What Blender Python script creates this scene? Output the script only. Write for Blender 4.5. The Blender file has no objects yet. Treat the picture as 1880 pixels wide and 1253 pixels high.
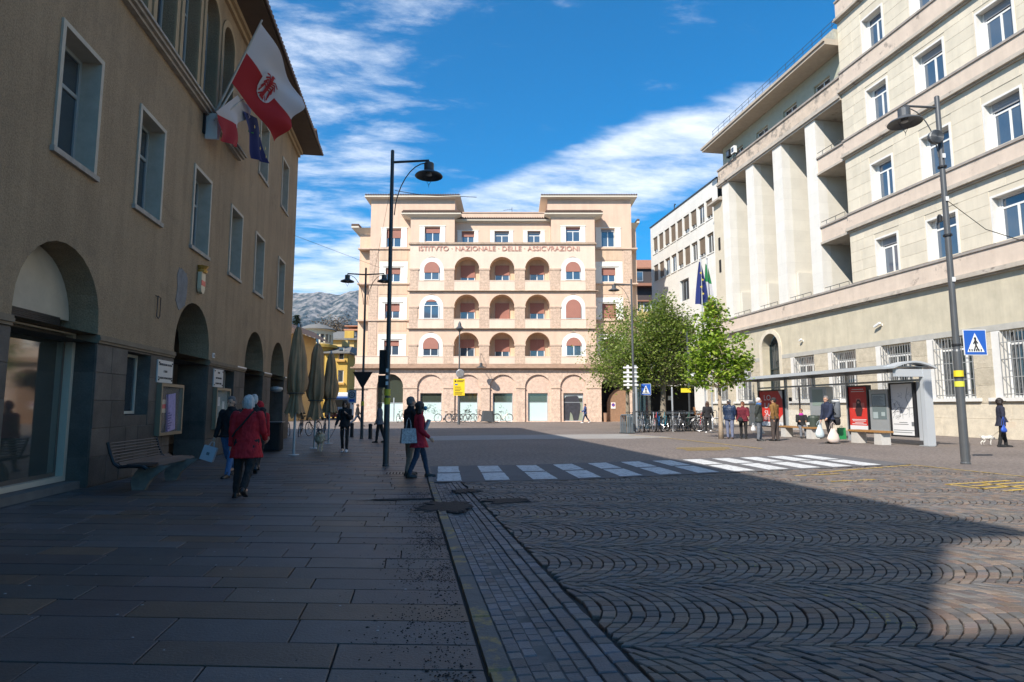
import bpy, bmesh, math, random
from math import sin, cos, pi, radians, sqrt, atan2, hypot
from mathutils import Vector, Matrix, noise
R0 = random.Random(7)
scene = bpy.context.scene
COL = scene.collection
YAW = 0.158            # the street runs along +y; the camera looks a little to the right of it

# ---------------------------------------------------------------- camera
cam_d = bpy.data.cameras.new('camera'); cam = bpy.data.objects.new('camera', cam_d); COL.objects.link(cam)
cam_d.sensor_width = 36.0; cam_d.lens = 36.0 * 1112 / 1880
cam_d.clip_end = 20000; cam_d.clip_start = 0.05
cam.location = (0, 0, 1.47)
cam.rotation_euler = (pi / 2 + 0.1075, 0, -YAW)
scene.camera = cam

# ---------------------------------------------------------------- light
SUN_AZ = YAW + radians(37)       # direction the light travels, measured from +y towards +x
SUN_EL = radians(40.4)
sd = bpy.data.lights.new('sun', 'SUN'); sun = bpy.data.objects.new('sun', sd); COL.objects.link(sun)
sd.energy = 4.9; sd.angle = radians(0.53); sd.color = (1.0, 0.93, 0.83)
dv = Vector((sin(SUN_AZ) * cos(SUN_EL), cos(SUN_AZ) * cos(SUN_EL), -sin(SUN_EL)))
sun.rotation_euler = dv.to_track_quat('-Z', 'Y').to_euler()

world = bpy.data.worlds.new('World'); scene.world = world; world.use_nodes = True
nt = world.node_tree; nt.nodes.clear()
def wn(t, **k):
    n = nt.nodes.new(t)
    for a, b in k.items(): setattr(n, a, b)
    return n
out = wn('ShaderNodeOutputWorld'); bg = wn('ShaderNodeBackground'); bg.inputs[1].default_value = 0.098
sky = wn('ShaderNodeTexSky', sky_type='NISHITA'); sky.sun_disc = False
sky.sun_elevation = SUN_EL; sky.sun_rotation = SUN_AZ + pi
sky.air_density = 1.1; sky.dust_density = 0.25; sky.ozone_density = 3.0; sky.altitude = 300
hs = wn('ShaderNodeHueSaturation'); hs.inputs['Saturation'].default_value = 1.35; hs.inputs['Value'].default_value = 1.0
tint = wn('ShaderNodeMix', data_type='RGBA', blend_type='MULTIPLY'); tint.inputs[0].default_value = 1; tint.inputs[7].default_value = (.64, 1.0, 1.17, 1)
nt.links.new(sky.outputs[0], tint.inputs[6]); nt.links.new(tint.outputs[2], hs.inputs['Color'])
tc = wn('ShaderNodeTexCoord'); sep = wn('ShaderNodeSeparateXYZ'); nt.links.new(tc.outputs['Generated'], sep.inputs[0])
def wm(op, a, b=None, c=None):
    n = wn('ShaderNodeMath', operation=op)
    for i, v in enumerate((a, b, c)):
        if v is None: continue
        if isinstance(v, (int, float)): n.inputs[i].default_value = v
        else: nt.links.new(v, n.inputs[i])
    return n.outputs[0]
zz = wm('ADD', wm('MAXIMUM', sep.outputs[2], 0.0), 0.12)
cx = wm('DIVIDE', sep.outputs[0], zz); cy = wm('DIVIDE', sep.outputs[1], zz)
comb = wn('ShaderNodeCombineXYZ'); nt.links.new(cx, comb.inputs[0]); nt.links.new(cy, comb.inputs[1])
def cloud(scale, rot, sx, sy, loc, detail, rough, dist):
    mp = wn('ShaderNodeMapping'); mp.inputs['Rotation'].default_value = (0, 0, rot)
    mp.inputs['Scale'].default_value = (sx, sy, 1); mp.inputs['Location'].default_value = loc
    nt.links.new(comb.outputs[0], mp.inputs[0])
    nz = wn('ShaderNodeTexNoise'); nz.inputs['Scale'].default_value = scale; nz.inputs['Detail'].default_value = detail
    nz.inputs['Roughness'].default_value = rough; nz.inputs['Distortion'].default_value = dist
    nt.links.new(mp.outputs[0], nz.inputs['Vector']); return nz.outputs[0]
def ramp(v, a, b, hi=1.0):
    n = wn('ShaderNodeMapRange'); n.interpolation_type = 'SMOOTHSTEP'
    n.inputs[1].default_value = a; n.inputs[2].default_value = b; n.inputs[3].default_value = 0; n.inputs[4].default_value = hi
    nt.links.new(v, n.inputs[0]); return n.outputs[0]
d_ = wm('ADD', wm('SUBTRACT', cy, 1.7), wm('MULTIPLY', wm('SUBTRACT', cx, 0.37), 1.115))
band = wm('MULTIPLY', ramp(d_, -0.06, 0.20), wm('SUBTRACT', 1.0, ramp(d_, 0.62, 1.05)))
left = wm('SUBTRACT', 1.0, ramp(cx, -0.12, 0.2))
n1 = cloud(1.3, radians(42), 1.0, 2.2, (3.1, 0.4, 0), 7, .6, .15)
n2 = cloud(2.6, radians(20), 1.0, 2.4, (1.7, 5.3, 0), 8, .64, .25)
n3 = cloud(7.0, radians(42), 1.0, 2.2, (0, 2, 0), 8, .7, .3)
c1 = ramp(wm('ADD', wm('ADD', n1, wm('MULTIPLY', wm('SUBTRACT', band, .22), 0.42)), wm('MULTIPLY', wm('SUBTRACT', n3, .45), .34)), .56, 1.02, .90)
c2 = ramp(wm('ADD', wm('ADD', n2, wm('MULTIPLY', wm('SUBTRACT', left, .35), 0.22)), wm('MULTIPLY', wm('SUBTRACT', n3, .45), .34)), .53, 1.0, .80)
dens = wm('MAXIMUM', c1, c2)
dens = wm('MULTIPLY', dens, ramp(sep.outputs[2], 0.0, 0.12))
mixc = wn('ShaderNodeMix', data_type='RGBA'); nt.links.new(dens, mixc.inputs[0]); nt.links.new(hs.outputs[0], mixc.inputs[6])
mixc.inputs[7].default_value = (8.6, 8.9, 9.3, 1)
nt.links.new(mixc.outputs[2], bg.inputs[0]); nt.links.new(bg.outputs[0], out.inputs[0])

# ---------------------------------------------------------------- colour management / render
scene.view_settings.view_transform = 'Standard'; scene.view_settings.look = 'None'
scene.view_settings.exposure = 0.70; scene.view_settings.gamma = 1; scene.view_settings.use_curve_mapping = False
scene.render.engine = 'CYCLES'

# ---------------------------------------------------------------- materials
MATS = {}
def mat(name, rgb, rough=0.8, var=0.0, vscale=3.0, bump=0.0, bscale=40.0, metal=0.0, spec=0.5, streak=0.0, island=0.0,
        palette=None, speck=0.0, trans=0.0, coord='world', stain=None, courses=None):
    if name in MATS: return MATS[name]
    m = bpy.data.materials.new(name); m.use_nodes = True; n = m.node_tree; b = n.nodes['Principled BSDF']
    L = n.links.new
    def N(t, **k):
        x = n.nodes.new(t)
        for a, c in k.items(): setattr(x, a, c)
        return x
    if coord == 'world': vec = N('ShaderNodeNewGeometry').outputs['Position']
    else: vec = N('ShaderNodeTexCoord').outputs['Object']
    def nz(scale, detail=4, rough=.6, v=vec):
        x = N('ShaderNodeTexNoise'); x.inputs['Scale'].default_value = scale; x.inputs['Detail'].default_value = detail
        x.inputs['Roughness'].default_value = rough; L(v, x.inputs['Vector']); return x.outputs[0]
    def mr(v, a, c, lo, hi):
        x = N('ShaderNodeMapRange'); x.inputs[1].default_value = a; x.inputs[2].default_value = c
        x.inputs[3].default_value = lo; x.inputs[4].default_value = hi; L(v, x.inputs[0]); return x.outputs[0]
    def mul(col, val):
        x = N('ShaderNodeVectorMath', operation='SCALE'); L(col, x.inputs[0])
        if isinstance(val, float): x.inputs['Scale'].default_value = val
        else: L(val, x.inputs['Scale'])
        return x.outputs[0]
    def mix(f, a, c):
        x = N('ShaderNodeMix', data_type='RGBA'); 
        L(f, x.inputs[0]) if not isinstance(f, float) else setattr(x.inputs[0], 'default_value', f)
        for i, v in ((6, a), (7, c)):
            if isinstance(v, tuple): x.inputs[i].default_value = (*v, 1)
            else: L(v, x.inputs[i])
        return x.outputs[2]
    rg = N('ShaderNodeRGB'); rg.outputs[0].default_value = (*rgb, 1); col = rg.outputs[0]
    if palette or island:
        g = N('ShaderNodeNewGeometry'); oi = N('ShaderNodeObjectInfo')
        a = N('ShaderNodeMath', operation='ADD'); L(g.outputs['Random Per Island'], a.inputs[0]); L(oi.outputs['Random'], a.inputs[1])
        fr = N('ShaderNodeMath', operation='FRACT'); L(a.outputs[0], fr.inputs[0]); rnd = fr.outputs[0]
        if palette:
            cr = N('ShaderNodeValToRGB'); cr.color_ramp.interpolation = 'CONSTANT'
            els = cr.color_ramp.elements
            for i, c in enumerate(palette):
                p = i / len(palette)
                e = els[i] if i < 2 else els.new(p)
                e.position = p; e.color = (*c, 1)
            L(rnd, cr.inputs[0]); col = cr.outputs[0]
        if island:
            w = N('ShaderNodeMath', operation='MULTIPLY'); L(rnd, w.inputs[0]); w.inputs[1].default_value = 7.31
            w2 = N('ShaderNodeMath', operation='FRACT'); L(w.outputs[0], w2.inputs[0])
            col = mul(col, mr(w2.outputs[0], 0, 1, 1 - island, 1 + island))
    if var:
        col = mul(col, mr(nz(vscale, 6, .65), .3, .7, 1 - var, 1 + var))
    if streak:
        mp = N('ShaderNodeMapping'); mp.inputs['Scale'].default_value = (1, 1, .08); L(vec, mp.inputs[0])
        col = mul(col, mr(nz(2.2, 5, .7, mp.outputs[0]), .42, .68, 1.0, 1 - streak))
    if speck:
        col = mul(col, mr(nz(bscale * 1.5, 2, .8), .35, .65, 1 - speck, 1 + speck))
    if stain:
        sc, thr, sm, f = stain
        col = mix(mr(nz(sc, 6, .7), thr, thr + .09, 0.0, f), col, sm)
    if courses:
        bk = N('ShaderNodeTexBrick'); bk.inputs['Scale'].default_value = 1
        w_, h_, ms, dark = courses
        bk.inputs['Brick Width'].default_value = w_; bk.inputs['Row Height'].default_value = h_; bk.inputs['Mortar Size'].default_value = ms
        bk.inputs['Color1'].default_value = (1, 1, 1, 1); bk.inputs['Color2'].default_value = (.94, .94, .94, 1); bk.inputs['Mortar'].default_value = (dark, dark, dark, 1)
        s = N('ShaderNodeSeparateXYZ'); L(vec, s.inputs[0]); c = N('ShaderNodeCombineXYZ')
        ad = N('ShaderNodeMath', operation='ADD'); L(s.outputs[0], ad.inputs[0]); L(s.outputs[1], ad.inputs[1])
        L(ad.outputs[0], c.inputs[0]); L(s.outputs[2], c.inputs[1]); L(c.outputs[0], bk.inputs['Vector'])
        x = N('ShaderNodeMix', data_type='RGBA', blend_type='MULTIPLY'); x.inputs[0].default_value = 1
        L(col, x.inputs[6]); L(bk.outputs['Color'], x.inputs[7]); col = x.outputs[2]
    L(col, b.inputs['Base Color'])
    b.inputs['Roughness'].default_value = rough; b.inputs['Metallic'].default_value = metal
    b.inputs['Specular IOR Level'].default_value = spec
    if trans:
        t = N('ShaderNodeBsdfTranslucent'); L(col, t.inputs[0]); mx = N('ShaderNodeMixShader'); mx.inputs[0].default_value = trans
        o = n.nodes['Material Output']; L(b.outputs[0], mx.inputs[1]); L(t.outputs[0], mx.inputs[2]); L(mx.outputs[0], o.inputs['Surface'])
    if bump:
        bp = N('ShaderNodeBump'); bp.inputs['Strength'].default_value = bump; bp.inputs['Distance'].default_value = .02
        L(nz(bscale, 6, .6), bp.inputs['Height']); L(bp.outputs[0], b.inputs['Normal'])
    MATS[name] = m; return m

def glassmat(name, rgb, rough=.04):
    if name in MATS: return MATS[name]
    m = mat(name, rgb, rough, spec=1.0); m.node_tree.nodes['Principled BSDF'].inputs['IOR'].default_value = 1.7
    return m

def clearglass(name, tint, alpha):
    if name in MATS: return MATS[name]
    m = bpy.data.materials.new(name); m.use_nodes = True; n = m.node_tree; b = n.nodes['Principled BSDF']
    b.inputs['Base Color'].default_value = (*tint, 1); b.inputs['Roughness'].default_value = .03; b.inputs['Alpha'].default_value = alpha
    MATS[name] = m; return m

# ---------------------------------------------------------------- mesh builder
class MB:
    def __init__(s): s.v = []; s.f = []; s.m = []; s.M = Matrix.Identity(4)
    def p(s, x, y, z):
        s.v.append(tuple(s.M @ Vector((x, y, z)))); return len(s.v) - 1
    def face(s, pts, mi=0):
        s.f.append([s.p(*q) for q in pts]); s.m.append(mi)
    def fi(s, idx, mi=0): s.f.append(list(idx)); s.m.append(mi)
    def box(s, x0, x1, y0, y1, z0, z1, mi=0, ch=0.0):
        if ch <= 0:
            i = [s.p(x, y, z) for z in (z0, z1) for x, y in ((x0, y0), (x1, y0), (x1, y1), (x0, y1))]
            for q in ((3, 2, 1, 0), (4, 5, 6, 7), (0, 1, 5, 4), (1, 2, 6, 5), (2, 3, 7, 6), (3, 0, 4, 7)): s.fi([i[k] for k in q], mi)
        else:
            s.stone([(x0, y0), (x1, y0), (x1, y1), (x0, y1)], z0, z1, ch, mi)
    def stone(s, q, z0, z1, ch, mi=0):
        cx = sum(a[0] for a in q) / len(q); cy = sum(a[1] for a in q) / len(q)
        lo = [s.p(a[0], a[1], z0) for a in q]; md = [s.p(a[0], a[1], z1 - ch) for a in q]
        tp = []
        for a in q:
            d = hypot(cx - a[0], cy - a[1]) or 1
            tp.append(s.p(a[0] + (cx - a[0]) / d * ch * 1.4, a[1] + (cy - a[1]) / d * ch * 1.4, z1))
        n = len(q)
        for i in range(n):
            j = (i + 1) % n
            s.fi((lo[i], lo[j], md[j], md[i]), mi); s.fi((md[i], md[j], tp[j], tp[i]), mi)
        s.fi(tp, mi)
    def tube(s, a, b, r0, r1=None, n=8, mi=0, caps=True):
        r1 = r0 if r1 is None else r1
        a = Vector(a); b = Vector(b); d = b - a
        if d.length < 1e-7: return
        q = d.to_track_quat('Z', 'Y')
        ra = []; rb = []
        for i in range(n):
            t = 2 * pi * i / n; o = q @ Vector((cos(t), sin(t), 0))
            ra.append(s.p(*(a + o * r0))); rb.append(s.p(*(b + o * r1)))
        for i in range(n):
            j = (i + 1) % n; s.fi((ra[i], ra[j], rb[j], rb[i]), mi)
        if caps: s.fi(ra[::-1], mi); s.fi(rb, mi)
    def path(s, pts, r, n=6, mi=0, closed=False):
        pts = [Vector(p) for p in pts]; m = len(pts); rings = []
        up = None
        for i, p in enumerate(pts):
            if closed: d = pts[(i + 1) % m] - pts[i - 1]
            else: d = pts[min(i + 1, m - 1)] - pts[max(i - 1, 0)]
            d.normalize()
            if up is None: up = Vector((0, 0, 1)) if abs(d.z) < .9 else Vector((1, 0, 0))
            x = d.cross(up); 
            if x.length < 1e-4: x = d.orthogonal()
            x.normalize(); y = x.cross(d).normalized(); up = y
            rr = r[i] if isinstance(r, (list, tuple)) else r
            rings.append([s.p(*(p + (x * cos(2 * pi * k / n) + y * sin(2 * pi * k / n)) * rr)) for k in range(n)])
        for i in range(m if closed else m - 1):
            A = rings[i]; B = rings[(i + 1) % m]
            for k in range(n):
                l = (k + 1) % n; s.fi((A[k], A[l], B[l], B[k]), mi)
        if not closed: s.fi(rings[0][::-1], mi); s.fi(rings[-1], mi)
    def lathe(s, prof, n=16, mi=0, c=(0, 0, 0), sx=1, sy=1, cap=True):
        rings = [[s.p(c[0] + r * sx * cos(2 * pi * k / n), c[1] + r * sy * sin(2 * pi * k / n), c[2] + z) for k in range(n)] for r, z in prof]
        for A, B in zip(rings, rings[1:]):
            for k in range(n):
                l = (k + 1) % n; s.fi((A[k], A[l], B[l], B[k]), mi)
        if cap: s.fi(rings[0][::-1], mi); s.fi(rings[-1], mi)
    def extr(s, poly, y0, y1, mi=0):      # polygon in x,z extruded along y
        a = [s.p(x, y0, z) for x, z in poly]; b = [s.p(x, y1, z) for x, z in poly]; n = len(poly)
        s.fi(a, mi); s.fi(b[::-1], mi)
        for i in range(n):
            j = (i + 1) % n; s.fi((a[i], b[i], b[j], a[j]), mi)
    def grid(s, fn, nu, nv, mi=0):
        idx = [[s.p(*fn(i / nu, j / nv)) for j in range(nv + 1)] for i in range(nu + 1)]
        for i in range(nu):
            for j in range(nv): s.fi((idx[i][j], idx[i + 1][j], idx[i + 1][j + 1], idx[i][j + 1]), mi)
    def mesh(s, name, mats, smooth=False):
        me = bpy.data.meshes.new(name); me.from_pydata(s.v, [], s.f)
        for m in (mats if isinstance(mats, (list, tuple)) else [mats]): me.materials.append(m)
        if len(me.materials) > 1: me.polygons.foreach_set('material_index', s.m)
        if smooth: me.polygons.foreach_set('use_smooth', [True] * len(s.f))
        me.update(); return me
    def build(s, name, mats, parent=None, loc=(0, 0, 0), rot=0, smooth=False, **kw):
        return link(name, s.mesh(name, mats, smooth), parent, loc, rot, **kw)
def link(name, me, parent=None, loc=(0, 0, 0), rot=0, scale=None, **kw):
    o = bpy.data.objects.new(name, me); COL.objects.link(o); o.location = loc
    o.rotation_euler = (0, 0, rot) if isinstance(rot, (int, float)) else rot
    if scale: o.scale = scale
    if parent: o.parent = parent
    for k, v in kw.items(): o[k] = v
    return o
def thing(name, label, cat, loc=(0, 0, 0), rot=0, group=None, kind=None):
    o = bpy.data.objects.new(name, None); COL.objects.link(o); o.location = loc
    o.rotation_euler = (0, 0, rot) if isinstance(rot, (int, float)) else rot
    o.empty_display_size = .2
    o['label'] = label; o['category'] = cat
    if group: o['group'] = group
    return o
def copy_tree(o, parent=None):
    c = o.copy(); COL.objects.link(c)
    if parent: c.parent = parent
    for ch in list(o.children): copy_tree(ch, c)
    return c
def text_obj(name, txt, size, m, parent, loc, rot, ext=.006, align='CENTER', sx=1.0):
    cu = bpy.data.curves.new(name, 'FONT'); cu.body = txt; cu.size = size; cu.extrude = ext; cu.align_x = align; cu.align_y = 'CENTER'
    t = bpy.data.objects.new(name, cu); COL.objects.link(t)
    dg = bpy.context.evaluated_depsgraph_get(); dg.update()
    me = bpy.data.meshes.new_from_object(t.evaluated_get(dg)); bpy.data.objects.remove(t); bpy.data.curves.remove(cu)
    me.materials.clear(); me.materials.append(m)
    return link(name, me, parent, loc, rot, scale=(sx, 1, 1) if sx != 1 else None)
TXR = (pi / 2, 0, 0)      # text standing on a facade that faces -y

# ---------------------------------------------------------------- facade helpers (local frame: facade in x,z; outside is -y)
def arc_pts(u0, u1, z1, rz, n=14):
    uc = (u0 + u1) / 2; r = (u1 - u0) / 2
    return [(uc - r * cos(pi * i / n), z1 - rz + rz * sin(pi * i / n)) for i in range(n + 1)]
def wall(mb, u0, u1, z0, z1, holes=(), y=0.0, mi=0, mr=0):
    us = sorted({u0, u1, *[h[0] for h in holes], *[h[1] for h in holes]}); zs = sorted({z0, z1, *[h[2] for h in holes], *[h[3] for h in holes]})
    us = [u for u in us if u0 - 1e-6 <= u <= u1 + 1e-6]; zs = [z for z in zs if z0 - 1e-6 <= z <= z1 + 1e-6]
    for a, b in zip(us, us[1:]):
        for c, d in zip(zs, zs[1:]):
            mu, mz = (a + b) / 2, (c + d) / 2
            if any(h[0] < mu < h[1] and h[2] < mz < h[3] for h in holes): continue
            mb.face([(a, y, c), (b, y, c), (b, y, d), (a, y, d)], mi)
    for h in holes:
        a, b, c, d, dep = h[:5]; rz = h[5] if len(h) > 5 else 0
        m2 = h[6] if len(h) > 6 else mr
        s = d - rz
        mb.face([(a, y, c), (a, y + dep, c), (a, y + dep, s), (a, y, s)], m2)
        mb.face([(b, y, c), (b, y + dep, c), (b, y + dep, s), (b, y, s)], m2)
        mb.face([(a, y, c), (b, y, c), (b, y + dep, c), (a, y + dep, c)], m2)
        if rz:
            ap = arc_pts(a, b, d, rz)
            for (x1, q1), (x2, q2) in zip(ap, ap[1:]):
                mb.face([(x1, y, q1), (x2, y, q2), (x2, y, d), (x1, y, d)], mi)
                mb.face([(x1, y, q1), (x2, y, q2), (x2, y + dep, q2), (x1, y + dep, q1)], m2)
        else:
            mb.face([(a, y, d), (b, y, d), (b, y + dep, d), (a, y + dep, d)], m2)
def frame_bars(mb, w, h, t, y0, y1, mi=0, bottom=True):
    mb.box(0, t, y0, y1, 0, h, mi); mb.box(w - t, w, y0, y1, 0, h, mi); mb.box(t, w - t, y0, y1, h - t, h, mi)
    if bottom: mb.box(t, w - t, y0, y1, 0, t, mi)
WC = {}
def window(root, u0, u1, z0, z1, y, fm, gm, cols=2, transom=0.0, t=.06, shutter=None, arch=0.0, name='window', open_=False, curtain=None):
    """casement window: part 'window' (frame) with sub-parts pane and shutter; the opening's depth is behind y"""
    w = round(u1 - u0, 3); h = round(z1 - z0, 3)
    key = (w, h, cols, transom, t, fm.name, gm.name, arch, shutter[0] if shutter else 0, shutter[1].name if shutter else 0, curtain.name if curtain else 0)
    if key not in WC:
        f = MB(); parts = []
        sp = h - arch
        f.box(0, t, 0, .07, 0, sp); f.box(w - t, w, 0, .07, 0, sp); f.box(t, w - t, 0, .07, 0, t)
        if arch:
            o = arc_pts(0, w, h, arch, 12); i_ = arc_pts(t, w - t, h - t, arch - t if arch > t else arch, 12)
            for k in range(12):
                a, b, c, d = o[k], o[k + 1], i_[k + 1], i_[k]
                for yy in (0, .07): f.face([(a[0], yy, a[1]), (b[0], yy, b[1]), (c[0], yy, c[1]), (d[0], yy, d[1])])
                f.face([(d[0], 0, d[1]), (c[0], 0, c[1]), (c[0], .07, c[1]), (d[0], .07, d[1])])
        else: f.box(t, w - t, 0, .07, h - t, h)
        tz = transom if transom else (sp if arch else h - t)
        for k in range(1, cols): x = w * k / cols; f.box(x - t * .6, x + t * .6, .003, .067, t, tz)
        if transom: f.box(t, w - t, .002, .068, transom, transom + t)
        cw = w / cols
        for k in range(cols):
            p = MB(); a = max(k * cw + t * .6, t); b = min((k + 1) * cw - t * .6, w - t)
            p.box(a, b, .03, .045, t, tz); parts.append(('pane', p.mesh('pane', gm)))
            if curtain:
                p = MB(); p.grid(lambda i, j, a=a, b=b: (a + (b - a) * (.05 + .4 * i if k == 0 else .55 + .4 * i), .12 + .012 * sin(i * 30), t + (tz - t) * j), 14, 1)
        if transom or arch:
            p = MB()
            if arch:
                q = arc_pts(t, w - t, h - t, max(arch - t, .05), 12); p.extr([(t, tz)] + q + [(w - t, tz)] if tz < h - arch else q, .03, .045)
            else: p.box(t, w - t, .03, .045, transom + t, h - t)
            parts.append(('pane', p.mesh('pane', gm)))
        if shutter:
            fr, sm = shutter[0], shutter[1]; p = MB(); zb = h - (h) * fr
            if arch and zb < sp:
                q = arc_pts(.01, w - .01, h - .01, arch, 12); p.extr([(.01, zb)] + [(.01, sp)] + q[1:-1] + [(w - .01, sp), (w - .01, zb)], -.035, -.008)
            elif arch:
                q = [s_ for s_ in arc_pts(.01, w - .01, h - .01, arch, 16) if s_[1] >= zb]; p.extr(q, -.035, -.008)
            else:
                nsl = max(3, int((h - zb) / .06)); dz = (h - zb) / nsl
                for k in range(nsl): p.box(.01, w - .01, -.035 + .006 * (k % 2), -.008, zb + k * dz, zb + (k + 1) * dz - .004)
            parts.append(('shutter', p.mesh('shutter', sm)))
        WC[key] = (f.mesh(name, fm), parts)
    fme, parts = WC[key]
    o = link(name, fme, root, (u0, y, z0))
    for nme, me in parts: link(nme, me, o)
    return o
PC = {}
def panel(root, u0, u1, z0, z1, y, th, m, name='stone_block', ch=.008, g=.004, tag=0):
    w = round(u1 - u0 - 2 * g, 3); h = round(z1 - z0 - 2 * g, 3); key = (w, h, th, m.name, ch, name)
    if key not in PC:
        b = MB(); c = ch
        lo = [b.p(x, 0, z) for x, z in ((0, 0), (w, 0), (w, h), (0, h))]; md = [b.p(x, -th + c, z) for x, z in ((0, 0), (w, 0), (w, h), (0, h))]
        tp = [b.p(x, -th, z) for x, z in ((c, c), (w - c, c), (w - c, h - c), (c, h - c))]
        for i in range(4):
            j = (i + 1) % 4; b.fi((lo[i], lo[j], md[j], md[i])); b.fi((md[i], md[j], tp[j], tp[i]))
        b.fi(tp); PC[key] = b.mesh(name, m)
    return link(name, PC[key], root, (u0 + g, y, z0 + g))
def blocks(root, u0, u1, z0, z1, rows, bw, y, th, m, rnd, name='stone_block', holes=(), ch=.008, g=.004, jit=.25):
    """courses of individual stones, leaving the holes free"""
    hgt = (z1 - z0) / rows; cnt = 0
    for r in range(rows):
        a = u0; z = z0 + r * hgt
        segs = [(u0, u1)]
        for h in holes:
            if h[2] < z + hgt - .02 and h[3] > z + .02:
                ns = []
                for s0, s1 in segs:
                    if h[1] <= s0 or h[0] >= s1: ns.append((s0, s1)); continue
                    if h[0] - s0 > .06: ns.append((s0, h[0]))
                    if s1 - h[1] > .06: ns.append((h[1], s1))
                segs = ns
        for s0, s1 in segs:
            n = max(1, int(round((s1 - s0) / bw))); e = [s0 + (s1 - s0) * i / n for i in range(n + 1)]
            off = (.5 if r % 2 else 0) * (s1 - s0) / n
            for i in range(1, n): e[i] += rnd.uniform(-jit, jit) * bw * .5 + (off * .6 if n > 1 else 0) * (1 if i < n else 0) * .5
            e.sort()
            for p, q in zip(e, e[1:]):
                if q - p < .05: continue
                panel(root, round(p, 2), round(q, 2), z, z + hgt, y, th + rnd.choice((0, .002, .004)), m, name, ch, g); cnt += 1
    return cnt
# ---------------------------------------------------------------- shared materials
M_white = mat('white_paint', (.72, .72, .70), .45, var=.06, vscale=2)
M_glass = glassmat('window_glass', (.035, .045, .055))
M_glassb = glassmat('window_glass_bluish', (.05, .08, .12), .05)
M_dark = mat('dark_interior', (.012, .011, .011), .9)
M_iron = mat('grey_painted_iron', (.06, .066, .07), .45, metal=.3, var=.15, vscale=6)
M_darkiron = mat('near_black_iron', (.018, .019, .022), .5, metal=.3)
M_steel = mat('pale_grey_steel', (.42, .44, .46), .38, metal=.35, var=.06)
M_tile = mat('brown_roof_tile', (.10, .062, .045), .85, var=.3, vscale=8, bump=.4, bscale=20)
M_curtain = mat('curtain', (.55, .54, .5), .9)

# ================================================================ sand-brown corner building on the left
M_stucco = mat('sand_brown_stucco', (.315, .228, .138), .92, var=.13, vscale=.7, bump=.9, bscale=30, speck=.22, streak=.20, stain=(.55, .60, (.15, .115, .075), .45))
M_lstone = mat('dark_porphyry_block', (.10, .085, .070), .8, var=.34, vscale=1.6, bump=.35, bscale=25, island=.22, speck=.12)
M_ltrim = mat('pale_window_surround', (.45, .395, .31), .7, var=.12, vscale=4, bump=.1)
M_sill = mat('weathered_sill_stone', (.36, .32, .27), .85, var=.2, vscale=5, bump=.3)
M_lgrey = mat('grey_window_timber', (.30, .33, .32), .6)
M_blueg = mat('blue_grey_reveal', (.30, .28, .26), .85, var=.15, vscale=3)
LN = -5.86
Lb = thing('stucco_building', 'sand brown stucco building with dark stone arcade base filling the left side', 'building', (LN, 0, 0), pi / 2)
WL = [(10.42, 11.76), (13.30, 14.64), (16.52, 17.90), (19.77, 21.10), (22.77, 24.12), (26.53, 27.86)]
WLb = [(-3.3, -1.95), (-.3, 1.05), (3.0, 4.35), (6.6, 7.95)]
ARC = [(9.82, 12.28), (15.91, 18.45), (22.19, 24.77), (26.02, 28.57)]
s0, s1, ztop = -5.25, 29.9, 13.95
mb = MB(); holes = []
for a, b in WL + WLb: holes.append((a + .05, b - .05, 5.62, 7.81, .40, 0, 1))
for a, b in [WL[4], WL[5]] + WLb: holes.append((a + .05, b - .05, 10.06, 12.24, .40, 0, 1))
GOTH = [(c - .52, c + .52) for c in (12.75, 14.25, 15.75, 17.25, 18.75)]
for a, b in GOTH: holes.append((a, b, 9.66, 13.05, .35, .52, 0))
for a, b in ARC: holes.append((a, b, 2.80, 4.21, .8, 1.22, 0))
wall(mb, s0, s1, 2.80, ztop, holes, 0, 0, 0)
mb.build('wall', [M_stucco, M_blueg], Lb)
# end wall, back wall and the pieces above
mb = MB(); mb.box(29.6, 29.898, .3, 14, 0, ztop); mb.box(-5.248, -4.95, .3, 14, 0, ztop); mb.box(-4.95, 29.6, 13.7, 14, 0, ztop); mb.build('end_wall', M_stucco, Lb)
# ground storey
mb = MB()
SW = [(13.5, 14.6), (19.93, 20.95)]
gh = [(a, b, 0, 2.64, .8) for a, b in ARC] + [(a, b, 1.29, 2.60, .45) for a, b in SW]
wall(mb, s0, s1, 0, 2.64, gh, 0, 0, 0); mb.build('base_wall', M_lstone, Lb)
rr = random.Random(3)
blocks(Lb, 8.2, s1 - .003, 0.02, 2.62, 5, .62, 0, .014, M_lstone, rr, 'stone_block', [(h[0], h[1], h[2], h[3]) for h in gh], g=.003)
for a, b in ARC:      # stones lining the jambs that face the camera
    for r in range(5):
        z = .02 + r * .52; n = 2 if r % 2 else 1
        for k in range(n):
            y0 = .01 + k * .39; y1 = .01 + .78 * (k + 1) / n
            m_ = MB(); m_.box(b - .013, b - .001, y0 + .003, y1 - .003, z + .003, z + .517); m_.build('stone_block', M_lstone, Lb)
for a, b in [(s0, ARC[0][0])] + [(ARC[i][1], ARC[i + 1][0]) for i in range(3)] + [(ARC[3][1], s1)]:
    mb = MB()
    for z, dz, o in ((2.645, .05, .035), (2.695, .06, .06), (2.755, .042, .045)): mb.box(a, b, -o, .79, z, z + dz)
    mb.build('string_course', mat('string_course_stone', (.20, .155, .105), .85, var=.15, bump=.2), Lb)
mb = MB()
for a, b in [(21.15, 22.19), (24.77, 26.02), (28.57, 29.9)]:
    mb = MB(); mb.box(a, b + .008, -.068, -.061, 2.76, 2.80); mb.box(b + .001, b + .008, -.061, .7, 2.76, 2.80); mb.build('white_metal_strip', M_white, Lb)
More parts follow.
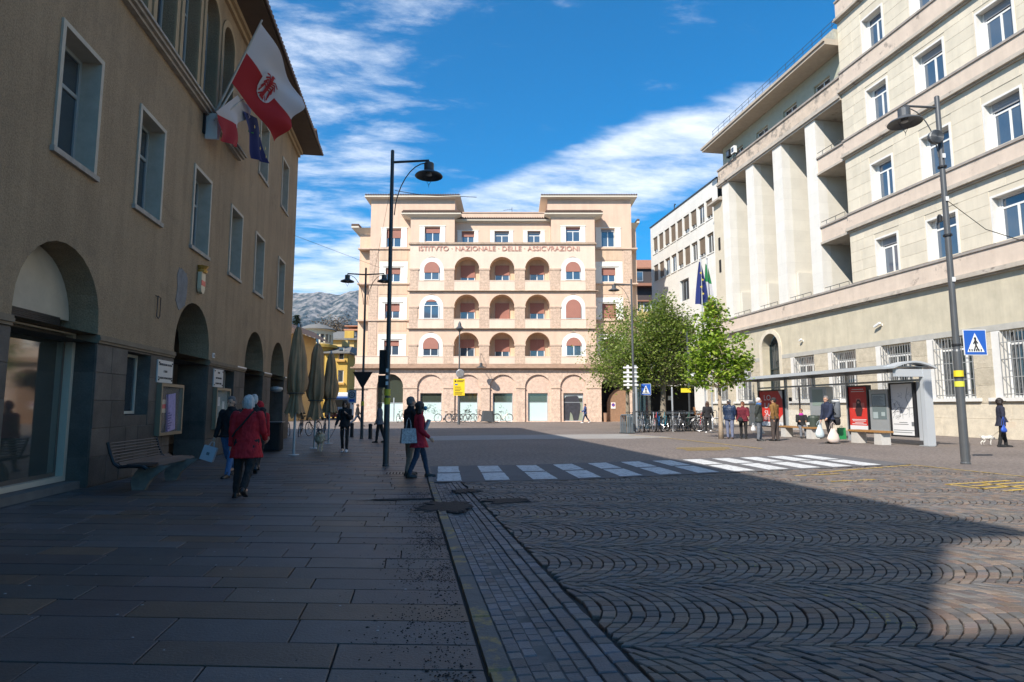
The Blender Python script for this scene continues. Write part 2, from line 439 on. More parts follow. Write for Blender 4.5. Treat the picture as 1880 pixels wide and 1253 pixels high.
# dark arcade behind the arches
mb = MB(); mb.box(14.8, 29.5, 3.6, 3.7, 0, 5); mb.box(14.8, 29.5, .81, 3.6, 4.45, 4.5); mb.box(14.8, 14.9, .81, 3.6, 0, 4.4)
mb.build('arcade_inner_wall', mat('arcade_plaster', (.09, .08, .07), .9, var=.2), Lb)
mb = MB()
for a, b in ((16.3, 18.0), (22.5, 24.4), (26.3, 28.2)): frame_b = (a, b); mb.box(a, b, 3.5, 3.59, 0.02, 2.6)
mb.build('arcade_shop_glass', M_glass, Lb)
# lower windows with white surrounds
cyc = 0
def lwin(a, b, z0, z1):
    m_ = MB(); t = .09
    m_.box(a, a + t, -.035, .38, z0 + .1, z1); m_.box(b - t, b, -.035, .38, z0 + .1, z1); m_.box(a + t, b - t, -.035, .38, z1 - t, z1)
    fr = m_.build('window_surround', M_ltrim, Lb)
    m_ = MB(); m_.box(a - .04, b + .05, -.07, .12, z0, z0 + .095, ch=0); m_.build('sill', M_sill, fr)
    window(Lb, a + t + .003, b - t - .003, z0 + .1, z1 - t - .003, .30, M_lgrey, M_glass, 2, transom=1.35, t=.07, curtain=M_curtain)
for a, b in WL + WLb: lwin(a, b, 5.56, 7.86)
for a, b in [WL[4], WL[5]] + WLb: lwin(a, b, 10.0, 12.29)
for a, b in GOTH:
    window(Lb, a + .003, b - .003, 9.69, 13.04, .28, M_lgrey, M_glass, 2, transom=2.0, t=.07, arch=.5, curtain=M_curtain)
    m_ = MB()           # raised arched band round each tall window
    o = arc_pts(a - .17, b + .17, 13.23, .69, 14); i_ = arc_pts(a, b, 13.05, .52, 14)
    for k in range(14):
        p, q, r_, s_ = o[k], o[k + 1], i_[k + 1], i_[k]
        m_.face([(p[0], -.04, p[1]), (q[0], -.04, q[1]), (r_[0], -.04, r_[1]), (s_[0], -.04, s_[1])]); m_.face([(p[0], -.04, p[1]), (q[0], -.04, q[1]), (q[0], 0, q[1]), (p[0], 0, p[1])]); m_.face([(s_[0], -.04, s_[1]), (r_[0], -.04, r_[1]), (r_[0], 0, r_[1]), (s_[0], 0, s_[1])])
    for x0, x1 in ((a - .17, a), (b, b + .17)): m_.box(x0, x1, -.04, 0, 9.68, 12.53)
    m_.build('window_arch', mat('ochre_band', (.36, .26, .15), .9, var=.1), Lb)
m_ = MB(); m_.box(11.9, 20.25, -.12, 0, 9.46, 9.53); m_.box(11.85, 20.3, -.2, 0, 9.53, 9.6); m_.box(11.8, 20.35, -.26, .05, 9.6, 9.66); m_.build('long_sill', M_sill, Lb)
# cornice, eaves, tiled roof
m_ = MB(); m_.box(s0, s1, -.10, .3, 13.62, 13.78); m_.box(s0, s1 + .06, -.2, .3, 13.78, 13.95); m_.build('cornice', mat('ochre_band', (.36, .26, .15)), Lb)
EV = 1.02
m_ = MB(); m_.box(s0 - .05, s1 + .35, -EV, 14.4, 13.952, 14.03); m_.build('eaves_board', mat('dark_brown_eaves', (.10, .07, .05), .9, var=.1), Lb)
nr = 46
rf = MB(); cxm = 6.7
def hip(u, v):  # roof surface height
    return 14.06 + max(0, min(u - (s0 - .05), s1 + .35 - u, v + EV, 14.4 - v)) * .42
rf.face([(s0 - .05, -EV, 14.04), (s1 + .35, -EV, 14.04), (s1 - 7.3, cxm, 17.2), (s0 + 7.2, cxm, 17.2)])
rf.face([(s1 + .35, -EV, 14.04), (s1 + .35, 14.4, 14.04), (s1 - 7.3, cxm, 17.2)])
rf.face([(s0 - .05, -EV, 14.04), (s0 - .05, 14.4, 14.04), (s0 + 7.2, cxm, 17.2)])
rf.face([(s0 - .05, 14.4, 14.04), (s1 + .35, 14.4, 14.04), (s1 - 7.3, cxm, 17.2), (s0 + 7.2, cxm, 17.2)])
rfo = rf.build('roof', M_tile, Lb)
tm = MB()
u = s0 - .05
while u < s1 + .3: tm.tube((u + .11, -EV - .05, 14.09), (u + .11, .6, 14.78), .085, .085, 6); u += .24
v = -EV
while v < 8: tm.tube((s1 + .40, v + .11, 14.09), (s1 - 1.0, v + .11, 14.66), .085, .085, 6); v += .24
tm.build('roof_tiles', M_tile, Lb, kind='stuff')
gt = MB(); gt.path([(s0 - .05, -EV - .06, 14.0), (s1 + .4, -EV - .06, 14.0), (s1 + .4, 14.4, 14.0)], .06, 6); gt.build('gutter', mat('copper_gutter', (.09, .06, .05), .5, metal=.5), Lb)
# grey plaster patch, iron hook
m_ = MB(); pts = []
rp = random.Random(5)
for k in range(26):
    t = 2 * pi * k / 26; rx = .33 + rp.uniform(-.05, .05); rz = .5 + rp.uniform(-.07, .07)
    pts.append((16.16 + rx * (abs(cos(t)) ** .6) * (1 if cos(t) > 0 else -1), 4.42 + rz * (abs(sin(t)) ** .6) * (1 if sin(t) > 0 else -1)))
m_.extr(pts, -.012, .001); m_.build('plaster_patch', mat('grey_patch_plaster', (.20, .20, .20), .9, var=.2, vscale=5, bump=.6), Lb)
m_ = MB(); m_.path([(14.68, -.0, 3.97), (14.68, -.05, 3.95), (14.67, -.05, 3.5), (14.76, -.05, 3.46), (14.84, -.05, 3.52), (14.86, -.04, 3.95), (14.7, -.04, 3.97)], .011, 5); m_.build('iron_hook', M_darkiron, Lb)
# small window reveals in the stone base
for i, (a, b) in enumerate(SW): window(Lb, a + .01, b - .01, 1.31, 2.59, .25, mat('cream_frame', (.52, .5, .42), .6), M_glass, 1, t=.06)
# shop window in the first arch
m_ = MB(); x0, x1, z0, z1 = 9.84, 12.26, .14, 2.86
f0 = .47
m_.box(x0, x0 + .09, f0 - .12, f0 + .05, z0, z1); m_.box(x1 - .09, x1, f0 - .12, f0 + .05, z0, z1); m_.box(x0 + .09, x1 - .09, f0 - .12, f0 + .05, z1 - .09, z1); m_.box(x0 + .09, x1 - .09, f0 - .12, f0 + .05, z0, z0 + .09)
sw = m_.build('shop_window', mat('cream_aluminium', (.60, .55, .44), .4, metal=.2), Lb)
m_ = MB(); m_.box(x0 + .09, x1 - .09, f0 + .003, f0 + .04, z0 + .09, z0 + .16); m_.box(x1 - .14, x1 - .09, f0 + .003, f0 + .04, z0 + .16, z1 - .16); m_.box(x0 + .09, x1 - .09, f0 + .003, f0 + .04, z1 - .16, z1 - .09); m_.build('inner_frame', mat('brown_aluminium', (.10, .085, .07), .5), sw)
m_ = MB(); m_.box(x0 + .09, x1 - .14, f0 + .01, f0 + .02, z0 + .16, z1 - .16); m_.build('pane', glassmat('shop_glass', (.05, .062, .058), .05), sw)
m_ = MB(); m_.box(x0, x1, f0 + .06, f0 + .2, 0, z0 - .005); m_.box(x0, x1, .1, f0 + .2, 0, .13); m_.build('shop_plinth', mat('grey_plinth', (.13, .125, .115), .85, var=.2), Lb)
m_ = MB(); m_.box(x0 + .09, x0 + .52, f0 - .01, f0 + .001, z0 + .16, z0 + 1.0); m_.build('white_panel', mat('pale_film', (.55, .58, .56), .4), sw)
m_ = MB(); 
for k in range(6): m_.box(x0 + .1, x1 - .35, f0 - .02 + .004 * (k % 2), f0 + .04, z1 + .02 + k * .03, z1 + .045 + k * .03)
m_.build('vent_grille', M_darkiron, Lb)
m_ = MB(); ap = arc_pts(9.83, 12.27, 4.20, 1.21, 20); m_.extr([(9.83, 2.99 + .05)] + ap[1:-1] + [(12.27, 2.99 + .05)], .5, .6); m_.build('tympanum', mat('pale_tympanum_stone', (.50, .44, .34), .8, var=.12, vscale=2, bump=.15), Lb)
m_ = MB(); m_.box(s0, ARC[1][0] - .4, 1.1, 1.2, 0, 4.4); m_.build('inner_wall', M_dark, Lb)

# neighbours of that building, further down the same side behind the camera
M_st2 = mat('ochre_stucco', (.38, .28, .16), .9, var=.1)
nb = thing('ochre_building', 'plain ochre stucco block beside the left building behind the viewpoint', 'building', (LN, -27.25, 0), pi / 2)
m_ = MB(); holes = [(1.2 + 3.4 * i, 2.5 + 3.4 * i, z, z + 2.1, .3) for i in range(5) for z in (1.0, 5.4, 9.8)]
wall(m_, 0, 19.2, 0, 13.9, holes); m_.box(0, 19.2, .4, 13, 0, 13.9); m_.build('wall', M_st2, nb)
for h in holes: window(nb, h[0], h[1], h[2], h[3], .22, M_lgrey, M_glass, 2, t=.07)
m_ = MB(); m_.box(-.4, 19.35, -1.0, 13.4, 13.91, 14.1); m_.build('roof', M_tile, nb)


# ================================================================ stone office building on the right
M_rstone = mat('cream_stone_panel', (.61, .545, .43), .75, var=.07, vscale=1.2, bump=.15, bscale=30, island=.06, streak=.10)
M_rwall = mat('cream_stone_wall', (.55, .49, .385), .85, var=.08, vscale=1.0, bump=.2)
M_rstuc = mat('greenish_cream_stucco', (.52, .465, .35), .9, var=.10, vscale=1.3, bump=.6, bscale=35, streak=.12)
M_rband = mat('pinkish_band', (.58, .475, .385), .8, var=.08, vscale=1.5, bump=.2, stain=(1.1, .60, (.17, .14, .12), .75), streak=.1)
M_rmould = mat('moulding_stone', (.42, .37, .31), .85, var=.15, vscale=2, stain=(1.6, .58, (.12, .10, .09), .7))
M_rled = mat('grey_ledge_stone', (.30, .265, .235), .85, var=.2, vscale=3)
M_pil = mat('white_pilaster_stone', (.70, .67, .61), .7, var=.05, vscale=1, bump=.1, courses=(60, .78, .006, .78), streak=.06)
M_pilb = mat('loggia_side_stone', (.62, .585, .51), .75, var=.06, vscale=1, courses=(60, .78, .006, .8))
M_rough = mat('rough_travertine', (.47, .41, .31), .9, var=.16, vscale=3, bump=1.0, bscale=18, speck=.16, island=.08)
M_plinth = mat('cream_plinth_stone', (.57, .50, .385), .85, var=.14, vscale=2.5, bump=.4, bscale=16, speck=.1)
M_wsur = mat('white_stone_surround', (.66, .64, .60), .7, var=.06)
RN = 26.0
Rb = thing('office_building', 'long cream stone office building with tall loggia pilasters along the right side', 'building', (RN, 0, 0), -pi / 2)
S = lambda s: -s
E0, E1 = -51.3, -2.0      # u range: far end s=51.3, near end s=2
COLS = [(30.32, 28.62), (26.80, 24.92), (23.22, 21.33), (19.62, 17.75), (16.0, 14.1), (12.4, 10.5), (8.8, 6.9)]
BAR = [(49.9, 47.6), (46.3, 43.9), (38.8, 36.25), (34.9, 32.4), (30.82, 28.3), (27.3, 24.72), (23.75, 21.2), (20.2, 17.6), (16.6, 14.0), (13, 10.4), (9.4, 6.8)]
mb = MB(); holes = [(-a + .30, -b - .02, 1.80, 4.87, .55) for a, b in BAR] + [(-42.3, -40.1, 0.0, 6.85, .7, 1.1)]
wall(mb, E0, E1, 0, 7.45, holes); mb.box(E0, E0 + .3, .01, 14, 0, 7.45); mb.build('base_wall', M_rstuc, Rb)
# rough stone piers between the barred windows, pieces of a smooth plinth below
rr = random.Random(11)
edges = [E0] + [x for a, b in BAR for x in (-a, -b)] + [E1]
bh = [(-a, -b, 1.6, 5.0) for a, b in BAR] + [(-42.62, -39.8, 0, 5.0)]
blocks(Rb, -34.9, -14.0, 1.62, 4.86, 4, 1.2, 0, .03, M_rough, rr, 'stone_block', bh, g=.003, jit=.1)
blocks(Rb, -51.2, -34.9, 1.62, 4.86, 4, 1.4, 0, .03, M_rough, rr, 'stone_block', bh, g=.003, jit=.1)
blocks(Rb, -51.2, -14, .9, 1.60, 1, 2.4, 0, .03, M_plinth, rr, 'plinth_block', [(-42.62, -39.8, 0, 5)], g=.003, jit=.3)
blocks(Rb, -51.2, -14, 0.0, .9, 1, 3.2, 0, .04, M_plinth, rr, 'plinth_block', [(-42.62, -39.8, 0, 5)], g=.003, jit=.3)
m_ = MB(); m_.box(E0, -42.62, -.035, 0, 4.88, 5.16); m_.box(-39.8, E1, -.035, 0, 4.88, 5.16); m_.build('lintel_band', mat('grey_lintel_stone', (.40, .385, .345), .8, var=.12, vscale=2), Rb)
M_bars = mat('grey_window_bars', (.34, .34, .33), .5, metal=.3)
for a, b in BAR:
    u0, u1 = -a, -b
    m_ = MB(); m_.box(u0, u0 + .42, -.025, .5, 1.865, 4.87); m_.build('window_surround', M_wsur, Rb); m_ = MB(); m_.box(u1 - .001, u1 + .12, -.025, 0.0, 1.865, 4.87)
    sr = m_.build('window_surround', M_wsur, Rb)
    m_ = MB(); m_.box(u0 - .25, u1 + .3, -.16, .2, 1.70, 1.858); m_.build('sill', M_wsur, sr)
    w = window(Rb, u0 + .425, u1 - .015, 1.862, 4.875, .38, M_white, M_glass, 3, transom=2.35, t=.09, curtain=M_curtain)
    m_ = MB(); W_ = u1 - u0 - .44
    n = max(6, int(W_ / .17))
    for k in range(n + 1):
        x = u0 + .44 + W_ * k / n; m_.box(x - .012, x + .012, -.09, -.066, 1.95, 4.80)
    for z in (2.0, 2.75, 3.55, 4.3): m_.box(u0 + .40, u1, -.065, -.045, z, z + .035)
    for z in (2.0, 3.55): m_.box(u0 + .40, u0 + .43, -.06, .3, z + .002, z + .03)
    m_.build('window_grille', M_bars, Rb)
# arched doorway with iron gate
m_ = MB(); o = arc_pts(-42.62, -39.78, 7.16, 1.42, 18); i_ = arc_pts(-42.3, -40.1, 6.85, 1.1, 18)
for k in range(18):
    p, q, r_, s_ = o[k], o[k + 1], i_[k + 1], i_[k]
    m_.face([(p[0], -.06, p[1]), (q[0], -.06, q[1]), (r_[0], -.06, r_[1]), (s_[0], -.06, s_[1])]); m_.face([(p[0], -.06, p[1]), (q[0], -.06, q[1]), (q[0], 0, q[1]), (p[0], 0, p[1])]); m_.face([(s_[0], -.06, s_[1]), (r_[0], -.06, r_[1]), (r_[0], 0, r_[1]), (s_[0], 0, s_[1])])
m_.box(-42.62, -42.3, -.06, 0, 0, 5.75); m_.box(-40.1, -39.78, -.06, 0, 0, 5.75); m_.build('doorway_surround', M_rstone, Rb)
m_ = MB(); m_.box(-42.3, -42.22, .6, .68, 0, 6.7); m_.box(-40.18, -40.1, .6, .68, 0, 6.7); m_.box(-42.2, -40.2, .6, .66, 4.2, 4.3); m_.box(-41.24, -41.16, .6, .66, 0, 4.2)
for r_ in (.35, .65, .95): m_.path([(-41.2 + r_ * cos(pi * k / 14), .62, 5.6 + r_ * sin(pi * k / 14)) for k in range(15)], .02, 5)
for k in range(9): x = -42.1 + k * .225; m_.box(x, x + .02, .61, .63, 0, 4.2)
for k in range(5): x = -42.0 + k * .4; m_.tube((x, .62, 4.3), (-41.2 + (x + 41.2) * 1.1, .62, 6.3), .018, .018, 5)
m_.path([(-41.2 + .25 * cos(2 * pi * k / 14), .58, 4.6 + .25 * sin(2 * pi * k / 14)) for k in range(15)], .035, 5)
dr = m_.build('door', mat('dark_green_iron', (.03, .045, .045), .5, metal=.3), Rb)
m_ = MB(); ap = arc_pts(-42.29, -40.11, 6.84, 1.09, 16); m_.extr([(-42.29, 0)] + ap + [(-40.11, 0)], .7, .72); m_.build('pane', M_glass, dr)
# storeys of the tall block
UB = [(8.80, 11.95), (13.15, 16.6), (17.82, 20.8), (22.24, 25.55), (27.0, 30.0)]
BANDS = [(7.45, 8.80), (11.95, 13.15), (16.6, 17.82), (20.8, 22.24), (25.55, 27.0)]
C0 = -32.30
mb = MB(); holes = []
for z0, z1 in UB[:4]:
    zt = {8.80: 11.05, 13.15: 15.5, 17.82: 20.03, 22.24: 24.42}[z0]
    for a, b in COLS: holes.append((-a + .05, -b - .05, z0 + .10, zt - .05, .38))
for a, b in COLS: holes.append((-a + .05, -b - .05, 27.16, 29.35, .38))
wall(mb, C0, E1, 7.45, 30.5, holes); mb.box(C0, C0 + .2, .01, 14, 7.45, 30.5); mb.box(E0, E1, 13.8, 14, 0, 30.5) if 0 else None
mb.build('wall', M_rwall, Rb)
for (z0, z1) in UB[:4]:
    rows = 5; hl = [(h[0] - .10, h[1] + .10, h[2] - .2, h[3] + .09) for h in holes]
    blocks(Rb, C0 + .003, -17.7, z0 + .06, z1 - .003, rows, 1.25, 0, .022, M_rstone, rr, 'stone_panel', hl, ch=.006, g=.003, jit=.35)
    m_ = MB(); m_.box(-17.69, E1, -.022, 0, z0 + .06, z1 - .003) if 0 else m_.box(-17.69, -16.02, -.022, 0, z0 + .06, z1 - .003); m_.build('stone_panel', M_rstone, Rb)
blocks(Rb, C0 + .003, -26, 27.06, 30.4, 5, 1.25, 0, .022, M_rstone, rr, 'stone_panel', [(h[0] - .1, h[1] + .1, h[2] - .2, h[3] + .09) for h in holes], ch=.006, g=.003)
rsh = random.Random(21)
M_rshut = mat('grey_roller_shutter', (.28, .28, .29), .6)
for (z0, z1) in UB[:4] + [(27.06, 30)]:
    zt = {8.80: 11.05, 13.15: 15.5, 17.82: 20.03, 22.24: 24.42}.get(z0, 29.4)
    for a, b in COLS:
        u0, u1 = -a, -b
        m_ = MB(); t = .1; m_.box(u0, u0 + t, -.05, .36, z0 + .062, zt); m_.box(u1 - t, u1, -.05, .36, z0 + .062, zt); m_.box(u0 + t, u1 - t, -.05, .36, zt - t, zt)
        m_.build('window_surround', M_wsur, Rb)
        window(Rb, u0 + t + .12, u1 - t - .003, z0 + .1, zt - t - .003, .30, M_white, M_glassb, 2, transom=round((zt - z0) * .66, 2), t=.085,
               shutter=(.2, M_rshut) if rsh.random() < .4 else None)
        m_ = MB(); m_.box(u0 + t, u0 + t + .118, .28, .36, z0 + .1, zt - t - .003); m_.build('reveal_strip', M_wsur, Rb)
def band(u0, u1, z0, z1, y):
    m_ = MB()
    m_.box(u0, u1, y - .10, y + .3, z0 + .30, z1 - .12); m_.build('parapet_band', M_rband, Rb)
    m_ = MB(); m_.box(u0 - .03, u1, y - .24, y + .3, z0 + .18, z0 + .298); m_.box(u0 - .05, u1, y - .30, y + .3, z0 + .08, z0 + .178); m_.box(u0 - .02, u1, y - .16, y + .3, z0, z0 + .078)
    m_.build('moulding', M_rmould, Rb)
    m_ = MB(); m_.box(u0 - .02, u1, y - .17, y + .3, z1 - .118, z1); m_.build('ledge', M_rled, Rb)
for i, (z0, z1) in enumerate(BANDS):
    if i == 0: band(E0 + .3, E1, z0, z1, 0)
    else: band(C0, E1, z0, z1, 0)
# loggia wing
PIL = [(36.0, 34.95), (39.82, 38.72), (43.52, 42.42), (47.36, 46.25)]
for a, b in PIL:
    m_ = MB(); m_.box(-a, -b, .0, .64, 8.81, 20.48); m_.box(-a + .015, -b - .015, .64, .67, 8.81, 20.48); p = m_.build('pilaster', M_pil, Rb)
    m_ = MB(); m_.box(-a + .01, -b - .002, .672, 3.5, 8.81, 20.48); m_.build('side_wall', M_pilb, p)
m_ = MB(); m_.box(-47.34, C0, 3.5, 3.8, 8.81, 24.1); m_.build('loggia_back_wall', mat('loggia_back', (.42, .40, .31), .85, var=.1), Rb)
dk = MB()
for s_a, s_b in ((38.5, 36.3), (42.2, 40.0), (46.0, 43.8), (34.6, 32.9)):
    for z in (9.0, 13.1, 17.4): dk.box(-s_a + .5, -s_b, 3.42, 3.49, z + .02, z + 2.3)
dk.build('loggia_window', M_glass, Rb)
m_ = MB()
for s_a, s_b in ((38.7, 36.02), (42.4, 39.84), (46.23, 43.54)):
    for z in (12.2, 16.5): m_.box(-s_a, -s_b, 3.1, 3.5, z, z + .2)
m_.build('loggia_floor_ledge', M_rmould, Rb)
m_ = MB()
for s_a, s_b in ((38.7, 36.02), (42.4, 39.84), (46.23, 43.54)):
    m_.box(-s_a, -s_a + .25, .7, 3.4, 8.81, 10.9); m_.box(-s_a + .25, -s_b, 2.2, 3.4, 10.75, 10.95)
m_.build('loggia_door_surround', M_pilb, Rb)
for z0, z1 in BANDS[1:3]:   # balconies next to the tall block
    m_ = MB(); m_.box(-34.94, C0 - .002, .05, .35, z0 + .14, z1 - .1); bl = m_.build('balcony', M_rband, Rb)
    m_ = MB(); m_.box(-34.95, C0 - .002, -.04, .4, z1 - .1, z1 + .0); m_.build('ledge', M_rled, bl)
    m_ = MB(); m_.box(-34.95, C0 - .002, -.05, 3.5, z0, z0 + .138); m_.build('balcony_slab', M_rmould, bl)
def rail(s_a, s_b, z, par):
    m_ = MB(); m_.tube((-s_a + .1, -.02, z + .26), (-s_b - .1, -.02, z + .26), .02, .02, 6)
    k = s_b + .1
    while k < s_a: m_.tube((-k, -.02, z), (-k, -.02, z + .26), .016, .016, 5); k += .85
    m_.build('railing', M_iron, par)
for z in (8.80, 13.15, 17.82): rail(34.9, 32.5, z, Rb)
for a, b in ((38.6, 36.1), (42.3, 39.9), (46.2, 43.6)): rail(a, b, 8.80, Rb)
# beam, worn frieze, attic, eaves
m_ = MB(); m_.box(-47.9, C0 - .002, -.12, 3.6, 20.49, 20.62); m_.box(-47.95, C0 - .002, -.22, 3.6, 20.62, 20.78); m_.box(-47.92, C0 - .002, -.16, 3.6, 20.78, 20.95); m_.build('beam', M_rmould, Rb)
m_ = MB(); m_.box(-47.9, C0 - .002, -.05, .5, 20.95, 21.95); m_.build('frieze', mat('crumbling_frieze', (.52, .42, .33), .9, var=.15, vscale=2, bump=1, bscale=6, stain=(1.3, .5, (.22, .19, .16), .85)), Rb)
m_ = MB(); m_.box(-47.92, C0 - .002, -.14, .5, 21.95, 22.08); m_.build('ledge', M_rled, Rb)
m_ = MB(); aw = [(-46.2, -44.6), (-42.6, -41.0), (-39.0, -37.4), (-35.5, -33.9)]
wall(m_, -47.9, C0 - .002, 22.08, 24.1, [(a, b, 22.25, 23.1, .25) for a, b in aw], .5); m_.box(-47.9, -47.6, .51, 14, 8.8, 24.1); m_.build('attic_wall', mat('attic_greenish', (.40, .40, .31), .9, var=.08), Rb)
for a, b in aw: window(Rb, a + .003, b - .003, 22.26, 23.09, .68, M_white, M_glass, 2, t=.06)
m_ = MB(); m_.box(-48.9, C0 - .002, -.95, 14, 24.12, 24.32); m_.box(-49.0, C0 - .002, -1.05, 14, 24.32, 24.5); ev = m_.build('eaves', mat('brown_grey_eaves', (.40, .34, .27), .85, var=.1), Rb)
m_ = MB(); m_.box(-48.4, C0 - .002, -.3, 14, 24.5, 25.2); m_.build('roof_parapet', mat('mossy_parapet', (.36, .35, .29), .9, var=.25, vscale=4), Rb)
m_ = MB()
for z in (25.55, 25.85): m_.tube((-48.3, -.2, z), (C0 - .01, -.2, z), .018, .018, 5)
for k in range(17): m_.tube((-48.2 + k * .98, -.2, 25.2), (-48.2 + k * .98, -.2, 25.87), .016, .016, 5)
m_.build('roof_railing', M_iron, Rb)
m_ = MB(); m_.box(-49.6, -47.91, .35, 14, 8.81, 19.5); m_.build('end_pier', M_rwall, Rb)
m_ = MB(); m_.box(-49.9, -47.94, -.1, 1, 19.5, 19.65); m_.box(-49.75, -47.94, .1, 1, 19.65, 19.8); m_.build('pier_cap', M_rmould, Rb)
for z in (13.2, 15.2):
    m_ = MB(); m_.box(-48.9, -48.6, .30, .36, z, z + 1.1); m_.build('dark_niche', M_dark, Rb)
m_ = MB(); m_.box(-47.3, -C0 * -1 - 0.2, 3.9, 13.9, 8.7, 8.8); m_.build('upper_deck', M_rwall, Rb)
# cameras and floodlights clamped to the frieze, security cameras on the wall
def seccam(label, s, z, ln):
    t = thing('security_camera', label, 'camera', (RN, s, z), -pi / 2)
    m_ = MB(); m_.box(-.03, .03, -.03, 0, -.06, .06); m_.tube((0, 0, 0), (0, -.16, .05), .02, .02, 6); m_.build('bracket', M_white, t)
    m_ = MB(); m_.M = Matrix.Translation((0, -.2, .08)) @ Matrix.Rotation(-.35, 4, 'Y') @ Matrix.Rotation(.2, 4, 'X'); m_.box(-ln, .06, -.06, .06, -.055, .055, ch=.02); m_.build('housing', M_white, t)
seccam('white security camera pointing left on the stucco above the barred windows near the lamp post', 30.2, 6.05, .42)
seccam('short white security camera on the stucco nearer the arched doorway', 37.3, 5.9, .16)
for i, (s_, lb) in enumerate(((45.4, 'small dark floodlight at the far end of the crumbling frieze'), (44.6, 'white boxy floodlight on the crumbling frieze'))):
    t = thing('floodlight', lb, 'floodlight', (RN - .3, s_, 22.1), -pi / 2)
    m_ = MB(); m_.box(-.25, .25, -.15, .1, .15, .75, ch=.04); m_.build('lamp_housing', M_white if i else M_darkiron, t)
    m_ = MB(); m_.box(-.17, .17, -.165, -.151, .25, .62); m_.build('lens', M_glass, t); m_ = MB(); m_.tube((0, 0, 0), (0, 0, .16), .03, .03, 6); m_.build('bracket', M_iron, t)
def cf(X, Y, z=0.0):      # from the square's own axes (x across, Y away) to world
    return (.98754 * X + .15734 * Y, -.15734 * X + .98754 * Y, z)
# ================================================================ arcaded insurance building closing the square
M_peach = mat('peach_render', (.67, .475, .355), .88, var=.05, vscale=1.0, bump=.15, streak=.10, stain=(.5, .72, (.45, .33, .24), .5))
M_pale = mat('pale_peach_render', (.72, .56, .445), .88, var=.05, vscale=1.0, bump=.15, streak=.08)
M_orange = mat('orange_render', (.63, .455, .32), .88, var=.08, vscale=1.5, streak=.22)
M_brick = mat('pink_rubble_stone', (.57, .415, .31), .9, var=.20, vscale=5, bump=1.0, bscale=14, speck=.18, courses=(.55, .28, .012, .72))
M_rubble = mat('pink_travertine', (.60, .44, .34), .9, var=.24, vscale=3.5, bump=1.0, bscale=12, speck=.16, courses=(.9, .42, .008, .8))
M_cornice = mat('peach_cornice', (.60, .44, .33), .85, var=.12, vscale=3, streak=.15)
M_eaveP = mat('pale_eaves_plaster', (.62, .56, .46), .85, var=.05)
M_shut = mat('terracotta_roller_shutter', (.34, .145, .105), .65, var=.08, vscale=.9)
M_stonew = mat('cream_window_stone', (.76, .73, .67), .8, var=.04)
M_frost = mat('frosted_pale_green_film', (.52, .66, .62), .35, var=.03)
Cb = thing('arcaded_building', 'peach five storey building with arched loggias and red lettering closing the square', 'building', cf(0, 58.2), -YAW)
GX = [(-9.10, -6.58), (-5.52, -3.0), (-2.14, .38), (1.24, 3.76), (4.62, 7.14)]
DX = [(-12.97, -10.44), (8.56, 11.24)]
LX = [(-5.63, -3.19), (-2.19, .25), (1.28, 3.70)]
WX = [(-8.60, -7.09), (5.22, 6.70)]
X0, X1 = -15.1, 12.3
mb = MB()
holes = [(a, b, 0.0, 4.52, .18, 1.24) for a, b in GX] + [(a, b, 0.0, 4.57, 2.5, 1.26) for a, b in DX]
wall(mb, X0, X1, 0, 4.98, holes); mb.box(X0, X0 + .2, .01, 12, 0, 4.98); mb.box(X1 - .2, X1, .01, 12, 0, 4.98)
mb.build('ground_floor_wall', M_rubble, Cb)
# recessed blind arches with the shop windows below them
WG = [(-8.82, -6.75), (-5.19, -3.30), (-1.84, .06), (1.53, 3.43), (4.93, 6.85)]
mb = MB()
for (a, b), (c, d) in zip(GX, WG): wall(mb, a, b, 0, 4.52, [(c, d, .06, 2.74, .25)], .181)
mb.build('blind_arch', mat('pink_travertine_pale', (.60, .43, .335), .9, var=.18, vscale=4, bump=.8, bscale=14, speck=.14), Cb)
for i, (c, d) in enumerate(WG):
    f = MB(); w_ = d - c; frame_bars(f, w_, 2.68, .06, 0, .07); f.box(.06, w_ - .06, .003, .067, 1.77, 1.82)
    o = f.build('shop_window', M_steel, Cb, (c, .40, .06))
    p = MB(); p.box(.06, w_ - .06, .03, .04, 1.82, 2.62); p.build('pane', glassmat('shop_glass_dark', (.05, .06, .045), .06), o)
    if i == 4:
        p = MB(); p.box(.06, w_ - .06, .03, .04, .06, 1.77); p.build('pane', mat('grey_green_film', (.26, .29, .22), .3), o)
        p = MB(); p.box(.06, w_ - .06, .02, .028, 2.2, 2.62); p.build('top_film', mat('pale_grey_film', (.45, .5, .5), .4), o)
        # large printed picture of a grey figure from the waist down
        p = MB(); p.extr([(.1, .04), (.58, .04), (.66, .9), (.86, .62), (.98, .04), (1.42, .04), (1.60, .85), (1.66, 1.5), (1.45, 2.35), (1.3, 2.42), (.3, 2.38), (.08, 2.1)], .010, .018)
        p.build('printed_figure', mat('printed_charcoal', (.035, .035, .045), .6, var=.4, vscale=3), o)
    else:
        p = MB(); p.box(.06, w_ - .06, .02, .045, .06, 1.77); p.build('frosted_pane', M_frost, o)
        p = MB(); gr = random.Random(40 + i)
        for k in range((34, 14, 8, 0)[i]):
            x = w_ * .5 + gr.uniform(-.6, .6) * (1 if i == 0 else .5); z = 1.15 + gr.uniform(-.35, .4); a = gr.uniform(0, 6.3); r = gr.uniform(.04, .16)
            p.path([(x + r * cos(a + q * .5), .012, z + r * sin(a + q * .5)) for q in range(gr.randint(4, 9))], .009, 4)
        if p.v: p.build('graffiti_tag', mat('black_marker', (.05, .07, .06), .6), o)
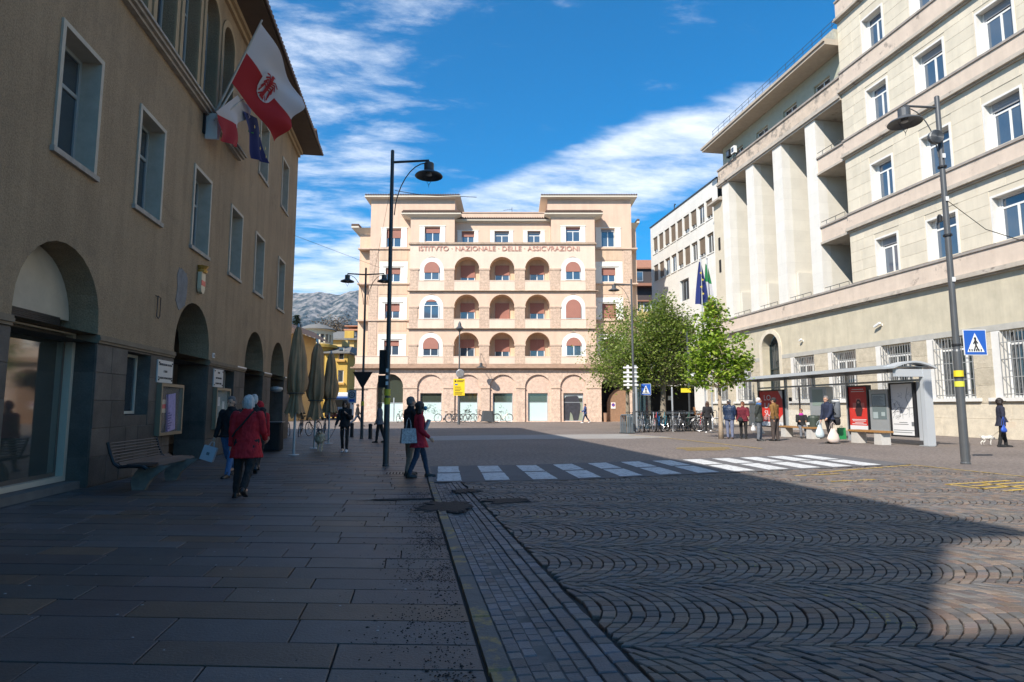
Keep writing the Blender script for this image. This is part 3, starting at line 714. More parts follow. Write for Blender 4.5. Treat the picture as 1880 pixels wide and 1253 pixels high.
# string course at impost height and the doorways
mb = MB()
ed = [X0] + [x for ab in sorted(GX + DX) for x in ab] + [X1]
for a, b in zip(ed[::2], ed[1::2]): mb.box(a - .02, b + .02, -.07, .17, 3.18, 3.30)
mb.build('string_course', M_cornice, Cb)
m_ = MB(); m_.box(-12.97, -10.44, 1.6, 1.7, 0, 4.6); m_.build('doorway_back', M_dark, Cb)
dw = MB(); frame_bars(dw, 2.5, 1.83, .07, 0, .08); dw.box(1.5, 1.6, -.01, .09, 0, 2.3); o = dw.build('shop_window', M_steel, Cb, (-12.95, .5, 0))
p = MB(); p.box(.07, 1.5, .03, .05, .07, 1.76); p.box(1.6, 2.43, .03, .05, .07, 1.76); p.build('frosted_pane', M_frost, o)
p = MB(); p.box(.0, 2.5, .03, .05, 1.84, 4.5); p.build('pane', glassmat('shop_glass_dark', (.05, .06, .045)), o)
m_ = MB(); m_.box(8.56, 11.24, 2.45, 2.5, 0, 4.6); m_.build('doorway_back', M_dark, Cb)
m_ = MB(); m_.extr([(9.3, 0.02), (11.3, 0.02), (11.3, 2.9), (11.0, 3.15), (10.5, 3.2), (10.0, 3.02), (9.6, 2.6), (9.4, 2.2), (9.3, 1.8)], 1.4, 1.5); dd = m_.build('wooden_door', mat('brown_door', (.25, .15, .09), .7, var=.15, vscale=5), Cb)
t = thing('no_parking_sign', 'white no parking notice on the brown door in the right doorway of the arcaded building', 'sign', cf(9.9, 59.55, 1.55), -YAW)
m_ = MB(); m_.box(-.22, .22, 0, .01, -.3, .3); m_.build('plate', M_white, t)
m_ = MB(); m_.M = Matrix.Rotation(pi / 2, 4, 'X'); m_.lathe([(.15, 0), (.15, .012)], 20, c=(0, .07, 0)); m_.build('blue_disc', mat('sign_blue', (.02, .10, .42), .4), t)
m_ = MB(); m_.path([(.15 * cos(k * pi / 10), -.015, .07 + .15 * sin(k * pi / 10)) for k in range(21)], .018, 5); m_.path([(-.1, -.015, .17), (.1, -.015, -.03)], .015, 4); m_.build('red_ring', mat('sign_red', (.55, .03, .03), .4), t)
t = thing('litter_bin', 'small brown litter bin standing in the right doorway of the arcaded building', 'bin', cf(8.95, 58.6), -YAW)
m_ = MB(); m_.lathe([(.16, 0), (.2, .8), (.22, .85)], 12); m_.build('bin_body', mat('bin_brown', (.33, .2, .13), .6), t); m_ = MB(); m_.lathe([(.2, .85), (.17, .9)], 12); m_.build('lid', M_dark, t)
# big cornice and balustrade band above the shops
mb = MB(); mb.box(X0 - .1, X1 + .1, -.18, .3, 4.985, 5.10); mb.box(X0 - .35, X1 + .35, -.42, .3, 5.10, 5.22); mb.box(X0 - .12, X1 + .12, -.22, .3, 5.22, 5.32); mb.box(X0 - .05, X1 + .05, -.05, .3, 5.32, 5.53)
mb.build('cornice', mat('brown_stained_cornice', (.36, .24, .17), .85, var=.2, vscale=2.5), Cb)
Z = [(5.54, 6.28, 8.60, 8.88), (8.98, 9.91, 12.32, 12.58), (12.70, 13.72, 16.06, 17.30)]   # floor, sill, crown, top
MX0, MX1 = -10.0, 8.15
for fi_, (za, zs_, zc, zt) in enumerate(Z):
    r = 1.22; sp = zc - r
    mb = MB()
    holes = [(a, b, zs_, zc, 1.3, r, 1) for a, b in LX] + [(a, b, zs_, zc, .32, .75, 2) for a, b in WX]
    wall(mb, MX0, MX1, za, zt, holes); mb.box(MX0, MX0 + .15, .005, 1.25, za, zt); mb.box(MX1 - .15, MX1, .005, 1.25, za, zt)
    mb.build('storey_wall', [M_pale if fi_ == 2 else M_peach, M_orange, M_stonew], Cb)
    # rubble piers between the arches
    PX = [(-9.99, -9.18), (-6.58, -5.66), (-3.16, -2.22), (.28, 1.25), (3.73, 4.70), (7.2, 8.14)]
    for a, b in PX:
        m_ = MB(); m_.box(a, b, -.05, .0, za + .001, sp - .10); pr = m_.build('pier', M_brick, Cb)
        m_ = MB(); m_.box(a - .08, b + .08, -.10, 0, sp - .10, sp + .06); m_.build('impost', M_cornice, pr)
    # loggia parapets
    m_ = MB()
    for a, b in [(PX[i][1], PX[i + 1][0]) for i in range(5)]: m_.box(a + .01, b - .01, -.03, .0, za + .003, zs_ - .07); m_.box(a + .01, b - .01, -.06, .12, zs_ - .07, zs_ - .004)
    m_.build('parapet', M_pale, Cb)
    m_ = MB(); m_.box(LX[0][0] - .3, LX[2][1] + .3, 1.3, 1.4, za, zt); m_.build('loggia_back_wall', M_orange, Cb)
    # white stone ring round the two outer arched windows
    for wi, (a, b) in enumerate(WX):
        cc = (a + b) / 2; oo = arc_pts(cc - 1.16, cc + 1.16, zc - .06, 1.16, 16); ii = arc_pts(a, b, zc - .0, .75, 16)
        ii = [(x, z - .38) for x, z in ii]
        ii = arc_pts(a, b, zc, .75, 16); oo = arc_pts(cc - 1.16, cc + 1.16, zc + .38, 1.16, 16)
    zz_ = zc
    for wi, (a, b) in enumerate(WX):
        cc = (a + b) / 2; w_ = 1.16
        m_ = MB(); oc = arc_pts(cc - w_, cc + w_, sp + w_, w_, 16)
        m_.extr([(cc - w_, zs_ - .06)] + oc + [(cc + w_, zs_ - .06)], -.02, -.004)
        m_.build('stone_surround', M_stonew, Cb)
        zt_ = sp + .62
        sh = {(0, 0): (.62, M_shut), (0, 1): (.45, M_shut), (1, 0): (.14, M_shut), (1, 1): (.96, M_shut), (2, 0): (.60, M_shut), (2, 1): (.55, M_shut)}[(fi_, wi)]
        window(Cb, a, b, zs_ + .01, zt_ + .1, -.092, M_white, M_glassb, 2, transom=1.0 if fi_ != 1 or wi else 1.25, t=.07, shutter=sh, arch=.75, curtain=None)
    shl = [[.42, .60, .55], [.45, .95, .52], [.62, .50, .46]][fi_]
    for (a, b), sf in zip(LX, shl):
        cc = (a + b) / 2
        window(Cb, cc - .72, cc + .72, zs_ - .25, zs_ + 1.75, 1.22, M_white, M_glassb, 2, t=.07, shutter=(sf, M_shut), curtain=M_curtain)
for zt, big in ((8.88, 0), (12.58, 1)):
    mb = MB(); mb.box(MX0 - .12, MX1 + .12, -.12, .2, zt, zt + .05); mb.box(MX0 - .22, MX1 + .25, -.24, .2, zt + .05, zt + .10); mb.build('cornice', mat('stained_thin_cornice', (.40, .30, .22), .9, var=.3, vscale=3), Cb)
mb = MB(); mb.box(MX0 - .15, MX1 + .15, -.15, .4, 17.3, 17.40); mb.box(MX0 - .1, MX1 + .1, -.1, .4, 17.4, 17.50); mb.build('ledge', mat('stained_thin_cornice', (.40, .30, .22)), Cb)
M_letter = mat('dull_red_lettering', (.55, .29, .22), .7)
SGN = 'ISTITVTO · NAZIONALE · DELLE · ASSICVRAZIONI'
lt = text_obj('lettering', SGN, .66, M_letter, Cb, (-1.28, -.05, 16.86), TXR, .018)
xs_ = [v.co.x for v in lt.data.vertices]; w_ = max(xs_) - min(xs_)
lt.scale = (15.75 / w_, 1.0, 1)
# top storey: two bays and a recessed middle
def topbay(x0, x1, u0, u1, sh):
    mb = MB(); wall(mb, x0, x1, 17.5, 20.0, [(u0, u1, 17.6, 19.05, .3)]); mb.box(x0, x0 + .1, .005, 1.5, 17.5, 20.0); mb.box(x1 - .1, x1, .005, 1.5, 17.5, 20.0); mb.build('bay_wall', M_peach, Cb)
    m_ = MB(); m_.box(u0 - .5, u0 - .005, -.03, -.001, 17.52, 19.13); m_.box(u1 + .005, u1 + .5, -.03, -.001, 17.52, 19.13); m_.box(u0 - .55, u1 + .55, -.06, -.001, 19.13, 19.2); m_.build('window_surround', M_stonew, Cb)
    window(Cb, u0 + .01, u1 - .01, 17.61, 19.04, .18, M_white, M_glassb, 2, transom=1.0 if sh < .3 else 0, t=.07, shutter=(sh, M_shut) if sh else None)
    xl, xr = x0 - .85, x1 + .62
    if x0 > 0: xl, xr = x0 - .62, x1 + .75
    m_ = MB()
    b4 = [(x0 - .02, -.02), (x1 + .02, -.02), (x1 + .02, 1.5), (x0 - .02, 1.5)]; t4 = [(xl, -.38), (xr, -.38), (xr, 1.5), (xl, 1.5)]
    lo = [m_.p(a, b, 20.0) for a, b in b4]; hi = [m_.p(a, b, 20.25) for a, b in t4]
    for i in range(4): m_.fi((lo[i], lo[(i + 1) % 4], hi[(i + 1) % 4], hi[i]))
    m_.box(xl - .04, xr + .04, -.42, 1.5, 20.252, 20.38); ev = m_.build('eaves', M_eaveP, Cb)
    m_ = MB(); x = xl; m_.box(xl, xr, -.40, 1.6, 20.385, 20.5); m_.box(xl + .1, xr - .1, -.3, 1.6, 20.5, 20.7)
    while x < xr: m_.tube((x + .1, -.46, 20.47), (x + .1, .6, 20.68), .085, .085, 6); x += .25
    m_.build('roof', M_tile, ev)
topbay(-10.0, -5.66, -8.60, -7.08, .38); topbay(3.86, 8.15, 5.3, 6.72, .12)
# recessed middle wall, attic
MWN = [(-5.04, -3.78), (-1.75, -.30), (1.55, 2.85)]
mb = MB(); wall(mb, -5.65, 3.85, 17.5, 19.8, [(a, b, 17.6, 18.9, .3) for a, b in MWN], .95); mb.build('recess_wall', M_peach, Cb)
for (a, b), sh in zip(MWN, (.4, .0, .0)):
    m_ = MB(); m_.box(a - .42, a - .005, .92, .949, 17.52, 18.95); m_.box(b + .005, b + .42, .92, .949, 17.52, 18.95); m_.box(a - .46, b + .46, .89, .949, 18.95, 19.02); m_.build('window_surround', M_stonew, Cb)
    window(Cb, a + .01, b - .01, 17.61, 18.89, 1.15, M_white, M_glassb, 2, transom=0 if sh else .85, t=.07, shutter=(sh, M_shut) if sh else (.15, mat('grey_roller_shutter', (.28, .28, .29))))
mb = MB(); mb.box(-5.65, 3.85, .75, 1.5, 19.8, 19.9); mb.box(-5.65, 3.85, .55, 1.5, 19.9, 20.05); mb.build('eaves', M_eaveP, Cb)
m_ = MB(); m_.box(-5.7, 3.9, .5, 1.5, 20.052, 20.15); x = -5.6
while x < 3.8: m_.tube((x, .46, 20.15), (x, 1.4, 20.32), .08, .08, 6); x += .24
m_.build('roof', M_tile, Cb)
mb = MB(); mb.box(-5.8, 4.1, 1.5, 8, 19.8, 20.98); mb.box(-5.85, 4.15, 1.42, 8, 20.98, 21.06); mb.build('attic', M_peach, Cb)
t = thing('roof_antenna', 'thin television antenna on the flat middle roof of the arcaded building', 'antenna', cf(0, 62, 21.05), -YAW)
m_ = MB(); m_.tube((0, 0, 0), (0, 0, 1.3), .03, .02, 6); m_.build('mast', M_iron, t); m_ = MB(); m_.tube((-.9, 0, .95), (.05, 0, 1.1), .015); m_.tube((-.5, 0, .25), (.8, 0, .3), .015)
for k in range(5): m_.tube((-.85 + k * .2, -.15, .97 + k * .03), (-.85 + k * .2, .15, .97 + k * .03), .012)
m_.build('elements', M_iron, t)
# set-back towers, side sections
K = 1.0206
def kx(x): return x * K
def kz(z): return (z - 1.47) * K + 1.47
def tower(x0, x1, ux0, ux1, ex0, ex1, bx, right, shs):
    mb = MB(); lv = [(17.05, 18.85), (13.55, 14.95), (9.95, 11.4), (6.35, 7.8)]
    wall(mb, kx(x0), kx(x1), kz(5.35), kz(21.85), [(kx(ux0), kx(ux1), kz(a), kz(b), .3) for a, b in lv], 1.2)
    xa, xb = kx(x0), kx(x1); mb.box(xa, xa + .2, 1.205, 9, kz(5.35), kz(21.85)); mb.box(xb - .2, xb, 1.205, 9, kz(5.35), kz(21.85)); mb.build('tower_wall', M_peach, Cb)
    for i, ((a, b), sh) in enumerate(zip(lv, shs)):
        m_ = MB(); u0, u1 = kx(ux0), kx(ux1)
        if i == 0:
            m_.box(u0 - .55, u0 - .005, 1.16, 1.199, kz(a) - .05, kz(b) + .1); m_.build('window_surround', M_stonew, Cb); m_ = MB(); m_.box(u1 + .005, u1 + .6, 1.16, 1.199, kz(a) - .05, kz(b) + .1); m_.build('window_surround', M_stonew, Cb); m_ = MB(); m_.box(u0 - .6, u1 + .65, 1.13, 1.199, kz(b) + .101, kz(b) + .17)
        else:
            m_.box(u0 - .62, u0 - .005, 1.16, 1.199, kz(a) - .1, kz(b) + .62); m_.box(u1 + .005, u1 + .72, 1.16, 1.199, kz(a) - .1, kz(b) + .62); m_.box(u0 - .0049, u1 + .0049, 1.16, 1.199, kz(b) + .002, kz(b) + .62)
        sr = m_.build('window_surround', M_stonew, Cb)
        if i:
            m_ = MB(); m_.box(u0 - .3, u1 + .3, 1.08, 1.159, kz(b) + .12, kz(b) + .19); m_.build('hood_moulding', M_stonew, sr)
        window(Cb, u0 + .01, u1 - .01, kz(a) + .01, kz(b) - .01, 1.35, M_white, M_glassb, 2, t=.07, shutter=(sh, M_shut) if sh else (.14, mat('grey_roller_shutter', (.28, .28, .29))), curtain=M_curtain if i else None)
        m_ = MB(); e0, e1 = (bx if not right else kx(8.16)), (kx(-10.02) if not right else bx)
        m_.box(min(e0, e1), max(e0, e1), 1.05, 2.0, kz(a) - .26, kz(a) - .12); m_.build('ledge', M_cornice, Cb)
        if i < 3:
            m_ = MB(); m_.box(u0 - .62, u1 + .72, 1.175, 1.2, kz(a) - 1.25 if i else kz(a) - 1.36, kz(a) - .27); m_.build('stained_panel', M_orange, Cb)
    # rubble corner strip
    m_ = MB(); s_0, s_1 = (kx(-13.95), kx(-13.1)) if not right else (kx(10.95), kx(11.72)); m_.box(s_0, s_1, 1.16, 1.2, kz(5.6), kz(16.7)); m_.build('rubble_strip', M_brick, Cb)
    m_ = MB(); b4 = [(xa, 1.18), (xb, 1.18), (xb, 9), (xa, 9)]; t4 = [(kx(ex0), .72), (kx(ex1), .72), (kx(ex1), 9.6), (kx(ex0), 9.6)]
    lo = [m_.p(a, b, kz(21.83)) for a, b in b4]; hi = [m_.p(a, b, kz(21.95)) for a, b in t4]
    for i in range(4): m_.fi((lo[i], lo[(i + 1) % 4], hi[(i + 1) % 4], hi[i]))
    m_.box(kx(ex0) - .03, kx(ex1) + .03, .68, 9.6, kz(21.95) + .002, kz(22.1)); ev = m_.build('eaves', M_eaveP, Cb)
    m_ = MB(); m_.box(kx(ex0), kx(ex1), .72, 9.6, kz(22.1) + .005, kz(22.22)); x = kx(ex0)
    while x < kx(ex1) - .1: m_.tube((x + .1, .64, kz(22.18)), (x + .1, 2.2, kz(22.36)), .085, .085, 6); x += .25
    m_.face([(kx(ex0), .72, kz(22.22)), (kx(ex1), .72, kz(22.22)), (kx(ex1) - 2, 4.5, kz(23.0)), (kx(ex0) + 2, 4.5, kz(23.0))]); m_.build('roof', M_tile, ev)
tower(-13.94, -5.64, -12.35, -10.92, -14.46, -5.1, kx(-15.1), False, (.48, .42, .5, .35))
tower(3.5, 11.77, 8.77, 10.11, 2.85, 12.29, kx(12.3), True, (0, .5, .97, .5))
for x0, x1, zt, ex in ((-15.12, -13.96, 19.0, -15.85), (11.79, 12.35, 19.5, 12.6)):
    m_ = MB(); m_.box(kx(x0), kx(x1), 1.9, 9, kz(5.4), kz(zt)); m_.build('side_wing_wall', mat('peach_side_render', (.66, .47, .33), .88, var=.05, streak=.12), Cb)
    m_ = MB(); a_, c_ = (kx(ex), kx(x1)) if x0 < 0 else (kx(x0), kx(ex)); b4 = [(kx(x0), 1.88), (kx(x1), 1.88), (kx(x1), 9), (kx(x0), 9)]; t4 = [(a_, 1.2), (c_, 1.2), (c_, 9), (a_, 9)]; lo = [m_.p(p, q, kz(zt) - .45) for p, q in b4]; hi = [m_.p(p, q, kz(zt)) for p, q in t4]; [m_.fi((lo[i], lo[(i + 1) % 4], hi[(i + 1) % 4], hi[i])) for i in range(4)]; m_.build('eaves_soffit', M_eaveP, Cb)
    m_ = MB(); m_.box(min(kx(ex), kx(x1)), max(kx(ex), kx(x0)), 1.2, 9, kz(zt) + .003, kz(zt) + .16); e_ = m_.build('eaves', M_eaveP, Cb); m_ = MB(); m_.box(min(kx(ex), kx(x1)), max(kx(ex), kx(x0)), 1.2, 9, kz(zt) + .165, kz(zt) + .4); m_.build('roof', M_tile, e_)
m_ = MB(); m_.box(X0, MX0 - .02, -.02, .25, 5.535, 6.25); m_.box(X0 - .03, MX0 - .02, -.06, .28, 6.25, 6.32); m_.build('terrace_parapet', M_pale, Cb); m_ = MB(); m_.box(MX1 + .02, X1, -.02, .25, 5.535, 6.25); m_.box(MX1 + .02, X1 + .03, -.06, .28, 6.25, 6.32); m_.build('terrace_parapet', M_pale, Cb)
m_ = MB(); m_.box(X0, X1, .3, 1.9, 5.3, 5.4); m_.build('terrace', M_cornice, Cb)
m_ = MB(); m_.box(X0, X1, 11.9, 12, 0, 19); m_.build('back_wall', M_peach, Cb)
# hanging wall lamp on the facade
t = thing('wall_lantern', 'large disc lamp hanging from a bracket on the arcaded building above the shop fronts', 'lamp', cf(-3.0, 58.2, 5.6), -YAW)
m_ = MB(); m_.path([(0, 0, 1.0), (0, -.5, .7), (.1, -1.4, -.2)], .02, 5); m_.path([(0, 0, -.4), (0, -1.4, -.3)], .025, 5); m_.build('bracket', M_iron, t)
m_ = MB(); m_.lathe([(.02, .3), (.12, .25), (.15, 0), (.45, -.12), (.46, -.16)], 14, c=(.1, -1.4, -.35)); m_.build('lamp_shade', M_iron, t)

# ================================================================ white stone building beyond the office block
M_far = mat('white_stone_cladding', (.69, .67, .62), .75, var=.04, vscale=.8, courses=(1.3, .62, .012, .9), streak=.05)
Fb = thing('white_building', 'white stone clad building with two rows of brown shuttered windows beyond the office block', 'building', (27, 0, 0), -pi / 2)
rows = [(18.95, 20.85), (15.7, 17.6)]
U9 = [(-52.35 - 1.62 * i, -51.05 - 1.62 * i) for i in range(9)]
mb = MB(); wall(mb, -66, -50, 0, 22.3, [(a, b, c, d, .28) for a, b in U9 for c, d in rows] + [(-58.5, -56.4, 12.2, 14.4, .3)]); mb.box(-66, -65.8, .01, 12, 0, 22.3); mb.build('wall', M_far, Fb)
M_bsh = mat('brown_roller_shutter', (.17, .125, .085), .7, var=.1)
rs = random.Random(9)
for c, d in rows:
    for a, b in U9:
        f = rs.choice((.97, .97, .75, .8, .1, .85)); window(Fb, a + .01, b - .01, c + .01, d - .01, .14, M_white, M_glass, 2, t=.06, shutter=(f, M_bsh))
        m_ = MB(); m_.box(a - .05, b + .05, -.06, .1, c - .09, c - .003); m_.build('sill', M_far, Fb)
window(Fb, -58.49, -56.41, 12.21, 14.39, .2, M_steel, M_glass, 2, t=.06)
m_ = MB(); m_.box(-66.1, -50, -.08, 12, 22.302, 22.42); m_.build('roof', M_iron, Fb)
m_ = MB(); m_.path([(-60.6, .6, 22.4), (-60.6, .6, 23.2), (-60.45, .6, 23.4), (-60.3, .6, 23.3)], .06, 6); m_.build('vent_pipe', M_iron, Fb)

# ================================================================ yellow houses
M_yel = mat('yellow_render', (.52, .34, .075), .88, var=.08, vscale=.8, streak=.12)
M_yel2 = mat('pale_yellow_render', (.56, .41, .17), .88, var=.06)
M_groof = mat('grey_slate_roof', (.16, .155, .145), .8, var=.15, vscale=2, bump=.4, bscale=8)
# right gap: attic house with red roof
Y2 = thing('yellow_house', 'yellow house with red mansard roof seen between the peach and the white building', 'building', cf(13.5, 86), -YAW)
m_ = MB(); wall(m_, -3, 8, 0, 16.5, [(5.7 + i * 1.5 - 3.2, 6.6 + i * 1.5 - 3.2, z, z + 1.3, .2) for i in range(3) for z in (2, 6, 9, 12.1, 15.0)]); m_.box(-3, 8, .3, 10, 0, 16.5); m_.build('wall', M_yel2, Y2)
for i in range(3):
    for z in (2, 6, 9, 12.1, 15.0):
        u = 2.5 + i * 1.5; window(Y2, u + .01, u + .89, z + .01, z + 1.29, .1, M_white, M_glass, 2, t=.07)
        m_ = MB(); m_.box(u - .15, u - .005, -.03, 0, z - .1, z + 1.4); m_.box(u + .905, u + 1.05, -.03, 0, z - .1, z + 1.4); m_.box(u - .0049, u + .9049, -.03, 0, z + 1.3, z + 1.4); m_.build('window_surround', M_white, Y2)
m_ = MB(); m_.box(-3, 8, -.5, .0, 16.4, 16.6); m_.box(-3, 8, -.9, 4, 18.6, 19.0); m_.build('roof_band', mat('red_brown_band', (.30, .14, .09), .8), Y2)
m_ = MB(); m_.box(-3, 8, .2, 5, 16.6, 18.6); m_.box(-3, 8, -.05, 1, 19.0, 21.4); m_.build('attic_storey', mat('dark_attic', (.06, .05, .05), .8), Y2)
for u in (3.1, 4.4): window(Y2, u, u + 1.0, 19.4, 20.8, -.15, M_steel, M_glassb, 1, t=.08)
m_ = MB(); m_.face([(-3, -.4, 21.4), (8, -.4, 21.4), (8, 3, 23.3), (-3, 3, 23.3)]); m_.box(-3, 8, -.4, .2, 21.2, 21.4); m_.build('roof', mat('red_tile_roof', (.33, .15, .09), .85, var=.15, vscale=4, bump=.4), Y2)
# left gap: round fronted house and its neighbour
def xp(px, Y): return (px - 940) / 1112 * Y
def zp(py, Y): return 1.47 + (746 - py) / 1112 * Y * 1.006
Yb = 78
H1 = thing('yellow_house', 'yellow villa with round glazed turret and grey conical roof behind the folded parasols', 'building', cf(0, 0), -YAW)
H1.location = cf(xp(566, Yb), Yb); cx_ = 0
m_ = MB(); m_.lathe([(2.2, 0), (2.2, zp(637, Yb)), (2.7, zp(636, Yb)), (2.7, zp(631, Yb)), (2.2, zp(630, Yb)), (2.0, zp(629, Yb))], 28, c=(0, 3, 0)); m_.build('turret_wall', M_yel, H1)
m_ = MB()
z0_, z1_ = zp(627, Yb), zp(611, Yb)
for k in range(20):
    a = -pi / 2 + (k - 9.5) * .33; m_.tube((1.95 * cos(a), 3 + 1.95 * sin(a), z0_), (1.95 * cos(a), 3 + 1.95 * sin(a), z1_), .14, .14, 6)
m_.lathe([(2.05, z0_ - .15), (2.05, z0_)], 28, c=(0, 3, 0)); m_.lathe([(2.05, z1_), (2.1, z1_ + .55), (2.3, z1_ + .6)], 28, c=(0, 3, 0)); m_.build('turret_posts', mat('cream_posts', (.68, .62, .48), .8), H1)
m_ = MB(); m_.lathe([(1.85, z0_), (1.85, z1_)], 28, c=(0, 3, 0)); m_.build('turret_glazing', M_glassb, H1)
m_ = MB(); m_.lathe([(2.55, z1_ + .6), (2.55, z1_ + .7), (1.3, z1_ + 1.3), (.2, z1_ + 1.5)], 28, c=(0, 3, 0)); m_.build('turret_roof', M_groof, H1)
m_ = MB(); wall(m_, 1.5, 4.6, 0, zp(645, Yb), [(x, x + .7, z, z + 1.6, .2) for x in (3.4,) for z in (1, 4.6, 7.6)], 1.5); m_.box(-6, 4.6, 1.75, 14, 0, zp(645, Yb)); m_.build('wall', M_yel, H1)
for z in (1, 4.6, 7.6):
    window(H1, 3.41, 4.09, z + .01, z + 1.59, 1.6, M_white, M_glass, 1, t=.07)
    m_ = MB(); m_.box(3.15, 4.35, 1.1, 1.5, z - .3, z - .06); m_.build('balcony', mat('ochre_render_deep', (.52, .30, .08), .85, var=.1), H1)
m_ = MB(); m_.face([(1.5, .9, zp(646, Yb)), (5.0, .9, zp(646, Yb)), (4.2, 5, zp(630, Yb)), (2.0, 5, zp(630, Yb))]); m_.face([(5.0, .9, zp(646, Yb)), (5.0, 14, zp(646, Yb)), (4.2, 12, zp(630, Yb)), (4.2, 5, zp(630, Yb))]); m_.box(1.5, 5.0, .9, 14, zp(646, Yb) - .15, zp(646, Yb) - .01); m_.build('roof', M_groof, H1)
m_ = MB(); m_.box(2.8, 3.6, 5, 6, 9, zp(618, Yb)); m_.build('chimney', M_yel2, H1)
Yc = 92
H2 = thing('yellow_house', 'taller cream yellow house with grey hipped roof behind the turreted villa', 'building', cf(xp(612, Yc), Yc), -YAW)
m_ = MB(); wall(m_, -4, 3.0, 0, zp(622, Yc), [(x, x + .8, z, z + 1.5, .2) for x in (-2.2, -.6, 1.2) for z in (2, 5.4, 8.6)]); m_.box(-4, 3.0, .25, 30, 0, zp(622, Yc)); m_.build('wall', M_yel2, H2)
for x in (-2.2, -.6, 1.2):
    for z in (2, 5.4, 8.6): window(H2, x + .01, x + .79, z + .01, z + 1.49, .1, M_white, M_glass, 2, t=.06)
m_ = MB(); m_.face([(-4.5, -.6, zp(623, Yc)), (3.6, -.6, zp(623, Yc)), (2, 4, zp(603, Yc)), (-3, 4, zp(603, Yc))]); m_.face([(3.6, -.6, zp(623, Yc)), (3.6, 30, zp(623, Yc)), (2, 26, zp(603, Yc)), (2, 4, zp(603, Yc))]); m_.box(-4.5, 3.6, -.6, 30, zp(623, Yc) - .2, zp(623, Yc) - .01); m_.build('roof', M_groof, H2)
m_ = MB(); m_.box(1.6, 3.0, -.3, .2, zp(612, Yc) - .8, zp(608, Yc)); m_.build('dormer', M_yel, H2)
m_ = MB(); m_.box(2.9, 4.2, -.2, 3, 0, zp(664, Yc)); m_.build('side_annexe', M_yel, H2)
m_ = MB(); m_.box(2.8, 4.9, -.8, 3, zp(664, Yc) + .01, zp(664, Yc) + .25); m_.build('annexe_roof', M_tile, H2)
Yd = 150
H3 = thing('apartment_block', 'distant brown apartment block with orange trimmed balcony above the street', 'building', cf(xp(650, Yd), Yd), -YAW)
m_ = MB(); m_.box(-2.2, 8, 0, 10, 0, zp(607, Yd)); m_.build('wall', mat('brown_rubble_wall', (.17, .13, .10), .9, var=.35, vscale=1.2), H3)
m_ = MB(); m_.box(-2.6, 8, -.5, 10, zp(600, Yd), zp(598.5, Yd)); m_.box(-2.6, 8, -1, 0, zp(608, Yd), zp(605.5, Yd)); m_.build('roof', mat('orange_trim', (.50, .22, .12), .8), H3)
for i in range(2):
    for z in (4, 7.5, 11): window(H3, -1.6 + i * 2.4, -.6 + i * 2.4, z, z + 1.5, -.08, M_white, M_glass, 2, t=.08)
# ================================================================ mountain, wooded slope
def ridge(x):
    return 1.0
m_ = MB()
def mtn(u, v):
    # u along, v depth/height profile
    X = -5200 + u * 10400; Y = 4300
    h = 790 + 60 * noise.noise(Vector((X * .0012, 3.1, 0))) + 34 * noise.noise(Vector((X * .006, 7.7, 0))) + 14 * noise.noise(Vector((X * .02, 1.7, 0)))
    h -= max(0, (X + 1150) / 1000) ** 2 * 60
    t = v
    prof = (.50 * min(1, t / .55) + .5 * max(0, (t - .55) / .45) ** .75) if t < 1 else 1
    z = h * prof
    yy = Y - 1500 * (1 - t) ** 1.1 + 60 * noise.noise(Vector((X * .005, z * .001, 2))) + 22 * noise.noise(Vector((X * .016, z * .004, 5))) + 8 * noise.noise(Vector((X * .04, z * .03, 9)))
    if t > .999: yy += 0
    p = cf(X, yy); return (p[0], p[1], z * 1.0)
m_.grid(mtn, 420, 60)
mm = bpy.data.materials.new('mountain_rock'); mm.use_nodes = True; n_ = mm.node_tree; b_ = n_.nodes['Principled BSDF']; b_.inputs['Roughness'].default_value = .95; b_.inputs['Specular IOR Level'].default_value = .1
ge = n_.nodes.new('ShaderNodeNewGeometry'); sp_ = n_.nodes.new('ShaderNodeSeparateXYZ'); n_.links.new(ge.outputs['Normal'], sp_.inputs[0])
mp_ = n_.nodes.new('ShaderNodeMapping'); mp_.inputs['Scale'].default_value = (.022, .022, .0065); n_.links.new(ge.outputs['Position'], mp_.inputs[0])
nz_ = n_.nodes.new('ShaderNodeTexNoise'); nz_.inputs['Scale'].default_value = 1.0; nz_.inputs['Detail'].default_value = 9; nz_.inputs['Roughness'].default_value = .72; n_.links.new(mp_.outputs[0], nz_.inputs['Vector'])
pz_ = n_.nodes.new('ShaderNodeSeparateXYZ'); n_.links.new(ge.outputs['Position'], pz_.inputs[0])
hg = n_.nodes.new('ShaderNodeMapRange'); hg.inputs[1].default_value = 300; hg.inputs[2].default_value = 640; hg.inputs[3].default_value = -.15; hg.inputs[4].default_value = .045; n_.links.new(pz_.outputs[2], hg.inputs[0])
ad_ = n_.nodes.new('ShaderNodeMath'); ad_.operation = 'ADD'; n_.links.new(nz_.outputs[0], ad_.inputs[0]); n_.links.new(hg.outputs[0], ad_.inputs[1])
cr_ = n_.nodes.new('ShaderNodeValToRGB'); e = cr_.color_ramp.elements; e[0].position = .44; e[0].color = (.022, .03, .025, 1); e[1].position = .56; e[1].color = (.16, .145, .13, 1)
e2 = e.new(.50); e2.color = (.07, .08, .07, 1); e3 = e.new(.63); e3.color = (.31, .28, .25, 1)
n_.links.new(ad_.outputs[0], cr_.inputs[0]); n_.links.new(cr_.outputs[0], b_.inputs['Base Color'])
mo = m_.build('mountain', mm); mo['kind'] = 'structure'
m_ = MB()
def slope(u, v):
    X = -700 + u * 1500; Y = 330 + 500 * v; p = cf(X, Y); return (p[0], p[1], -1 + 85 * v ** 1.2 + 8 * noise.noise(Vector((X * .01, v * 3, 0))))
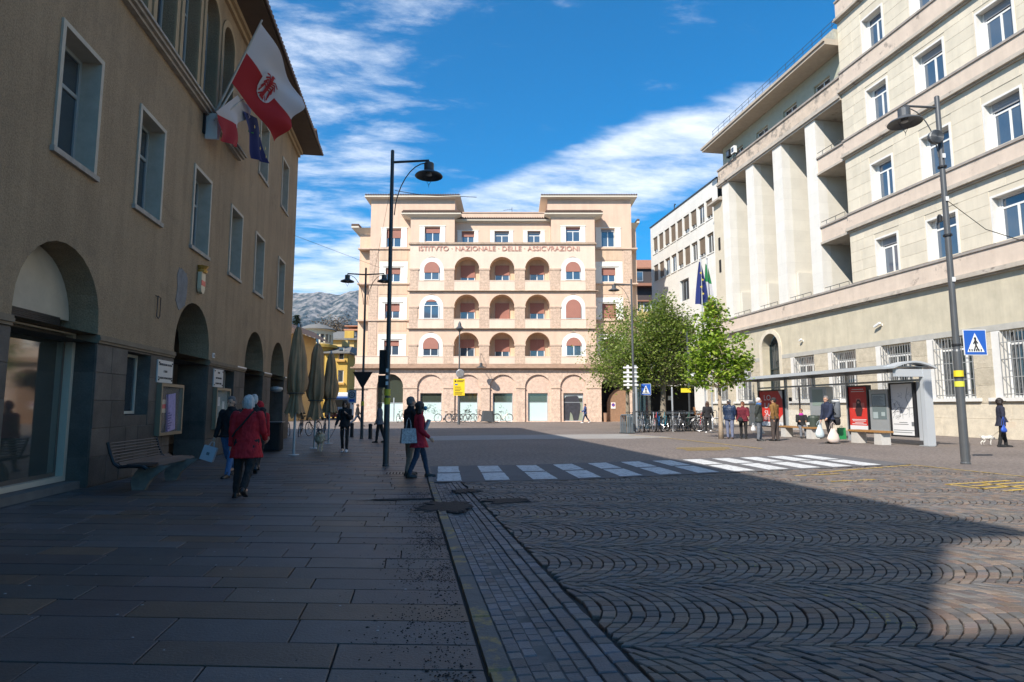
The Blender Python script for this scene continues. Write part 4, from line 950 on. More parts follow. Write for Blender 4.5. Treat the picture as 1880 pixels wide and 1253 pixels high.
m_.grid(slope, 60, 12); mo = m_.build('hillside', mat('hillside_scrub', (.07, .065, .04), .95, var=.4, vscale=.05)); mo['kind'] = 'structure'

# ================================================================ ground
PAL = [(.115, .105, .100), (.13, .112, .100), (.160, .120, .092), (.098, .094, .094), (.125, .100, .092), (.17, .132, .105), (.115, .110, .104), (.150, .105, .082)]
M_cob = mat('porphyry_sett', (.1, .1, .1), .62, palette=PAL, island=.25, var=.12, vscale=9, bump=.35, bscale=60, speck=.10, stain=(.9, .54, (.17, .15, .125), .40))
M_slab = mat('porphyry_slab', (.1, .1, .1), .55, palette=[(.092, .080, .076), (.098, .080, .070), (.080, .076, .074), (.108, .082, .064), (.100, .090, .086), (.128, .086, .058), (.092, .074, .070), (.086, .080, .074)], island=.18, var=.15, vscale=3, bump=.3, bscale=50, speck=.12)
M_joint = mat('dark_joint_dirt', (.045, .04, .036), .95, var=.2)
M_kerb = mat('worn_yellow_kerb', (.12, .115, .11), .7, var=.15, vscale=6, bump=.4, bscale=40, stain=(2.6, .50, (.36, .25, .07), .75))
M_curbplain = mat('kerb_stone', (.13, .125, .12), .7, var=.15, bump=.3)
M_far_sett = mat('distant_sett_paving', (.165, .135, .118), .75, var=.16, vscale=.35, bump=1.0, bscale=7, speck=.42)
M_asph = mat('grey_crossing_asphalt', (.115, .11, .112), .85, var=.12, vscale=2, bump=.5, bscale=60, speck=.1)
M_lightp = mat('light_paving_strip', (.29, .27, .25), .8, var=.1, vscale=1, bump=.3)
M_paint = mat('white_road_paint', (.60, .60, .59), .75, var=.14, vscale=3, speck=.2, bump=.6, bscale=50, stain=(8, .53, (.20, .19, .185), .75))
M_ypaint = mat('worn_yellow_paint', (.50, .33, .06), .75, var=.2, vscale=5, stain=(5, .52, (.17, .135, .115), .85))
def sheet(name, pts, z, m, kind='structure', **kw):
    b = MB(); b.face([(x, y, z) for x, y in pts]); o = b.build(name, m); 
    if kind: o['kind'] = kind
    for k, v in kw.items(): o[k] = v
    return o
def zn(n): return 12.2 + max(0, n - 3) * .19          # near edge of the crossing
def zf(n): return zn(n) + 3.05 + max(0, n - 3) * .02
sheet('ground', [(-9000, -9000), (9000, -9000), (9000, 9000), (-9000, 9000)], -.06, M_joint)
pts = [(.32, zn(.32)), (3, zn(3)), (12.6, zn(12.6)), (12.6, -40), (140, -40), (140, 330), (-160, 330), (-160, 31), (-5.5, 31), (-5.5, 31.0), (.32, 31.0)]
sheet('square', pts, -.004, M_far_sett)
sheet('street', [(-8, -40), (12.6, -40), (12.6, 1.9), (-8, 1.9)], -.012, M_far_sett)
sheet('crossing_strip', [(.36, zn(.36) - .12), (3, zn(3) - .12), (12.5, zn(12.5) - .1), (12.7, zf(12.5) + .1), (3, zf(3) + .1), (.36, zf(.36) + .1)], .0005, M_asph)
sheet('paving_strip', [(-.2, 26.6), (6.5, 27.3), (9.7, 26.8), (12.2, 27.6), (11.3, 31.5), (2.4, 31.0), (-.2, 30.4)], .0008, M_lightp)
# crossing stripes
cs = thing('zebra_crossing', 'white zebra crossing stripes running from shade into sun across the road', 'crossing', (.7, 13.7, 0))
cr = random.Random(2)
for k in range(12):
    n0 = .45 + .965 * k; w = .49 + .012 * k
    for a, b in ((.02, .47), (.53, .98)):
        P = []
        for nn in (n0, n0 + w):
            P.append((nn, zn(nn), zf(nn)))
        q = []
        sh = .14
        for (nn, y0, y1), side in ((P[0], 0), (P[1], 0)): pass
        def pt(nn, t): y0, y1 = zn(nn), zf(nn); return (nn - .7 + sh * t, y0 + (y1 - y0) * t - 13.7, .0045)
        m_ = MB(); N_ = 6
        lo = []
        for i in range(N_ + 1):
            t = a + (b - a) * i / N_
            l = pt(n0 + cr.uniform(-.008, .008), t); r_ = pt(n0 + w + cr.uniform(-.008, .008), t); lo.append((l, r_))
        for (l0, r0), (l1, r1) in zip(lo, lo[1:]): m_.face([l0, r0, r1, l1])
        m_.build('stripe', M_paint, cs)
def line(pts, w, m, z=.005, parent=None, name='line'):
    b = MB()
    for (x0, y0), (x1, y1) in zip(pts, pts[1:]):
        d = Vector((x1 - x0, y1 - y0)); d.normalize(); nx, ny = -d.y * w / 2, d.x * w / 2
        b.face([(x0 - nx, y0 - ny, z), (x1 - nx, y1 - ny, z), (x1 + nx, y1 + ny, z), (x0 + nx, y0 + ny, z)])
    return b.build(name, m, parent)
ym = thing('yellow_road_marking', 'thin worn yellow line and lettering marking the bus bay on the sunlit paving', 'road marking', (11, 12, 0))
def L2(pts, w=.10): line([(x - 11, y - 12) for x, y in pts], w, M_ypaint, .0055, ym)
L2([(11.0, 30.5), (11.6, 27.4), (11.9, 23), (12.0, 19.8)]); L2([(8.9, 12.5), (10.3, 13.0), (12.4, 13.73), (12.55, 12.3), (12.7, 11.0)], .07); L2([(12.7, 10.9), (12.9, 8.2)], .07)
for y, a, b in ((10.22, 9.95, 11.7), (9.95, 10.2, 11.8), (9.62, 10.0, 11.8), (9.3, 10.15, 11.7), (8.95, 10.2, 11.6)): L2([(a, y), (b, y + .35)], .10)
L2([(9.95, 10.25), (10.1, 9.55)], .1); L2([(10.8, 10.3), (10.9, 9.0)], .1)
for y, a, b in ((20.6, 9.2, 11.2), (20.2, 9.0, 11.0), (19.8, 9.1, 10.9), (19.4, 9.0, 10.4)): L2([(a, y), (b, y)], .12)
L2([(8.0, 12.0), (9.2, 12.2)], .07); L2([(8.1, 11.0), (9.2, 11.15)], .07)
faint = mat('very_worn_yellow_paint', (.30, .22, .07), .75, var=.2, vscale=5, stain=(6, .46, (.11, .105, .105), .97))
line([(4.05 - 11, 6.7 - 12), (4.3 - 11, 6.35 - 12)], .015, mat('pale_scuff', (.45, .48, .36), .8), .009, ym, 'scuff')

def skew(n, s):
    s = max(2.0, min(12.0, s)); a = .105 - .0165 * (s - 3); b_ = -.02 - .043 * (s - 3.3); f = max(0, min(1, (n - .335) / .965)); return n + a * (1 - f) + b_ * f
def skq(q, oy=0): return [(skew(x, y + oy), y) for x, y in q]
class Pool:      # the nearest pieces become parts of their own, the rest one stuff mesh
    def __init__(s, parent, name, m, z0, ch, limit): s.parent = parent; s.name = name; s.mt = m; s.z0 = z0; s.ch = ch; s.limit = limit; s.q = []; s.y = []
    def add(s, quad, z, m2=None):
        if s.name == 'sett': quad = skq(quad)
        s.q.append((quad, z)) if m2 is None else s.y.append((quad, z, m2))
    def flush(s):
        s.q.sort(key=lambda e: sum(p[0] for p in e[0]) ** 2 / 16 * .3 + (sum(p[1] for p in e[0]) / 4) ** 2 + (1e6 if not vis(e[0]) else 0))
        s.limit = max(0, s.limit - len(s.y))
        for quad, z, m2 in s.y:
            cx = sum(p[0] for p in quad) / 4; cy = sum(p[1] for p in quad) / 4
            b = MB(); b.stone([(p[0] - cx, p[1] - cy) for p in quad], s.z0 - z, 0, s.ch); b.build(s.name, m2, s.parent, (cx, cy, z))
        for quad, z in s.q[:s.limit]:
            cx = sum(p[0] for p in quad) / 4; cy = sum(p[1] for p in quad) / 4
            b = MB(); b.stone([(p[0] - cx, p[1] - cy) for p in quad], s.z0 - z, 0, s.ch); b.build(s.name, s.mt, s.parent, (cx, cy, z))
        b = MB()
        for quad, z in s.q[s.limit:]: b.stone(quad, s.z0, z, s.ch)
        if b.v: b.build('distant_' + s.name + 's', s.mt, s.parent, kind='stuff')
def vis(q):
    x = sum(p[0] for p in q) / 4; y = sum(p[1] for p in q) / 4
    X = .98754 * x - .15734 * y; Y = .15734 * x + .98754 * y
    return Y > 2.7 and abs(X) < .86 * Y + .1
rg_ = random.Random(12)
# pavement of long slabs
PV = sheet('pavement', [(-8.0, -40), (skew(.335, -40), -40), (skew(.335, 2), 2), (skew(.335, 12), 12), (skew(.335, 31), 31.1), (-8, 31.1)], -.022, M_joint)
pool = Pool(PV, 'paving_slab', M_slab, -.03, .004, 290)
SH = -.21
sv = 1.2
while sv < 31.6:
    hh = rg_.choice((.30, .34, .36, .42)); n_ = -7.9 + rg_.uniform(0, .5)
    while n_ < .32:
        w = rg_.uniform(.62, 1.25); n1_ = min(n_ + w, .315)
        if n1_ > .0: n1_ = .315
        g = .005; a, b = n_ + g, n1_ - g
        y = lambda n, t: sv + SH * n + t
        q = [(a, y(a, g)), (b, y(b, g)), (b, y(b, hh - g)), (a, y(a, hh - g))]
        if n1_ == .315: q = [q[0], (q[1][0] + skew(.335, q[1][1]) - .335, q[1][1]), (q[2][0] + skew(.335, q[2][1]) - .335, q[2][1]), q[3]]
        if q[0][1] < 31 and q[2][1] > -1 and not (q[0][0] < -5.9 and False): pool.add(q, rg_.uniform(-.003, .002))
        n_ = n1_
        if n1_ >= .315: break
    sv += hh
pool.flush()
# kerb stones
KB = MB(); [KB.face([(skew(.33, a_), a_, -.02), (skew(.50, a_), a_, -.02), (skew(.50, c_), c_, -.02), (skew(.33, c_), c_, -.02)]) for a_, c_ in ((1, 2), (2, 12), (12, 31.2))]; KO = KB.build('kerb', M_joint); KO['kind'] = 'structure'
y = 1.6
while y < 31:
    ln = rg_.uniform(.8, 1.1); b = MB(); x0 = .335; b.stone(skq([(x0 + rg_.uniform(-.004, .004), .004), (x0 + .15, .004), (x0 + .15, ln - .004), (x0 + rg_.uniform(-.004, .004), ln - .004)], y), -.03, .012, .012)
    b.build('kerb_stone', M_kerb if y < 12.0 else M_curbplain, KO, (0, y, 0)); y += ln
# channel of small setts and its two border courses
CH = sheet('gutter', [(skew(.5, 2), -5), (skew(1.3, 2), -5), (skew(1.3, 2), 2), (skew(1.3, 12), 12), (skew(1.3, 12), zn(1)), (skew(.5, 12), zn(1)), (skew(.5, 12), 12), (skew(.5, 2), 2)], -.024, mat('pale_joint_grit', (.12, .115, .11), .95, var=.4, vscale=3))
pool = Pool(CH, 'sett', mat('grey_sett', (.1, .1, .1), .62, palette=[(.135, .135, .145), (.115, .115, .12), (.16, .145, .135), (.15, .145, .15), (.12, .11, .108)], island=.25, var=.12, vscale=9, bump=.4, bscale=60, speck=.1), -.04, .007, 260)
for c in range(5):
    y = 1.5 + rg_.uniform(0, .1); x0 = .505 + c * .104
    while y < 12.1:
        ln = rg_.uniform(.085, .14); j = lambda: rg_.uniform(-.0035, .0035); zz = -.014 + rg_.uniform(-.003, .003) - .004 * (2 - abs(c - 2))
        pool.add([(x0 + .002 + j(), y + .002 + j()), (x0 + .102 + j(), y + .002 + j()), (x0 + .102 + j(), y + ln - .002 + j()), (x0 + .002 + j(), y + ln - .002 + j())], zz); y += ln
for c, (x0, x1) in enumerate(((1.035, 1.155), (1.18, 1.30))):
    y = 1.5 + rg_.uniform(0, .1)
    while y < 12.1:
        ln = rg_.uniform(.16, .26) if c == 0 else rg_.uniform(.1, .17); j = lambda: rg_.uniform(-.006, .006)
        pool.add([(x0 + j(), y + .004 + j()), (x1 + j(), y + .004 + j()), (x1 + j(), y + ln - .005 + j()), (x0 + j(), y + ln - .005 + j())], -.006 + rg_.uniform(-.004, .004)); y += ln
pool.flush()
# road of arched sett courses
RD = sheet('road', [(.7, -6), (12.75, -6), (12.75, zn(12.7)), (3, zn(3)), (.7, zn(1.3))], -.028, M_joint)
pool = Pool(RD, 'cobblestone', M_cob, -.04, .006, 300)
PIT = 1.33; AS = .104
M_cobY = mat('sett_with_worn_yellow_paint', (.135, .12, .11), .7, var=.12, vscale=9, bump=.35, bscale=60, speck=.1, stain=(22, .50, (.36, .26, .07), .75))
YL = [((3.10, 6.05), (3.12, 5.40)), ((3.23, 4.53), (3.32, 3.76)), ((1.6, 8.25), (2.9, 8.35)), ((8.1, 11.0), (9.2, 11.15))]
Yk = 3.93 - PIT * 2
def warp(Xc, Yc):
    Xc += .02 * noise.noise(Vector((Xc * .9, Yc * .9, 0))) + .005 * noise.noise(Vector((Xc * 4, Yc * 4, 3)))
    Yc += .03 * noise.noise(Vector((Xc * .8, Yc * .8, 7)))
    return Xc, Yc
k = 0
def arcx(t): return .40 * (1 - abs(2 * t - 1) ** 2) + .10 * t
while Yk < 15:
    off = rg_.uniform(0, 1) * AS
    # cumulative arc length for even stones
    ts = [i / 60 for i in range(61)]; cum = [0]
    for t0, t1 in zip(ts, ts[1:]): cum.append(cum[-1] + hypot(arcx(t1) - arcx(t0), (t1 - t0) * PIT))
    nst = int(cum[-1] / .108)
    def tat(l):
        for i in range(60):
            if cum[i + 1] >= l: return ts[i] + (l - cum[i]) / (cum[i + 1] - cum[i]) / 60
        return 1
    Xb = -2.5
    lim = 14
    while Xb < lim:
        u0 = rg_.uniform(-.5, 0)
        bounds = [0] + [max(0, min(cum[-1], (i + u0 + rg_.uniform(-.12, .12)) * cum[-1] / nst)) for i in range(1, nst + 1)] + [cum[-1]]
        bounds = sorted(bounds)
        for l0, l1 in zip(bounds, bounds[1:]):
            if l1 - l0 < .03: continue
            ta, tb = tat(l0 + .0028), tat(l1 - .0028)
            Ya, Yb_ = Yk + ta * PIT, Yk + tb * PIT
            if .9 * Ya + 1.5 < Xb or -.9 * Yb_ - 1.5 > Xb: continue
            q = []
            for tt, sx in ((ta, .006), (ta, AS - .006), (tb, AS - .006), (tb, .006)):
                X, Y = warp(Xb + arcx(tt) + sx, Yk + tt * PIT)
                X += rg_.uniform(-.0045, .0045); Y += rg_.uniform(-.0045, .0045)
                p = cf(X, Y); q.append((p[0], p[1]))
            q = [q[0], q[1], q[2], q[3]]
            mx = sum(p[0] for p in q) / 4; my = sum(p[1] for p in q) / 4
            q = [(max(p[0], skew(1.325, p[1])), p[1]) for p in q]
            if mx < skew(1.31, my) or mx > 12.7 or my > zn(mx) - .16: continue
            yl = None
            for (ax, ay), (bx_, by_) in YL:
                dx_, dy_ = bx_ - ax, by_ - ay; tt_ = max(0, min(1, ((mx - ax) * dx_ + (my - ay) * dy_) / (dx_ * dx_ + dy_ * dy_)))
                if hypot(mx - ax - dx_ * tt_, my - ay - dy_ * tt_) < .058: yl = M_cobY
            pool.add(q, rg_.uniform(-.006, .004), yl)
        Xb += AS
    Yk += PIT; k += 1
pool.flush()
# tar and grit spilled over the kerb
M_tar = mat('black_grit', (.012, .012, .013), .8, bump=1, bscale=80)
def blob(name, label, cx, cy, rx, ry, seed, z=.012):
    b = MB(); r = random.Random(seed); ring = []
    for q in range(420):
        a = r.uniform(0, 6.3); d = 1 + abs(r.gauss(0, .38)); s = r.uniform(.003, .011); X_, Y_ = cx + rx * d * cos(a), cy + ry * d * sin(a); b.face([(X_ - s, Y_, z - .009), (X_, Y_ - s, z - .009), (X_ + s, Y_, z - .006)]); b.face([(X_ - s, Y_, z - .009), (X_ + s, Y_, z - .006), (X_, Y_ + s, z - .009)])
    n = 90
    for k in range(n):
        a = 2 * pi * k / n; f = 1 + .55 * noise.noise(Vector((cos(a) * 1.5, sin(a) * 1.5, seed))) + .35 * noise.noise(Vector((cos(a) * 5, sin(a) * 5, seed))) + r.uniform(-.09, .09); ring.append((cx + rx * f * cos(a), cy + ry * f * sin(a)))
    top = [(cx + (x - cx) * .85, cy + (y - cy) * .85, z + .003) for x, y in ring]
    lo = [b.p(x, y, z - .010) for x, y in ring]; hi = [b.p(*p) for p in top]; c = b.p(cx, cy, z + .006)
    for k in range(n):
        l = (k + 1) % n; b.fi((lo[k], lo[l], hi[l], hi[k])); b.fi((hi[k], hi[l], c))
    o = b.build(name, M_tar); o['kind'] = 'stuff'; o['label'] = label; o['category'] = 'grit'
blob('grit_patch', 'wide black grit spill lying over the kerb and gutter', .50, 9.15, .42, .50, 1)
blob('grit_patch', 'small oval black grit patch on the gutter nearest the crossing', .88, 10.75, .24, .26, 4)
blob('grit_patch', 'thin black grit tail reaching onto the cobbles right of the gutter', 1.45, 9.55, .42, .22, 6)
blob('grit_patch', 'narrow black grit streak lying on the slabs left of the kerb', -.15, 9.95, .55, .07, 8)
b = MB(); r = random.Random(77)
for k in range(9000):
    if k % 4: n_ = .36 - abs(r.gauss(0, .26)); y = r.uniform(2.2, 11.0); 
    else: n_ = .4 + r.gauss(0, .5); y = 9.6 + r.gauss(0, 1.1)
    if noise.noise(Vector((n_ * 2.5, y * 1.5, 4))) < -.05 and k % 3: continue
    if n_ < -2.2 or n_ > 1.9: continue
    s = r.uniform(.0028, .0095) * (1 if r.random() < .93 else 1.9); a = r.uniform(0, 6.3); z = .0035 if n_ < .33 else (.012 if n_ < .49 else -.004)
    e_ = r.uniform(.5, 1); c_ = [(n_ + s * cos(a + t) * (1 if i % 2 else e_), y + s * sin(a + t) * (1 if i % 2 else e_), z - .002) for i, t in enumerate((0, 1.7, 3.1, 4.6))]
    top = (n_, y, z + s * .3)
    for i in range(4): b.face([c_[i], c_[(i + 1) % 4], top])
o = b.build('loose_grit', M_tar); o['kind'] = 'stuff'; o['label'] = 'loose black grit scattered on the slabs along the kerb'; o['category'] = 'grit'
b = MB()
for k in range(90):
    n_ = r.uniform(-5, .1); y = r.uniform(2.6, 10); s = r.uniform(.006, .014); b.lathe([(s, 0), (s * .7, .002)], 6, c=(n_, y, .003))
o = b.build('gum_spots', mat('pale_gum', (.33, .33, .33), .8)); o['kind'] = 'stuff'; o['label'] = 'small pale gum spots scattered over the dark pavement slabs'; o['category'] = 'gum'
# drain grate by the lamp post
t = thing('drain_grate', 'iron drain grate set in the slabs at the foot of the near left lamp post', 'drain', (-.48, 13.8, 0))
for k in range(9): m_ = MB(); m_.box(-.3 + k * .07, -.265 + k * .07, -.25, .25, -.01, .006); m_.build('bar', M_iron, t)
m_ = MB(); m_.box(-.34, .36, -.28, .28, -.02, .001); m_.build('tray', M_dark, t)
# ================================================================ street lamps
def bell_lamp(par, x, z, k=1.0, name='lamp_head', m=None):
    m = m or M_iron
    b = MB(); z = z / k; x = x / k; b.M = Matrix.Scale(k, 4); b.lathe([(.03, .30), (.03, .24), (.17, .22), (.185, .20), (.185, -.06), (.20, -.08)], 20, c=(x, 0, z))
    b.lathe([(.19, -.06), (.22, -.10), (.30, -.14), (.47, -.22), (.52, -.28), (.51, -.30), (.44, -.25), (.28, -.18), (.1, -.15)], 26, c=(x, 0, z), cap=False)
    for q in (0, 1): b.tube((x + (.22 if q else -.22), 0, z - .24), (x, 0, z - .62), .009, .009, 5)
    b.tube((x, 0, z - .6), (x, 0, z - .72), .012, .004, 5)
    o = b.build(name, m, par, smooth=False)
    b = MB(); b.M = Matrix.Scale(k, 4); b.lathe([(.02, -.13), (.10, -.16), (.11, -.24), (.02, -.28)], 12, c=(x, 0, z)); b.build('bulb', mat('lamp_glass', (.4, .4, .38), .2), o)
    return o
def street_lamp(label, x, y, h, rot, arms, r0=.10, arm=.98, group='tall street lamps', thick=2.2, scale=.66):
    t = thing('street_lamp', label, 'street lamp', (x, y, 0), rot, group)
    b = MB(); b.lathe([(r0 * 1.35, 0), (r0 * 1.35, .03), (r0 * 1.18, .05), (r0 * 1.15, thick), (r0 * .95, thick + .06), (r0 * .72, h - .02), (r0 * .5, h)], 16); b.build('pole', M_iron, t, smooth=False)
    for a in arms:
        b = MB(); b.tube((0, 0, h - .33), (a * arm, 0, h - .28), .035, .03, 8)
        b.path([(a * (.08 + (arm - .15) * (1 - cos(q * pi / 16)) ** .9), 0, h - 1.75 + 1.40 * sin(q * pi / 16)) for q in range(9)], .014, 6)
        o = b.build('arm', M_iron, t); bell_lamp(t, a * arm, h - .30 - .30 * scale, scale)
    return t
LAN = 'tall street lamps'
l1 = street_lamp('tall dark single arm lamp post at the pavement edge in shade, carrying dark sign backs', -.69, 15.56, 8.15, -YAW, [1], .064, .96, thick=1.5, scale=.70)
b = MB(); b.box(-.24, -.05, .08, .11, 2.28, 2.90); b.M = Matrix.Identity(4); b.build('sign_back', M_darkiron, l1); b = MB(); b.box(-.26, -.03, .08, .11, 1.94, 2.25); b.build('sign_back', M_darkiron, l1)
b = MB(); 
for z in (1.52, 1.74): b.lathe([(.078, 0), (.078, .16)], 16, c=(0, 0, z))
b.build('yellow_sticker', mat('sticker_yellow', (.55, .48, .03), .6), l1)
for k, z in enumerate((2.0, 2.15, 2.32)): b = MB(); b.box(-.03, .03, -.080, -.072, z, z + .09); b.build('sticker', M_white, l1)
b = MB(); b.path([(.09, -.02, 7.05), (.8, .05, 6.95), (2.2, .2, 6.95)], .008, 4); b.path([(-.05, 0, 7.0), (-.5, -.2, 4.0)], .004, 3); b.build('cable', M_darkiron, l1)
l2 = street_lamp('double arm lamp post beyond the bollards carrying a dark give way sign', -2.38, 28.68, 7.95, -YAW, [-1, 1], .062, .86, thick=1.5, scale=.62)
b = MB(); b.M = Matrix.Translation((0, -.1, 0)); b.extr([(-.46, 3.05), (.46, 3.05), (0, 2.25)], 0, .02); b.build('give_way_sign_back', M_darkiron, l2)
b = MB(); b.tube((-.6, -.08, 2.22), (.25, -.08, 2.22), .025, .025, 6); b.build('bracket', M_darkiron, l2)
b = MB(); b.box(-.66, -.26, -.12, -.10, 1.62, 2.2); b.build('sign_plate', mat('sign_grey_white', (.5, .5, .52), .5), l2)
b = MB(); b.path([(-.46 + .13 * cos(k * pi / 10), -.13, 2.0 + .13 * sin(k * pi / 10)) for k in range(21)], .018, 5); b.path([(-.46 + .05 * cos(k * pi / 5), -.13, 2.0 + .05 * sin(k * pi / 5)) for k in range(11)], .014, 5); b.build('sign_ring', M_darkiron, l2)
b = MB(); b.box(-.58, -.34, -.128, -.121, 1.68, 1.80); b.build('blue_pictogram', mat('sign_blue', (.02, .10, .42), .4), l2)
b = MB(); b.lathe([(.076, 0), (.076, .2)], 12, c=(0, 0, 1.50)); b.build('yellow_sticker', mat('sticker_yellow', (.55, .48, .03)), l2)
_mi = M_iron; M_iron = mat('light_grey_painted_iron', (.095, .10, .105), .45, metal=.3, var=.1)
l3 = street_lamp('tall grey single arm lamp post beside the crossing in sun at the right', 14.02, 13.8, 9.95, -YAW, [-1], .086, .93, thick=2.9, scale=.82)
b = MB(); b.M = Matrix.Translation((-.2, -.12, 8.72)) @ Matrix.Rotation(pi / 2, 4, 'X'); b.lathe([(.19, -.06), (.2, .04), (.17, .06)], 20)
for k in range(6): b.path([((.03 + .028 * k) * cos(q * pi / 8), (.03 + .028 * k) * sin(q * pi / 8), .065) for q in range(17)], .005, 4)
b.build('round_speaker', M_iron, l3)
b = MB(); b.lathe([(.112, 0), (.112, .16)], 16, c=(0, 0, 2.24)); b.build('yellow_sticker', mat('sticker_bright_yellow', (.70, .55, .02), .6), l3)
b = MB(); b.lathe([(.112, 0), (.112, .14)], 16, c=(0, 0, 1.98)); b.build('yellow_sticker', mat('sticker_lime', (.62, .60, .06), .6), l3)
b = MB()
for z in (6.0, 7.9, 3.05, 2.2): b.lathe([(.108, 0), (.108, .05)], 14, c=(0, 0, z))
b.build('clamp', M_darkiron, l3)
b = MB()
for z in (4.75, 6.95, 8.15): b = MB(); b.box(-.04, .04, -.105, -.09, z, z + .12); b.build('sticker', M_white, l3)
b = MB(); b.path([(.05, 0, 7.0), (1.2, .2, 6.25), (3.5, .4, 5.6), (8, .6, 5.3)], .012, 4); b.build('cable', M_darkiron, l3)
b = MB(); b.lathe([(.03, 0), (.06, -.05), (.06, -.2)], 8, c=(-.18, 0, 6.6)); b.build('small_lamp', M_darkiron, l3)
l4 = street_lamp('tall grey lamp post with left pointing arm rising in front of the bushy trees', 12.16, 32.75, 8.75, -YAW, [-1], .072, 1.0, scale=.62)
t = thing('street_lamp', 'slim post top lantern with a round mirror and yellow sign before the arcaded building', 'street lamp', (3.56, 50.0, 0), -YAW)
b = MB(); b.lathe([(.11, 0), (.11, 2.6), (.07, 2.65), (.05, 7.6)], 12); b.build('pole', M_iron, t)
b = MB(); b.lathe([(.05, 7.6), (.12, 7.7), (.34, 7.85), (.36, 7.9), (.16, 8.1), (.13, 8.3), (.04, 8.5)], 14); b.build('lantern', M_iron, t)
b = MB(); b.box(-.45, .48, -.18, -.15, 2.35, 3.72); ys = b.build('yellow_sign', mat('sign_yellow', (.75, .52, .01), .5), t)
b = MB(); b.box(-.36, -.22, -.19, -.181, 3.46, 3.60)
for z, a, c_ in ((3.55, -.15, .42), (3.46, -.15, .35), (3.02, -.33, .15), (2.86, -.33, .2), (2.72, -.33, .1), (2.56, -.33, .3), (2.45, -.33, .25)): b.box(a, c_, -.19, -.181, z, z + .045)
b.build('sign_print', M_darkiron, ys)
b = MB(); b.box(-.33, -.1, -.191, -.182, 3.2, 3.3); b.build('blue_print', mat('sign_blue', (.02, .10, .42)), ys)
b = MB(); b.M = Matrix.Translation((.1, -.22, 4.15)) @ Matrix.Rotation(pi / 2, 4, 'X'); b.lathe([(.34, -.02), (.35, .02), (.3, .05)], 20); b.build('traffic_mirror', mat('mirror_grey', (.45, .42, .40), .25, metal=.6), t)

M_iron = _mi
def ped_sign(par, x, z, s, yo):
    b = MB(); b.box(x, x + s, yo, yo + .02, z, z + s * 1.12); b.build('sign_plate', M_white, par)
    e = .03 * s; b = MB(); b.box(x + e, x + s - e, yo - .006, yo - .001, z + e, z + s * 1.12 - e); p = b.build('blue_face', mat('sign_blue', (.02, .16, .50), .4), par)
    b = MB(); b.extr([(x + .13 * s, z + .14 * s), (x + .87 * s, z + .14 * s), (x + .5 * s, z + .97 * s)], yo - .012, yo - .007); b.build('white_triangle', M_white, p)
    b = MB(); X = lambda u: x + u * s; Zz = lambda v: z + v * s; y = yo - .02
    b.M = Matrix.Identity(4)
    b.tube((X(.49), y, Zz(.74)), (X(.49), y + .006, Zz(.74)), .05 * s, .05 * s, 10)
    for a, c_, r in (((.49, .70), (.50, .46), .04), ((.50, .46), (.42, .22), .028), ((.50, .46), (.60, .22), .028), ((.49, .66), (.40, .50), .02), ((.49, .66), (.60, .52), .02)):
        b.path([(X(a[0]), y, Zz(a[1])), (X(c_[0]), y, Zz(c_[1]))], r * s, 5)
    for k in range(6): 
        u = .2 + k * .1; b.box(X(u), X(u + .05), yo - .0165, yo - .0125, Zz(.17), Zz(.27))
    b.build('walking_figure', M_darkiron, p)
ped_sign(l3, .16, 2.80, .60, -.05)

# signposts and traffic signs by the cycle stands
t = thing('pedestrian_crossing_sign', 'small blue crossing sign on a thin post behind the parked bicycles', 'traffic sign', (13.6, 35.4, 0), -YAW)
b = MB(); b.tube((-.1, 0, 0), (-.1, 0, 3.0), .035); b.build('post', M_iron, t); ped_sign(t, 0, 2.15, .62, -.03)
t = thing('signpost', 'white stack of blank direction arrows on twin posts in front of the bushy tree', 'signpost', (12.75, 35.0, 0), -YAW)
for x in (-.16, .30): b = MB(); b.box(x, x + .13, -.05, 0, 2.55 if x < 0 else 0.0, 3.95); b.build('post', M_white if x < 0 else M_steel, t)
b = MB(); b.box(-.16, -.03, -.051, .0, 2.55, 3.95); 
for k, (z, w) in enumerate(((3.75, .75), (3.45, .72), (3.2, .78), (2.92, .7), (2.7, .76))):
    b = MB(); b.extr([(-.38, z), (w - .3, z), (w - .22, z + .05), (w - .3, z + .1), (-.38, z + .1)], -.10, -.055); b.build('direction_arm', M_white, t)
t = thing('notice_post', 'thin grey post with two small yellow notices right of the bushy tree', 'sign', (16.3, 34.5, 0), -YAW)
b = MB(); b.tube((0, 0, 0), (0, 0, 6.0), .055); b.build('post', M_iron, t); b = MB(); b.box(-.5, .1, -.07, -.05, 2.3, 2.55); b.build('notice', mat('sticker_bright_yellow', (.70, .55, .02)), t)
b = MB(); b.box(.12, .42, -.06, -.04, 3.1, 3.5); b.build('white_notice', M_white, t)
t = thing('grey_post', 'short plain grey post rising out of the row of parked bicycles', 'post', (15.0, 34.0, 0), 0)
b = MB(); b.tube((0, 0, 0), (0, 0, 2.55), .05, .05, 10); b.build('tube', M_steel, t); b = MB(); b.lathe([(.05, 2.55), (.02, 2.6)], 10); b.build('cap', M_steel, t)

# ================================================================ bollards
def bollard(label, x, y):
    t = thing('bollard', label, 'bollard', (x, y, 0), 0, 'dark bollards at the end of the pavement')
    b = MB(); b.lathe([(.10, 0), (.10, .03), (.085, .04), (.085, .58), (.095, .6), (.095, .64), (.07, .68), (.02, .69)], 14); b.build('shaft', M_darkiron, t)
    return t
bollard('dark bollard left of the give way lamp post', -2.97, 30.2); bollard('dark bollard right of the give way lamp post', -2.0, 28.7)

